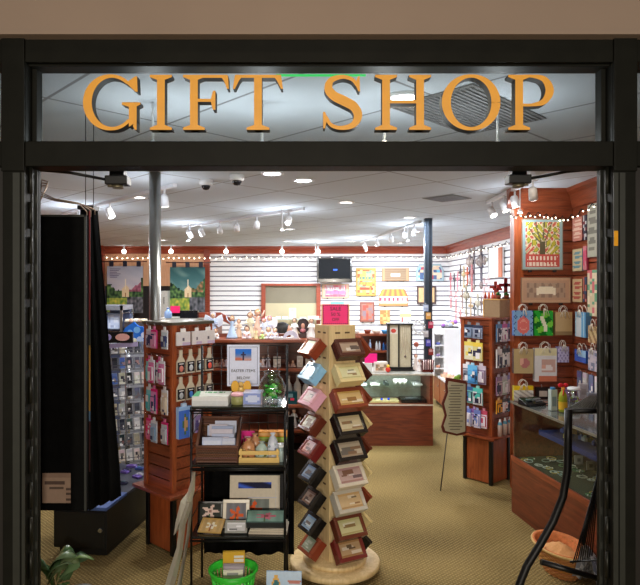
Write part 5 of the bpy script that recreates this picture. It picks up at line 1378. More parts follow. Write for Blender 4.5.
# white cabinet and blue cup between the hangings
t = thing('tall_cabinet', 'tall grey white cabinet between the two landscape tapestries', 'cabinet', (X(165, 11.9), 12.0, 0))
m = MB(); m.box((-.075, -.2, 0), (.075, .2, Z(291, 11.8))); m.build('body', mat('grey_white', (176, 176, 172), .5), t, bevel=.004)
m = MB(); m.box((.0, -.215, Z(304, 11.8)), (.012, -.2, Z(297, 11.8))); m.build('handle', BLACK, t)
# counter behind the near spinner
t = thing('service_counter', 'red brown counter with a grey top behind the near wooden spinner', 'counter', (X(190, 8.2), 8.3, 0))
zt = Z(318.5, 8.0); w = X(216, 8) - X(158, 8)
m = MB(); m.box((-w / 2, -.25, 0), (w / 2, .25, zt - .03)); m.build('body', CASEWD, t)
m = MB(); m.box((-w / 2 - .02, -.28, zt - .03), (w / 2 + .02, .28, zt)); m.build('worktop', GREYT, t, bevel=.004)
m = MB(); m.box((w * .05, -.05, zt), (w / 2 + .02, .0, zt + .07)); m.prism([(w / 2 + .02, zt + .07), (w / 2 + .02, zt - .03), (w / 2 + .20, zt - .12), (w / 2 + .20, zt - .03)], -.05, .0); m.build('rail', CROWN, t)
bottle((X(164, 7.9), 8.13, zt), .14, .05, (150, 180, 226), (110, 150, 216), 'pale blue canister on the grey counter beside the round steel pole')
m = MB(); m.box((-.12, 0, 0), (.12, .1, .10), (26, 26, 30)); item('card_box', 'small black box on the grey counter below the dark tapestry', 'box', m, PG, (X(186, 7.9), 8.08, zt))

# ---------------------------------------------------------------- left: wire card rack, displays behind it
CRc = Vector((X(124, 5.1), 5.2, 0)); 
t = thing('card_rack', 'tall wire spinner rack packed with small card packets at left', 'display rack', CRc)
m = MB(); m.lathe([(.30, 0), (.30, .05), (.05, .075), (.001, .075)], 28); m.build('base', BLACK, t)
m = MB(); m.tube([(0, 0, .07), (0, 0, 1.36)], .02, 10); m.build('pole', CHROME, t)
tiers = 9
ztier = [1.20 - .128 * k for k in range(tiers)]
faces = [(R(-58), 5), (R(22), 5)]
for k, z in enumerate(ztier):
    m = MB()
    for rz, n in faces:
        u = Vector((math.cos(rz), math.sin(rz), 0)); nn = Vector((math.sin(rz), -math.cos(rz), 0))
        c0 = nn * .17
        for (off, dz) in ((0, 0), (.07, 0), (.075, .04), (-.004, .09)):
            m.tube([c0 - u * .155 + nn * off + Vector((0, 0, z + dz)), c0 + u * .155 + nn * off + Vector((0, 0, z + dz))], .0028, 5)
        for i in range(n + 1):
            q = c0 + u * (-.15 + .30 * i / n); m.tube([q - nn * .004 + Vector((0, 0, z + .09)), q - nn * .004 + Vector((0, 0, z)), q + nn * .07 + Vector((0, 0, z)), q + nn * .075 + Vector((0, 0, z + .012))], .0022, 4)
        m.tube([c0 + Vector((0, 0, z + .05)), Vector((0, 0, z + .05))], .004, 5)
    m.build('wire_tier', mat('dull_wire', (96, 98, 104), .5, .4), t)
rnd = random.Random(31)
for k, z in enumerate(ztier):
    pass
for k, z in enumerate(ztier):
    for fi, (rz, n) in enumerate(faces):
        for i in range(n):
            x = -.15 + .30 * (i + .5) / n
            p = frame_pt(CRc + Vector((math.sin(rz), -math.cos(rz), 0)) * .17, rz, x, z + .0075, .044)
            c = rnd.choice([(226, 230, 236), (206, 210, 200), (180, 186, 196), (70, 76, 90), (216, 206, 200), (100, 110, 130), (50, 56, 66), (176, 170, 150), (70, 100, 170), (40, 40, 46)])
            m = MB(); w, h = .047, .094
            m.box((-w / 2, -.004, 0), (w / 2, .016, h), lerp(c, (240, 240, 240), .5))
            m.pic(-w * .46, h * .03, w * .92, h * .94, 5, 7, cardf(jit(c, 30), c, [jit((150, 140, 130), 50), (230, 232, 236), (60, 60, 76)], .25, rnd.randint(0, 999)), -.0046)
            item('card_packet', f'small card packet on the {("left","right")[fi]} side of the wire rack, {ORD[k]} tier, {ORD[i]} of it', 'packet', m, P, p, rz + R(rnd.uniform(12, 24)), 'card packets in the wire rack', tilt=R(-10))
# topper signs
t = thing('topper_sign', 'black header sign with a pale pink oval above the wire card rack', 'sign', (X(117, 4.9), 4.90, 1.30))
m = MB(); m.box((-.13, 0, 0), (.13, .015, .09), (22, 22, 24)); m.build('board', PG, t)
def oval(cx, c, nm, w=.058, y=-.002):
    m = MB(); m.prism([(cx + w * math.cos(2 * PI * q / 20), .047 + .03 * math.sin(2 * PI * q / 20)) for q in range(20)], y, 0, c); m.build(nm, P, t)
oval(.045, (232, 176, 170), 'pink_oval'); oval(-.085, (170, 160, 220), 'lilac_oval', .04)
m = MB(); m.prism([(-.13, 1.25), (.16, 1.27), (.16, 1.305), (.0, 1.295), (-.13, 1.285)], 0, .01, (180, 170, 216)); item('rack_header', 'lilac strip header of the wire card rack', 'sign', m, P, (X(117, 4.9), 4.925, 0))
pts = [(122.5, 345), (146.5, 347), (146.5, 333), (143, 327), (138, 326), (134, 322), (129, 325), (125, 328), (122, 335)]
D = 5.6
bs = at(134, 345, D)
m = MB(); m.prism([((x - 134) / F * D, -(y - 345) / F * D) for x, y in pts], 0, .02, (40, 110, 210))
for (cx, cy, r, c) in ((129, 339, 3.2, (250, 240, 190)), (134, 341, 3, (240, 236, 210)), (140, 340, 3.6, (190, 210, 246)), (144, 335, 3, (220, 230, 250)), (137, 330, 3.4, (120, 180, 240)), (130, 332, 2.4, (120, 176, 236))):
    m.prism([((cx - 134 + r * math.cos(q * PI / 5)) / F * D, -(cy - 345 + r * math.sin(q * PI / 5)) / F * D) for q in range(10)], -.003, 0, c)
t = tag(m.build('mountain_sign', P, None, bs), 'blue mountain-shaped sign with white blossoms beside the wire card rack', 'sign')
m = MB(); m.box((X(120, D), D + .021, 0), (X(148, D), D + .3, Z(346, D) + .02)); item('display_stand', 'white stand under the blue mountain-shaped sign', 'stand', m, mat('off_white_stand', (170, 176, 190), .6), (0, 0, 0))
# blue lit cabinet with small goods
D = 6.4
t = thing('display_cabinet', 'silver framed cabinet with pale blue goods behind the wire card rack', 'cabinet', (X(110, D), D + .2, 0))
w = X(121.5, D) - X(97, D); zt = Z(305.5, D)
for a in ((-w / 2, -w / 2 + .025), (w / 2 - .025, w / 2)):
    for y in (-.2, .18):
        m = MB(); m.box((a[0], y, 0), (a[1], y + .02, zt)); m.build('post', CHROME, t)
m = MB(); m.box((-w / 2, -.2, zt - .05), (w / 2, .2, zt)); m.build('top', mat('silver_top', (150, 156, 170), .3, .5), t)
for z in (Z(337, D), Z(329, D), Z(313, D)):
    m = MB(); m.box((-w / 2 + .02, -.19, z - .012), (w / 2 - .02, .19, z)); m.build('shelf', mat('dark_glass', (60, 66, 80), .2), t)
m = MB(); m.box((-w / 2 + .02, .15, 0), (w / 2 - .02, .17, zt - .05)); m.build('back', mat('blue_back', (96, 110, 150), .6), t)
for i, (xa, xb, za, zb_, c) in enumerate(((101, 105, 328.5, 315, (120, 150, 210)), (106, 118, 328.5, 314, (190, 206, 236)), (101, 104.5, 336.5, 330, (206, 200, 214)), (107, 118, 336.5, 331, (110, 90, 80)))):
    zz = Z(329, D) if i < 2 else Z(337, D)
    m = MB(); ww = X(xb, D) - X(xa, D); hh = (za - zb_) / F * D; m.box((0, 0, 0), (ww, .1, hh), c); m.pic(.01, .01, ww - .02, hh - .02, 6, 5, mosaic([lerp(c, (255, 255, 255), .3), c, lerp(c, (40, 60, 120), .2)], 4, 4, i), -.001)
    item('boxed_goods', ('blue box on the upper left of the silver framed cabinet', 'large pale blue box in the silver framed cabinet', 'white little box low in the silver framed cabinet', 'dark little box low in the silver framed cabinet')[i], 'box', m, PG, (X(xa, D) + .0, D + .06, zz))
# board with pale plush shapes
D = 6.6
m = MB(); m.box((X(128.5, D), D - .15, 0), (X(148, D), D + .3, Z(322, D))); tag(m.build('low_cabinet', mat('dark_cab', (60, 54, 56), .6)), 'dark low cabinet topped with pale plush shapes behind the near spinner', 'cabinet')
rnd = random.Random(4)
for i in range(9):
    m = MB(); r = rnd.uniform(.024, .028); m.ball((0, 0, r * .8), r, rnd.choice([(226, 222, 206), (206, 206, 200), (226, 190, 170), (236, 226, 190)]), (1.2, 1, .8)); m.ball((r * .9, -r * .3, r * 1.1), r * .5, (226, 216, 200))
    item('plush_toy', f'pale soft toy on the dark cabinet, {ORD[i]} from the left', 'toy', m, PF, (X(130.5 + 2.1 * i, D), D - .12 + .075 * (i % 2), Z(322, D)), rnd.uniform(-1, 1), 'pale soft toys on the dark cabinet')

# ---------------------------------------------------------------- glass case in the middle back
KD = 6.65; k0, k1 = X(338, KD), X(433, KD); kd = .58
t = thing('display_case', 'glass topped display case with a red wood base in the middle back', 'display case', ((k0 + k1) / 2, KD + kd / 2, 0))
kw = (k1 - k0) / 2; zb0, zt0 = .445, .80
m = MB(); m.box((-kw, -kd / 2, 0), (kw, kd / 2, zb0)); m.build('base', CASEWD, t, bevel=.003)
m = MB(); m.box((kw - .035, -kd / 2, zb0), (kw, kd / 2, zt0 - .02)); m.box((-kw, -kd / 2, zb0), (-kw + .035, kd / 2, zt0 - .02)); m.build('side_panel', CASEWD, t)
m = MB(); m.box((-kw + .035, kd / 2 - .02, zb0), (kw - .035, kd / 2, zt0 - .02)); m.build('back_panel', mat('case_back', (196, 206, 190), .3), t)
m = MB(); m.box((-kw + .036, -kd / 2 + .002, zb0 + .012), (kw - .036, -kd / 2 + .008, zt0 - .022)); m.build('front_glass', CGLASS, t)
m = MB(); m.box((-kw + .036, -kd / 2 + .03, zb0 + .19), (kw - .036, kd / 2 - .06, zb0 + .197)); m.build('glass_shelf', CGLASS, t)
m = MB(); m.box((-kw, -kd / 2 - .004, zt0 - .02), (kw, kd / 2, zt0)); m.build('worktop', mat('case_top', (170, 172, 166), .25), t, bevel=.002)
m = MB(); m.box((-kw, -kd / 2 - .006, zb0), (kw, -kd / 2, zb0 + .014)); m.box((-kw, -kd / 2 - .008, zt0 - .018), (kw, -kd / 2 - .004, zt0 - .004)); m.build('edge_strip', mat('pale_edge', (196, 192, 180), .4), t)
kc = Vector(((k0 + k1) / 2, KD + kd / 2, 0))
light('AREA', (kc.x - .2, KD + .08, zt0 - .028), 2.2, COOL, .12); light('AREA', (kc.x + .2, KD + .08, zt0 - .028), 2.2, COOL, .12)
for i, xp in enumerate((395, 400, 404.5)):
    m = MB(); m.lathe([(.012, 0), (.03, .03), (.036, .045), (.030, .06), (.001, .068)], 14, (236, 240, 226)); item('white_cup', f'small white covered cup on the glass shelf of the case, {ORD[i]} from left', 'cup', m, PC, (X(xp, 6.9), 6.9, zb0 + .1975))
for i, (xa, xb, zz, c, hh) in enumerate(((352, 366, .1975, (196, 210, 206), .02), (370, 379, .1975, (206, 210, 196), .02), (384, 388, .1975, (60, 70, 60), .03), (412, 421, .1975, (206, 210, 200), .018), (352, 370, .001, (206, 186, 140), .03), (370, 398, .001, (206, 184, 130), .022), (400, 425, .001, (20, 22, 24), .04))):
    ww = X(xb, 6.9) - X(xa, 6.9); m = MB(); m.box((0, 0, 0), (ww, .22, hh), c); m.box((ww * .2, .05, hh), (ww * .7, .15, hh + .006), lerp(c, (255, 255, 255), .3))
    item('display_tray', ('frosted tray at the far left', 'pale tray beside the dark block', 'tiny dark block', 'pale tray at the right', 'tan wooden tray at the bottom left', 'long tan board at the bottom', 'black tray at the bottom right')[i] + ' inside the middle glass case', 'tray', m, PG, (X(xa, 6.9), 6.8, zb0 + zz), bevel=.002)
for i in range(2):
    m = MB(); m.ball((0, 0, .014), .014, (60, 90, 236)); item('blue_gem', f'small bright blue gem in the middle glass case, {("left","right")[i]} one', 'gem', m, PC, (X(381 + 7 * i, 6.9), 6.85, zb0 + .023 + .001))
# tall two panel tower on the case
t = thing('display_tower', 'tall black framed tower with two cream panels on the glass case', 'display stand', (X(400, 6.95), 6.98, zt0))
h = Z(324, 6.9) - zt0; 
m = MB(); m.box((-.155, -.12, 0), (.155, .12, .012)); m.build('mat', BLACK, t)
for x in (-.135, -.022, .125):
    m = MB(); m.box((x - .006, -.075, .013), (x + .010, .075, h)); m.build('upright', BLACK, t)
m = MB(); m.box((-.15, -.09, h - .012), (.145, .09, h + .006)); m.build('cap', BLACK, t)
m = MB(); m.box((-.145, -.085, .013), (.14, .085, .04)); m.build('foot', BLACK, t)
m = MB(); m.box((-.129, -.06, .04), (-.028, -.05, h - .012), (206, 200, 176)); m.box((-.125, -.0615, h * .78), (-.032, -.06, h * .92), (226, 220, 214)); m.prism([(-.08 + .03 * math.cos(q * PI / 6), h * .85 + .025 * math.sin(q * PI / 6)) for q in range(12)], -.063, -.0616, (190, 70, 60)); m.build('left_panel', P, t)
m = MB(); m.box((-.012, -.06, .04), (.119, -.05, h - .012), (196, 190, 166)); m.build('right_panel', P, t)
m = MB()
for k in range(5): m.tube([(.01 + .022 * k, -.066, h - .03), (.01 + .022 * k, -.066, h * (.35 + .1 * (k % 2)))], .003, 5, (226, 220, 206))
m.ball((.055, -.068, h * .3), .014, (110, 100, 96)); m.build('hanging_chains', PG, t)
# red rack, candle, figures
t = thing('accessory_rack', 'small dark red wooden rack of pens at the right end of the glass case', 'rack', (X(427.5, 6.8), 6.82, zt0))
m = MB(); m.box((-.065, -.05, 0), (.065, .05, .12), (90, 30, 26)); m.box((-.07, -.055, .12), (.07, .055, .13), (60, 24, 20)); m.build('body', PG, t)
for k in range(5):
    m = MB(); m.tube([(-.05 + .025 * k, -.056, .03), (-.05 + .025 * k, -.056, .14)], .006, 6, jit((226, 200, 200), 30)); m.build('pen', PC, t)
for i, (xp, h, c) in enumerate(((416.5, .18, (226, 206, 196)), (418.5, .13, (236, 226, 226)), (417, .30, (206, 110, 90)))):
    if i < 2: figure((X(xp, 6.9), 6.94 - .10 * i, zt0), h, c, (190, 110, 90), f'white and red figurine beside the tall tower, {("left","right")[i]} one', None, 0, 100 + i)
    else:
        m = MB(); m.tube([(0, 0, 0), (0, 0, .26)], .004, 6, (150, 150, 150)); m.ball((0, 0, .28), .03, (206, 110, 90), (1, .5, 1)); item('ornament_stand', 'thin stand with a reddish round ornament beside the tall tower', 'ornament', m, PG, (X(xp, 7.05), 7.1, zt0))
# pink price card, boxes
m = MB(); m.box((-.07, 0, 0), (.07, .006, .105), (240, 40, 140)); m.box((-.01, .006, 0), (.01, .03, .05), (200, 200, 200)); item('price_card', 'blank hot pink card standing on the glass case', 'card', m, P, (X(370, 6.9), 6.80, zt0 + .10 + .001))
m = MB(); m.box((-.10, -.05, 0), (.10, .05, .10), (206, 206, 206)); item('gift_box', 'white box under the blank hot pink card', 'box', m, PG, (X(362.5, 6.9), 6.83, zt0), bevel=.003)
m = MB(); m.box((-.075, -.05, 0), (.075, .05, .115), (222, 216, 210)); m.pic(-.06, .02, .12, .07, 8, 5, mosaic([(196, 160, 130), (226, 214, 200), (150, 130, 110)], 5, 3, 3), -.0508); item('gift_box', 'white box with a brown picture left of the tall tower', 'box', m, PG, (X(379.5, 6.9), 6.80, zt0), bevel=.003)
m = MB(); m.ball((0, 0, .03), .03, (206, 60, 50)); m.ball((.0, 0, .07), .02, (236, 200, 80)); item('ornament', 'tiny red and yellow ornament left of the tall tower', 'ornament', m, PC, (X(387.5, 6.8), 6.75, zt0))
# wooden shelf unit further back with bottles
D = 9.0; w = X(392, D) - X(348, D)
t = thing('wall_shelf_unit', 'dark cherry shelf unit with bottles behind the glass case', 'shelf unit', (X(370, D), D + .15, 0))
zs = [Z(334, D), Z(350.5, D), Z(372, D)]
m = MB(); m.box((-w / 2, .12, 0), (w / 2, .15, zs[0])); m.build('back_panel', CASEWD, t)
for z in zs: m = MB(); m.box((-w / 2, -.15, z - .03), (w / 2, .12, z)); m.build('shelf', CHERRYX, t)
for x in (-w / 2, w / 2 - .03): m = MB(); m.box((x, -.14, 0), (x + .03, .12, zs[0] - .03)); m.build('side_panel', CASEWD, t)
for i, (xp, h, c, cap) in enumerate(((370.5, .16, (170, 190, 226), (206, 216, 236)), (377, .15, (206, 206, 210), (60, 60, 70)), (380, .15, (190, 190, 196), (40, 50, 60)), (384, .13, (40, 90, 150), (30, 40, 60)), (387, .12, (36, 50, 80), (20, 20, 30)))):
    bottle((X(xp, D), D + .06, zs[1]), h, .019, c, cap, f'bottle on the middle shelf of the dark cherry unit, {ORD[i]} from left', 'bottles on the cherry shelf unit')
for i, (xp, c, ww, h) in enumerate(((357, (226, 226, 220), .08, .05), (368, (130, 60, 40), .10, .06), (377, (226, 206, 190), .12, .05), (386, (60, 140, 200), .11, .055))):
    m = MB(); m.lathe([(ww * .35, 0), (ww * .5, h * .6), (ww * .55, h), (ww * .45, h), (.001, h * .7)], 14, c); item('bowl', ('white', 'brown', 'cream', 'bright blue')[i] + ' bowl on top of the dark cherry shelf unit', 'bowl', m, PC, (X(xp, D), D + .08, zs[0]))

# white base cabinets, white shelf unit along the right wall
wc = Vector((2.32, 8.4, 0))
t = thing('base_cabinet', 'low white topped cabinet with orange wood doors along the right wall', 'cabinet', wc)
m = MB(); m.box((-.40, -.95, .05), (.46, .85, .42)); m.build('body', WHITE, t)
m = MB(); m.box((-.38, -.95, 0), (.44, .85, .05)); m.build('toe_kick', BLACK, t)
m = MB(); m.box((-.43, -.98, .42), (.48, .87, .45)); m.build('worktop', WHITE, t, bevel=.003)
for k in range(4):
    y = -.93 + .45 * k; m = MB(); m.box((-.42, y, .06), (-.401, y + .42, .41)); dd = m.build('door', CHERRY, t, bevel=.003)
    m = MB(); m.tube([(-.435, y + .06, .3), (-.42, y + .06, .3)], .01, 8); m.build('knob', CHROME, dd)
D = 8.9
t = thing('white_shelf_unit', 'tall white shelving unit standing on the low cabinets at right', 'shelf unit', (X(448, D), D + .1, .451))
zt_ = Z(328, D) - .451; xa, xb, xc = X(433, D) - X(448, D), X(443, D) - X(448, D), X(462, D) - X(448, D)
m = MB(); m.box((xa, .1, 0), (xb, .12, zt_)); m.box((xa, -.15, 0), (xa + .015, .1, zt_)); m.build('side_frame', WHITE, t)
m = MB(); m.box((xb, -.16, 0), (xc, .12, zt_)); m.build('white_panel', WHITE, t, bevel=.003)
for k in range(4): m = MB(); m.box((xa + .015, -.15, .10 + .17 * k), (xb, .1, .115 + .17 * k)); m.build('shelf', WHITE, t)
for k, c in enumerate(((226, 160, 130), (170, 150, 200), (110, 120, 200))):
    m = MB(); m.ball((0, 0, .02), .022, c, (1.6, 1, .9)); m.ball((.02, 0, .045), .012, (236, 226, 226)); item('trinket', ('orange', 'mauve', 'blue')[k] + ' trinket on a shelf of the tall white shelving unit', 'trinket', m, PC, (X(438, D), D, .451 + .116 + .17 * (k + 0)))
rnd = random.Random(77)
for i in range(16):
    c = rnd.choice([(226, 190, 160), (190, 150, 190), (110, 160, 216), (226, 226, 226), (150, 190, 110), (226, 140, 90), (120, 130, 200)])
    m = MB(); s0 = rnd.uniform(.03, .06); m.box((-s0, -s0 * .7, 0), (s0, s0 * .7, s0 * .8), c); m.ball((0, 0, s0), s0 * .5, jit(c, 40))
    item('small_toy', f'small colourful trinket on the white worktop, {ORD[i]} from the near end', 'trinket', m, PG, (1.97 + .05 * (i % 3), 7.5 + .082 * i, .4505), rnd.uniform(-.5, .5), 'colourful trinkets on the white worktop')
m = MB(); 
for k in range(7): m.ball((rnd.uniform(-.09, .09), rnd.uniform(-.03, .03), .03 + rnd.uniform(0, .09)), .03, rnd.choice([(170, 110, 200), (150, 90, 190), (226, 196, 120), (206, 216, 236)]), n=8, m=5)
m.box((-.12, -.05, 0), (.12, .05, .02), (80, 80, 80))
item('flower_ornament', 'purple and yellow flower ornament on top of the white shelving unit', 'ornament', m, P, (X(450, D), D + .02, .451 + zt_))
m = MB(); m.M = Matrix.Identity(4)
for k in range(12): m.ball((rnd.uniform(-.07, .07), rnd.uniform(-.04, .04), .05 + .013 * k), .035, jit((120, 160, 60), 30), n=7, m=5)
m.lathe([(.04, 0), (.05, .05)], 10, (90, 60, 50)); item('potted_plant', 'light green potted plant by the scroll plaque on the low cabinets', 'plant', m, P, (X(460, 7.6), 7.6, .4505))
# things clipped to the grey pole
for i, (yp, c) in enumerate(((308, (170, 190, 226)), (316, (226, 170, 90)), (325, (190, 60, 90)), (334, (200, 200, 210)), (343, (90, 90, 200)), (352, (150, 60, 60)))):
    p = at(426 + 2.5 * (i % 3), yp, 7.25)
    m = MB(); m.box((-.03, 0, -.04), (.03, .012, .04), c); m.box((-.02, -.002, .0), (.02, 0, .03), lerp(c, (255, 255, 255), .5)); m.tube([(0, .006, .04), (0, .046, .05)], .004, 5, (160, 160, 160))
    item('hanging_trinket', f'small colourful packet clipped to the grey pole, {ORD[i]} from top', 'packet', m, PG, p, 0, 'packets clipped to the grey pole')
m = MB()
for k in range(9):
    a = 2 * PI * k / 9; m.ball((math.cos(a) * .07, 0, .09 + math.sin(a) * .08), .017, (226, 226, 226), (1, .4, 1), 7, 4)
m.tube([(math.cos(q * PI / 8) * .055, 0, .09 + math.sin(q * PI / 8) * .06) for q in range(17)], .006, 5, (190, 190, 196)); m.tube([(.07, 0, .09), (.10, .07, .12)], .005, 5, (150, 150, 150))
item('wreath_ornament', 'round white wreath ornament hanging beside the grey pole', 'ornament', m, PC, at(418.5, 335, 7.22))

# wall crosses on the white slat wall at right: image column, top, bottom, colour, style
WCR = [(450.5, 272.6, 290, (226, 130, 140), 0), (454, 273, 290, (90, 80, 90), 0), (457.4, 272.6, 290, (230, 130, 150), 1), (460.3, 266, 285, (70, 60, 66), 1), (463.6, 268, 286, (170, 150, 110), 2), (467, 267, 285, (206, 90, 60), 4),
       (469.5, 251.6, 281, (140, 130, 140), 2), (473.7, 249, 287, (120, 110, 120), 1), (481, 248.7, 285, (84, 78, 96), 2), (488.3, 251, 275, (160, 156, 150), 1), (471.5, 262, 292, (190, 110, 120), 4),
       (451, 291, 308, (236, 140, 150), 3), (456, 292, 309, (236, 140, 150), 3), (462, 290, 308, (150, 120, 110), 1), (466, 287, 312, (120, 120, 110), 2), (470.5, 299, 319, (190, 160, 120), 1), (474, 303, 318, (70, 70, 74), 0),
       (477.5, 296, 317, (150, 150, 140), 2), (456, 309, 322, (226, 150, 150), 3), (460, 309, 322, (230, 160, 160), 0), (484, 278, 299, (230, 190, 190), 3), (489, 277, 300, (230, 180, 180), 3), (466, 315, 330, (170, 150, 120), 1), (481, 297, 312, (120, 100, 100), 1)]
XW = XR - .012
for i, (xp, ya, yb, c, st) in enumerate(WCR):
    d = XW * F / (xp - 310); h = (yb - ya) / F * d
    cross((XW - .002, d, Z(yb, d)), h, c, R(-90), st, .012, f'{("plain","knobbed","ornate","outlined","two-tone")[st]} wall cross, {ORD[i] if i < 20 else ORD[i - 20] + " extra"} of those on the white slats', 'cross', 'wall crosses on the white slat wall')
d0_, d1_ = XW * F / (490 - 310), XW * F / (504 - 310)
t = thing('white_board', 'large white board with a reddish wooden edge among the wall crosses', 'board', (XW, (d0_ + d1_) / 2, Z(277, d1_)), R(-90))
w = (d0_ - d1_); h = Z(247, d1_) - Z(277, d1_)
m = MB(); m.box((-w / 2, -.02, 0), (w / 2, 0, h)); m.build('panel', WHITE, t)
m = MB(); m.box((w / 2 - .16, -.035, 0), (w / 2, -.021, h), (196, 120, 90)); m.build('edge', P, t)

# ---------------------------------------------------------------- plaques and gift bags on the wood partition
DP = DW - .025
def tree_f(u, v):
    if u < .06 or u > .94 or v > .95: return (150, 176, 180)
    if v < .30:
        if v < .05: return (170, 186, 180)
        if (.17 < v < .27 or .06 < v < .15) and .12 < u < .88 and math.sin(u * 70 + v * 5) > -.35: return (232, 214, 196)
        return (196, 84, 74)
    if abs(u - .5) < .06 + .5 * max(0, .40 - v) ** 1.5 and v < .56: return (92, 84, 60)
    for k, (bx, by) in enumerate(((-.34, .34), (-.2, .5), (.05, .5), (.24, .46), (.36, .28))):
        tt = (v - .5) / max(.01, by)
        if 0 < tt < 1 and abs((u - .5) - bx * tt ** .8) < .018: return (110, 96, 70)
    a = math.sin(u * 26 + 3 * math.sin(v * 9)) * math.sin(v * 24 + 2 * math.cos(u * 11))
    if a > .25: return (186, 176, 60)
    if a > .02: return (110, 128, 60)
    if a < -.45: return (196, 96, 76)
    return (226, 208, 176)
plaque('large tree plaque with a red lettered base on the wood partition', 522, 219, 563, 270, DP, tree_f, (150, 140, 120), 44, 50, t_=.022)
def banner_f(u, v):
    if abs(v - .5 + (u - .5) ** 2 * 1.2) < .15 and abs(u - .5) < .2: return (236, 224, 200)
    e = min(u, 1 - u, v * .45, (1 - v) * .45)
    if e < .035: return (196, 160, 130)
    a = math.sin(u * 40) * math.sin(v * 16)
    return (186, 150, 126) if e < .09 else ((150, 126, 110) if a > .1 else (176, 150, 130))
plaque('wide grey and peach scrollwork plaque with a cream ribbon on the partition', 521, 277.5, 571, 303, DP, banner_f, (150, 120, 100), 40, 20, t_=.022)

def side_plaque(label, x0, x1, ya, yb, f, edge, nx=8, ny=16, t_=.016):
    XS = XW1 - .004
    d0, d1 = XS * F / (x0 - 310), XS * F / (x1 - 310); dm = (d0 + d1) / 2
    w = d0 - d1; h = Z(ya, dm) - Z(yb, dm)
    m = MB(); m.box((-w / 2, -t_, 0), (w / 2, 0, h), edge); m.pic(-w / 2, 0, w, h, nx, ny, f, -t_ - .001)
    return item('wall_plaque', label, 'plaque', m, P, (XS, dm, Z(yb, dm)), R(-90))
tx = lambda bg, ink, n: (lambda u, v: ink if .1 < v < .9 and int(v * n) % 2 and .15 + .1 * math.sin(v * 23) < u < .85 + .1 * math.sin(v * 31) else bg)
side_plaque('pink lettered plaque, top left of those on the right wood wall', 574.5, 584, 217, 241, tx((196, 130, 116), (222, 190, 170), 11), (120, 60, 60))
side_plaque('dark speckled narrow plaque beside the pink lettered one', 585, 588.5, 215, 240, mosaic([(60, 56, 70), (190, 190, 190), (120, 60, 70)], 3, 8, 4), (60, 50, 60))
side_plaque('tall blue-grey poem plaque high on the right wood wall', 589.5, 599, 204, 257, tx((170, 170, 156), (120, 120, 110), 21), (110, 130, 150))
side_plaque('cream and blue lettered plaque, second down on the right wood wall', 574.5, 584, 249, 271, tx((206, 190, 150), (110, 150, 160), 9), (150, 170, 190))
side_plaque('pink edged plaque beside the cream and blue lettered one', 585, 588.5, 246, 270, mosaic([(206, 90, 120), (206, 130, 140)], 2, 5, 5), (190, 70, 100))
side_plaque('red and cream plaque, third down on the right wood wall', 574.5, 584, 279, 302, tx((206, 180, 140), (180, 90, 80), 9), (150, 120, 90))
side_plaque('dark patterned plaque beside the red and cream one', 585, 588.5, 277, 302, mosaic([(90, 60, 70), (190, 110, 100), (60, 80, 110)], 3, 7, 6), (80, 50, 50))
side_plaque('green and pink floral plaque low on the right wood wall', 589.5, 599, 270, 316, mosaic([(206, 190, 160), (110, 160, 130), (206, 110, 120), (220, 206, 180)], 4, 12, 7), (170, 160, 130))

def bag(label, p, w, h, f, edge, rz=0, depth=.05, handle=(226, 220, 210), m_=None):
    """paper gift bag hanging from a hook; p is the top centre at the wall"""
    t = thing('gift_bag', label, 'gift bag', p, rz, 'gift bags hanging on the wood partition')
    m = MB(); m.box((-w / 2, -depth, -h), (w / 2, -.004, 0), edge); m.pic(-w / 2, -h, w, h, 16, 18, f, -depth - .0012); m.build('body', m_ or PG, t)
    for k, yy in enumerate((-depth + .004, -.012)):
        m = MB(); m.tube([(-w * .2, yy, -.01), (-w * .19, yy - .006, .03), (-w * .08, yy - .008, .05), (0, yy - .006, .055), (w * .08, yy - .008, .05), (w * .19, yy - .006, .03), (w * .2, yy, -.01)], .003, 5, handle); m.build('handle', P, t)
    m = MB(); rnd = random.Random(int(w * 9999))
    for k in range(5):
        a = rnd.uniform(-1, 1); m.tube([(0, -depth - .004, .02), (a * .03, -depth - .014, .0), (a * .045, -depth - .010, -.03 - .02 * rnd.random())], .0025, 4, handle)
    m.build('ribbon', P, t)
def circ(bg, dot, c, r=.34, face=None, cy=.45, spots=None):
    def f(u, v):
        rr = math.hypot(u - .5, v - cy)
        if rr < r:
            if face and abs(rr - r * .55) < .035 and abs(v - cy) > .06: return face
            return c
        if spots and math.sin(u * 44) * math.sin(v * 44) > .55: return spots
        return bg
    return f
GB = [('light blue dotted bag with a pink round face, top row at left', 512.5, 532, 310.5, 335.5, circ((130, 176, 220), None, (226, 120, 116), .34, (236, 160, 150), .42, (70, 90, 150)), (90, 130, 190)),
      ('bright green leafy bag with a pale figure, top row second', 533, 552, 310.5, 335.5, lambda u, v: (226, 230, 206) if abs(u - .5 - .1 * math.sin(v * 6)) < .10 and .15 < v < .8 else ((40, 170, 60) if math.sin(u * 9 + v * 7) > .2 else ((120, 206, 70) if math.sin(v * 13 - u * 5) > 0 else (20, 110, 40))), (30, 140, 50)),
      ('brown kraft bag with a bow, top row third', 554, 571, 312, 335, lambda u, v: (150, 126, 90) if v < .15 else (196, 166, 120), (170, 140, 100))]
for lab, x0, x1, y0, y1, f, e in GB:
    bag(lab, (X((x0 + x1) / 2, DP), DW - .002, Z(y0, DP)), X(x1, DP) - X(x0, DP) - .004, Z(y0, DP) - Z(y1, DP), f, e)
baby = lambda bg, wrap: (lambda u, v: (226, 176, 160) if math.hypot((u - .4) * 1.2, v - .48) < .14 else (wrap if math.hypot((u - .56), (v - .42) * 1.3) < .26 else bg))
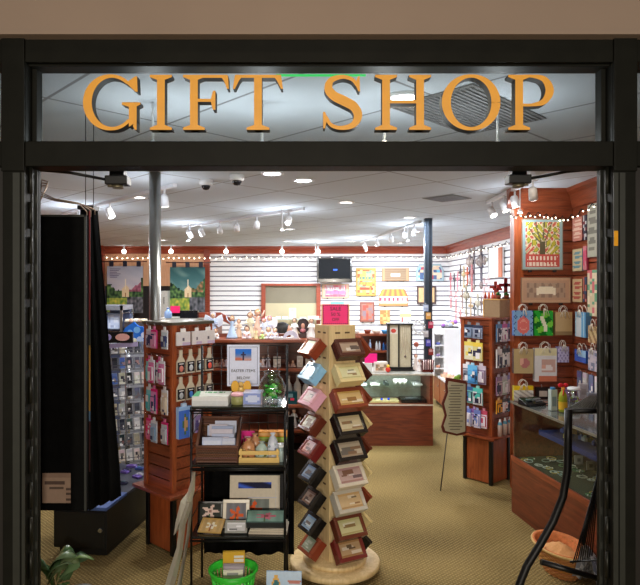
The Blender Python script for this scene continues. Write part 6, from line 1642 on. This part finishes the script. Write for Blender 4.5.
bag('tan bag with a baby picture, second row at left', (X(522.5, DP), DW - .002, Z(348.5, DP)), X(532, DP) - X(512.5, DP), Z(348.5, DP) - Z(373, DP), baby((190, 170, 126), (186, 120, 120)), (110, 90, 90))
bag('cream topped bag with a photograph of a child, second row second', (X(544.5, DP), DW - .002, Z(348, DP)), X(555.5, DP) - X(533.5, DP), Z(348, DP) - Z(381, DP), lambda u, v: (226, 220, 180) if v > .8 else (baby((206, 170, 160), (236, 226, 226))(u, (v - .2) / .5) if .25 < v < .68 and .3 < u < .92 else ((206, 120, 90) if v < .16 and u > .2 else (222, 222, 226))), (206, 206, 216))
bag('lavender bag with pale blossoms, second row third', (X(562, DP), DW - .002, Z(346.5, DP)), X(567.8, DP) - X(556.5, DP), Z(346.5, DP) - Z(362, DP), lambda u, v: (196, 190, 226) if math.sin(u * 20) * math.sin(v * 18) > -.2 else (150, 140, 190), (150, 146, 196))
XS = XW1 - .002
def sbag(label, x0, x1, y0, y1, f, e, dep=.05):
    d0, d1 = (XS - dep) * F / (x0 - 310), (XS - dep) * F / (x1 - 310); dm = (d0 + d1) / 2
    bag(label, (XS, dm, Z(y0, dm)), d0 - d1 - .01, Z(y0, dm) - Z(y1, dm), f, e, R(-90), dep)
sbag('blue and white striped bag at the corner of the wood walls, top row', 575, 586, 312, 337, lambda u, v: (206, 216, 226) if abs(u - .35) < .2 and v < .8 else ((90, 150, 200) if int(u * 8) % 2 else (150, 190, 216)), (90, 140, 190))
sbag('small kraft bag with a ribbon at the right edge of the top row', 588, 598, 326, 343, lambda u, v: (196, 170, 130) if math.sin(u * 12 + v * 9) > 0 else (150, 120, 90), (150, 120, 90))
sbag('deep blue picture bag on the right wood wall, second row', 574.5, 586, 350, 362, lambda u, v: (50, 90, 190) if v < .45 or u < .3 else (150, 190, 226), (60, 100, 180))
sbag('pale patterned bag at the right edge, second row', 588, 598, 350, 371, mosaic([(176, 170, 190), (120, 126, 150), (190, 180, 190)], 6, 8, 11), (130, 120, 130))
bag('white bag with a yellow top, lowest on the wood partition', (X(522.5, DP), DW - .002, Z(385.5, DP)), X(532, DP) - X(512.5, DP), .13, lambda u, v: (240, 206, 40) if v > .72 else ((180, 180, 176) if math.sin(u * 18 + v * 22) > .3 else (226, 226, 220)), (206, 190, 90))
for i, xp in enumerate((570, 573.5)):
    pass
rnd = random.Random(19)
for i in range(10):
    y_ = 5.05 - .105 * i
    m = MB(); w, h = .075, rnd.uniform(.17, .24); c = rnd.choice([(196, 190, 206), (226, 226, 230), (190, 120, 140), (206, 160, 90), (120, 130, 170), (206, 200, 190)])
    m.box((-w / 2, -.014, -h), (w / 2, -.002, 0), c); m.pic(-w * .45, -h * .97, w * .9, h * .94, 5, 9, cardf(jit(c, 40), c, [jit((150, 140, 150), 60), (240, 240, 240)], .2, i), -.0146); m.tube([(0, -.008, 0), (0, -.003, .015)], .003, 5, (180, 180, 180))
    item('hanging_package', f'slim pale package in the lowest row of the right wood wall, {ORD[i]} from the corner', 'package', m, PG, (XS, y_, 1.05), R(-90), 'slim packages on the right wood wall')
m = MB(); m.box((-.055, -.04, -.10), (.055, -.005, 0), (46, 40, 40)); m.box((-.03, -.041, -.08), (.04, -.0405, -.03), (190, 180, 170)); m.tube([(0, -.02, 0), (0, -.005, .02)], .003, 5, (180, 180, 180)); item('hanging_package', 'dark box hanging beside the yellow topped bag', 'package', m, PG, (X(542, DP), DW - .002, Z(387, DP)))

# ---------------------------------------------------------------- right glass display case
CO = Vector((X(511.5, 4.70), 4.70, 0)); CA = math.atan2(-.99, .135)       # along the front, toward the entrance
crz = CA
t = thing('display_case', 'long red wood display case with sloping view glass beside the right door', 'display case', CO, crz)
CL, CW, CH, CB = 2.1, .50, .865, .442
# local x runs toward the camera along the front, local +y points to the right-hand wall (behind the case)
m = MB(); m.box((0, 0, 0), (CL, CW, .40)); m.build('base', CASEWD, t, bevel=.003)
m = MB(); m.box((0, -.006, .40), (CL, .012, CB)); m.build('front_rail', CHERRYX, t, bevel=.002)
m = MB(); m.box((0, .012, .40), (.02, CW, CH - .012)); m.build('end_panel', CASEWD, t)
m = MB(); m.box((1.17, 0, CB), (1.195, .02, CH - .012)); m.build('front_post', CHERRY, t)
m = MB(); m.box((0, CW - .015, .40), (CL, CW, CH - .012)); m.build('back_panel', mat('case_inner', (66, 32, 22), .5), t)
m = MB(); m.box((.02, .004, CB + .001), (1.168, .009, CH - .014)); m.build('front_glass', CGLASS, t)
m = MB(); m.box((-.002, -.002, CH - .010), (CL, CW, CH)); m.build('top_glass', mat('counter_glass', (90, 96, 96), .08, 0, .1), t)
m = MB(); m.box((-.004, -.010, CH - .014), (CL, -.002, CH + .002)); m.box((-.006, -.004, CH - .014), (-.002, CW, CH + .002)); m.build('edge_strip', mat('alu_edge', (150, 150, 142), .35, .6), t)
m = MB(); m.box((.021, .013, .402), (CL, CW - .016, .43)); m.build('display_floor', mat('dark_green_cloth', (40, 48, 34), .9), t)
m = MB(); m.box((.28, .08, .685), (CL, CW - .016, .70)); m.box((.28, .075, .668), (CL, .08, .703)); m.build('blue_shelf', mat('navy_cloth', (28, 38, 104), .85), t)
CM = Matrix.Translation(CO) @ Matrix.Rotation(crz, 4, 'Z')
rnd = random.Random(41)
for i in range(46):
    lx, ly = rnd.uniform(.07, 1.25), rnd.uniform(.05, .44)
    if ly > .36 and lx < .5: ly = .3
    c = rnd.choice([(190, 196, 190), (150, 170, 160), (216, 216, 200), (190, 170, 100), (110, 150, 110), (170, 190, 190)])
    m = MB(); s0 = rnd.uniform(.018, .032); n = 14
    m.tube([(math.cos(2 * PI * q / n) * s0 * 1.3, math.sin(2 * PI * q / n) * s0, .004) for q in range(n + 1)], .0035, 5, c); m.ball((0, -s0, .006), .006, (226, 226, 220), n=6, m=4)
    item('necklace', 'looped pale necklace on the dark green floor of the right case', 'jewellery', m, PC, CM @ Vector((lx, ly, .4305)), rnd.uniform(0, 6), 'looped jewellery on the green floor of the right case')
for i in range(6):
    m = MB(); m.box((-.03, 0, 0), (.03, .012, .065), (176, 176, 180)); m.box((-.012, -.001, .02), (.012, 0, .045), (110, 110, 120)); item('price_card', f'small grey card standing at the back of the case floor, {ORD[i]} from the far end', 'card', m, P, CM @ Vector((.12 + .15 * i, .40, .4305)), R(-4), 'small grey cards in the right case')
for i in range(24):
    lx, ly = .33 + .042 * i + rnd.uniform(-.01, .01), rnd.uniform(.12, .44)
    c = rnd.choice([(190, 186, 160), (120, 110, 80), (90, 110, 190), (170, 180, 190), (150, 120, 90), (206, 196, 130)])
    m = MB(); s0 = rnd.uniform(.016, .024); m.box((-s0, -s0 * .7, 0), (s0, s0 * .7, .026), c); m.ball((0, 0, .03), s0 * .5, jit(c, 40), n=7, m=4)
    item('trinket', 'tiny boxed trinket on the blue cloth shelf of the right case', 'trinket', m, PG, CM @ Vector((lx, ly, .7035)), rnd.uniform(0, 3), 'tiny trinkets on the blue cloth shelf')
# on top of it
cz = CH + .0025
def ctop(xp, yp): 
    d = (EYE - cz) * F / (yp - 288); return Vector((X(xp, d), d, cz))
p = ctop(532, 405)
t = thing('card_terminal', 'black card payment terminal lying on the far end of the right case', 'card terminal', p, R(20))
m = MB(); m.rings([[(-.09, -.05, 0), (.09, -.05, 0), (.09, .05, 0), (-.09, .05, 0)], [(-.09, -.05, .018), (.09, -.05, .018), (.085, .05, .05), (-.085, .05, .05)]], (26, 28, 30), True, False); m.build('body', PG, t, bevel=.004)
m = MB(); m.box((-.05, -.02, .038), (.0, .01, .0485), (90, 110, 110)); m.build('screen', PG, t)
for q in range(8): 
    m = MB(); m.box((.02 + .016 * (q % 4), -.03 + .03 * (q // 4), .030), (.031 + .016 * (q % 4), -.015 + .03 * (q // 4), .034 + .012 * (q // 4)), (120, 120, 124)); m.build('key', PG, t)
m = MB(); m.tube([(.1, 0, .006), (.15, -.03, .006), (.13, -.09, .006), (.17, -.13, .006)], .005, 6); m.build('cord', BLACK, t)
p = ctop(521, 400); m = MB(); m.box((-.05, -.02, 0), (.05, .02, .02), (40, 44, 50)); item('sunglasses_case', 'flat black case on the far corner of the right display case', 'case', m, PG, p + Vector((.03, -.02, 0)), R(-30), bevel=.004)
p = ctop(563, 412)
t = thing('bottle', 'yellow-green glass bottle with a red bow on the right display case', 'bottle', p)
m = MB(); m.lathe([(.026, 0), (.030, .006), (.030, .10), (.026, .125), (.012, .15), (.010, .18)], 18, (150, 160, 40)); m.build('body', PC, t)
m = MB(); m.lathe([(.0305, .02), (.0305, .075)], 18, (214, 170, 50), cap=False); m.build('label_band', P, t)
for sg in (-1, 1):
    m = MB(); m.ball((sg * .018, -.004, .19), .02, (206, 36, 50), (1, .6, .8)); m.build('bow_loop', PF, t)
m = MB(); m.ball((0, -.006, .165), .014, (236, 150, 60)); m.tube([(0, -.01, .16), (-.012, -.03, .12)], .004, 5, (220, 60, 50)); m.build('neck_ornament', PC, t)
p = ctop(556.5, 411)
m = MB(); m.box((-.024, -.02, 0), (.024, .02, .15), (176, 190, 186)); m.box((-.016, -.021, .03), (.016, -.020, .10), (120, 140, 150)); m.lathe([(.018, .15), (.018, .165)], 12, (60, 130, 190)); item('lotion_bottle', 'clear pale square bottle with a blue cap left of the red bow bottle', 'bottle', m, PG, p + Vector((-.015, .03, 0)), R(10), bevel=.003)
p = ctop(574, 402)
t = thing('supply_jar', 'glass jar with a white lid on the right case, filled with small things', 'jar', p)
m = MB(); m.lathe([(.04, 0), (.045, .005), (.045, .085), (.038, .092)], 20); m.build('glass_body', GLASS, t)
m = MB(); m.lathe([(.05, .093), (.05, .105), (.04, .115), (.001, .118)], 20, (226, 230, 236)); m.build('lid', PC, t)
m = MB()
for q in range(14): m.ball((rnd.uniform(-.022, .022), rnd.uniform(-.022, .022), .014 + .005 * q), .012, rnd.choice([(190, 200, 110), (150, 170, 80), (120, 90, 130), (206, 206, 200)]), n=7, m=4)
m.build('filling', PG, t)
for i, (xp, yp, w, h, c, lab) in enumerate(((566, 400, .05, .10, (120, 100, 140), 'small dark violet box behind the red bow bottle'), (583, 399, .06, .12, (196, 190, 196), 'grey-white box near the white lidded jar'), (592, 402, .07, .07, (150, 156, 170), 'low grey box on the right case beside the black mesh top'), (587, 410, .09, .02, (206, 206, 200), 'flat white dish on the right case'))):
    p = ctop(xp, yp); m = MB(); m.box((-w / 2, -.02, 0), (w / 2, .02, h), c); m.box((-w * .3, -.021, h * .3), (w * .3, -.0202, h * .7), jit(c, 40)); item('small_box', lab, 'box', m, PG, p, R(-8), bevel=.002)

# orange lined basket on the floor in front of the case
kp = Vector((1.545, 3.70, 0))
t = thing('oval_basket', 'oval wicker basket with an orange lining on the carpet by the right case', 'basket', kp, R(-80))
m = MB(); n = 40
def ov(k, z, rx=.20, ry=.135): return [(math.cos(2 * PI * q / n) * rx * k, math.sin(2 * PI * q / n) * ry * k, z) for q in range(n)]
for r_ in range(13):
    z = .006 + .0125 * r_; k = .62 + .36 * (r_ / 12) ** .8
    pts = [(math.cos(2 * PI * q / n) * (.20 * k + .003 * (1 if (q + r_) % 2 else -1)), math.sin(2 * PI * q / n) * (.135 * k + .003 * (1 if (q + r_) % 2 else -1)), z) for q in range(n + 1)]
    m.tube(pts, .0062, 5, jit((176, 120, 66), 14))
m.build('weave', P, t)
m = MB(); m.rings([ov(.64, .006), ov(.98, .155), ov(1.06, .168), ov(1.06, .176), ov(.96, .172), ov(.92, .15), ov(.6, .03)], None, True); m.build('lining', ORANGECL, t)
m = MB(); m.tube([(x * 1.07, y * 1.07, .165) for x, y, z in ov(1, 0) + ov(1, 0)[:1]], .009, 6, (196, 160, 100)); m.build('rim', P, t)
m = MB(); g = []
for j in range(9):
    g.append([m.v((-.12 + .24 * i / 12, -.075 + .15 * j / 8, .12 + .055 * math.exp(-((i - 6) ** 2 + (j - 4) ** 2 * 2) / 22) + .008 * math.sin(i * 2.1 + j))) for i in range(13)])
for j in range(8):
    for i in range(12): m.f([g[j][i], g[j][i + 1], g[j + 1][i + 1], g[j + 1][i]], (206, 150, 96), True)
item('cloth', 'folded tan cloth inside the orange lined basket', 'cloth', m, PF, kp, R(-80))
m = MB(); g = []
for j in range(11):
    g.append([m.v((-.11 + .22 * i / 14 + .02 * math.sin(j * .8), -.09 + .16 * j / 10, .02 + .29 * math.exp(-((i - 7) ** 2) / 30) * (1 - j / 14) + .010 * math.sin(i * 2.6 + j * 1.7))) for i in range(15)])
for j in range(10):
    for i in range(14):
        m.f([g[j][i], g[j][i + 1], g[j + 1][i + 1], g[j + 1][i]], (176, 180, 190) if (i + j) % 2 else (120, 124, 136), True)
item('lace_cloth', 'crumpled grey and white lace cloth beside the orange lined basket', 'cloth', m, PF, (1.635, 3.40, .0), R(-75))
m = MB(); m.box((-.07, -.05, 0), (.07, .05, .06), (30, 84, 170)); item('gift_box', 'small blue box on the carpet under the black metal stand', 'box', m, PG, (1.66, 3.08, 0), R(10), bevel=.006)

# ---------------------------------------------------------------- black metal stand in front right
SD = 2.62; sb = Vector((X(575, SD), SD + .1, 0))
t = thing('metal_stand', 'black metal stand with curved front legs and a mesh top at the right door', 'stand', sb)
path = [(568.5, 409), (568, 440), (567.5, 470), (563, 497), (553, 522), (540, 545), (527, 566)]
# the leg sweeps on down to the floor
pts = [at(x, y, SD - .0) for x, y in path]; last = pts[-1]
pts += [Vector((last.x - .10, SD - .02, last.z - .22)), Vector((last.x - .16, SD - .03, .012))]
m = MB(); m.M = wm(sb); m.tube(pts, .017, 10); m.build('curved_leg', BLACK, t)
zt = Z(411, SD); SB = 2.92
xa, xb = X(568.5, SD), X(612, SD); xc, xd = X(590, SB), X(606, SB)
m = MB(); m.M = wm(sb); m.tube([(xa - .012, SD, zt), (xb, SD, zt), (xd, SB, zt), (xc, SB, zt), (xa, SD, zt)], .013, 8); m.build('top_frame', BLACK, t)
m = MB(); m.M = wm(sb)
for k in range(15):
    q = k / 14; m.tube([(xa + (xb - xa) * q, SD, zt + .012), (xc + (xd - xc) * q, SB, zt + .012)], .0022, 4)
    m.tube([(xa + (xc - xa) * q, SD + (SB - SD) * q, zt + .012), (xb + (xd - xb) * q, SD + (SB - SD) * q, zt + .012)], .0022, 4)
m.build('mesh_top', mat('grey_mesh', (70, 70, 66), .5, .4), t)
m = MB(); m.M = wm(sb); m.tube([at(541, 562, SD), at(606, 581, SD)], .013, 8); m.build('lower_bar', BLACK, t)
for q in ((xb, SD), (xd, SB)):
    m = MB(); m.M = wm(sb); m.tube([(q[0], q[1], zt), (q[0], q[1], .01)], .013, 8); m.build('rear_leg', BLACK, t)
m = MB(); m.M = wm(sb)
for k in range(9):
    m.tube([at(600 - 1.2 * k, 462 + 5 * k, SD + .2), at(592 - 2.4 * k, 556 + 1 * k, SD + .2)], .0032, 4)
m.tube([at(602, 455, SD + .2), at(583, 545, SD + .2)], .006, 6); m.tube([at(602, 455, SD + .2), at(603, 560, SD + .2), at(570, 562, SD + .2)], .005, 6); m.build('side_wires', BLACK, t)

# ---------------------------------------------------------------- clerk seated behind the shelf unit
PX0 = Vector((X(278, 7.0), 7.0, 0))
t = thing('person', 'person with dark hair in a dark top, seated behind the figurine shelf facing right', 'person', PX0)
def skin(name, verts, edges, radii, mt, parent, sub=2, root=0):
    me = bpy.data.meshes.new(name); me.from_pydata(verts, edges, []); o = bpy.data.objects.new(name, me); link(o, parent)
    sm = o.modifiers.new('skin', 'SKIN'); sm.use_smooth_shade = True
    if not me.skin_vertices: me.skin_vertices.new()
    sv = me.skin_vertices[0].data
    for i, r in enumerate(radii):
        sv[i].radius = (r, r) if not isinstance(r, tuple) else r
        sv[i].use_root = (i == root)
    ss = o.modifiers.new('sub', 'SUBSURF'); ss.levels = sub; ss.render_levels = sub
    me.materials.append(mt); return o
SK = mat('skin', (196, 140, 112), .5, 0, .05); HAIR = mat('dark_hair', (24, 18, 14), .6, 0, .3, 60, bump=.4, stretch=(1, 1, .2)); TOPM = mat('navy_top', (40, 44, 64), .85); TRO = mat('dark_trousers', (34, 34, 40), .85)
# facing +x, seated at .48
V = [(0, 0, .54), (.01, 0, .68), (.02, 0, .84), (.03, 0, .98), (.045, 0, 1.06), (.06, 0, 1.115),
     (.03, -.17, .98), (.10, -.20, .74), (.30, -.12, .72), (.03, .17, .98), (.10, .20, .74), (.30, .12, .72),
     (.05, -.10, .52), (.42, -.12, .52), (.40, -.12, .12), (.05, .10, .52), (.42, .12, .52), (.40, .12, .12)]
E = [(0, 1), (1, 2), (2, 3), (3, 4), (4, 5), (3, 6), (6, 7), (7, 8), (3, 9), (9, 10), (10, 11), (0, 12), (12, 13), (13, 14), (0, 15), (15, 16), (16, 17)]
RR = [.13, .12, .13, .12, .06, .048, .062, .045, .032, .062, .045, .032, .085, .065, .048, .085, .065, .048]
body = skin('body', V, E, RR, TOPM, t)
for sg in (-1, 1):
    hv = [(.31, sg * .12, .72), (.36, sg * .115, .715), (.40, sg * .11, .71)]
    he = [(0, 1), (1, 2)]; hr = [(.026, .02), (.034, .016), (.03, .013)]
    for q in range(4):
        b0 = len(hv); yy = sg * (.085 + .017 * q); L = (.055, .065, .07, .06)[q]
        hv += [(.405, yy, .708), (.405 + L * .55, yy, .70), (.405 + L, yy, .682)]; he += [(2, b0), (b0, b0 + 1), (b0 + 1, b0 + 2)]; hr += [.010, .009, .008]
    b0 = len(hv); hv += [(.35, sg * .085, .705), (.38, sg * .065, .695)]; he += [(1, b0), (b0, b0 + 1)]; hr += [.012, .010]
    skin('hand', hv, he, hr, SK, t, 1)
m = MB(); hc = Vector((.075, 0, 1.215)); n = 18
prof = [(-.125, .030, .03, .035), (-.105, .062, .045, .03), (-.075, .078, .058, .012), (-.04, .088, .068, .004), (0, .094, .074, 0), (.04, .095, .076, -.004), (.08, .082, .066, -.006), (.108, .052, .042, -.008), (.118, .012, .01, -.008)]
m.rings([[(hc.x + ox + a * math.cos(2 * PI * q / n), hc.y + b * math.sin(2 * PI * q / n), hc.z + z) for q in range(n)] for z, a, b, ox in prof], None)
m.ball((hc.x + .098, 0, hc.z - .022), .018, None, (.9, .7, 1.2)); m.ball((hc.x + .085, 0, hc.z - .068), .02, None, (.6, 1.1, .4))
for sg in (-1, 1): m.ball((hc.x, sg * .076, hc.z - .01), .024, None, (.7, .3, 1.1))
m.tube([(.055, 0, 1.06), (.065, 0, 1.13)], .05, 12)
m.build('head', SK, t)
m = MB()
for sg in (-1, 1): m.ball((hc.x + .087, sg * .032, hc.z + .008), .011, (30, 24, 22)); m.box((hc.x + .084, sg * .032 - .016, hc.z + .026), (hc.x + .092, sg * .032 + .016, hc.z + .031), (40, 28, 22))
m.box((hc.x + .088, -.022, hc.z - .072), (hc.x + .099, .022, hc.z - .066), (150, 70, 66)); m.build('face_features', P, t)
m = MB(); m.rings([[(hc.x - .022 + a * math.cos(2 * PI * q / 24) * (1 if math.cos(2 * PI * q / 24) < 0 else .82), b * math.sin(2 * PI * q / 24) * (1 + .03 * math.sin(q * 3)), hc.z + z) for q in range(24)] for z, a, b in ((-.13, .075, .070), (-.08, .085, .084), (-.03, .092, .090), (.02, .100, .092), (.07, .104, .090), (.105, .088, .074), (.13, .05, .045), (.138, .01, .01))], None)
m.build('hair', HAIR, t)
m = MB(); m.lathe([(.20, 0), (.20, .02), (.03, .04), (.03, .34), (.18, .35), (.18, .385), (.001, .39)], 20, (30, 30, 34)); item('stool', 'round black stool under the seated clerk', 'stool', m, PG, PX0)

# nothing rests with its faces merged into the surface that carries it
HUNG = ('service_counter', 'display_cabinet', 'wooden_crate', 'wicker_basket', 'wall_shelf_unit', 'base_cabinet', 'storage_box', 'storage_cabinet', 'plastic_basket', 'low_cabinet', 'glass_shelf', 'hanging_package', 'pendant_card', 'jewellery_card', 'gift_bag', 'wall_plaque', 'wall_cross', 'ceiling_light', 'track_light', 'spotlight', 'dome_camera', 'air_vent', 'door_closer', 'string_lights', 'tapestry', 'white_board', 'sign_letter',
        'jamb_hinge', 'warning_sticker', 'light_strip', 'pendant_lamp', 'support_pole', 'display_spinner', 'figurine_shelf', 'shelf_rack', 'revolving_display', 'card_rack', 'display_case', 'keepsake_box', 'television', 'pass_through_window')
for o in list(C.objects):
    if o.parent is None and 'category' in o and o.name.split('.')[0] not in HUNG:
        o.location.z += .0009
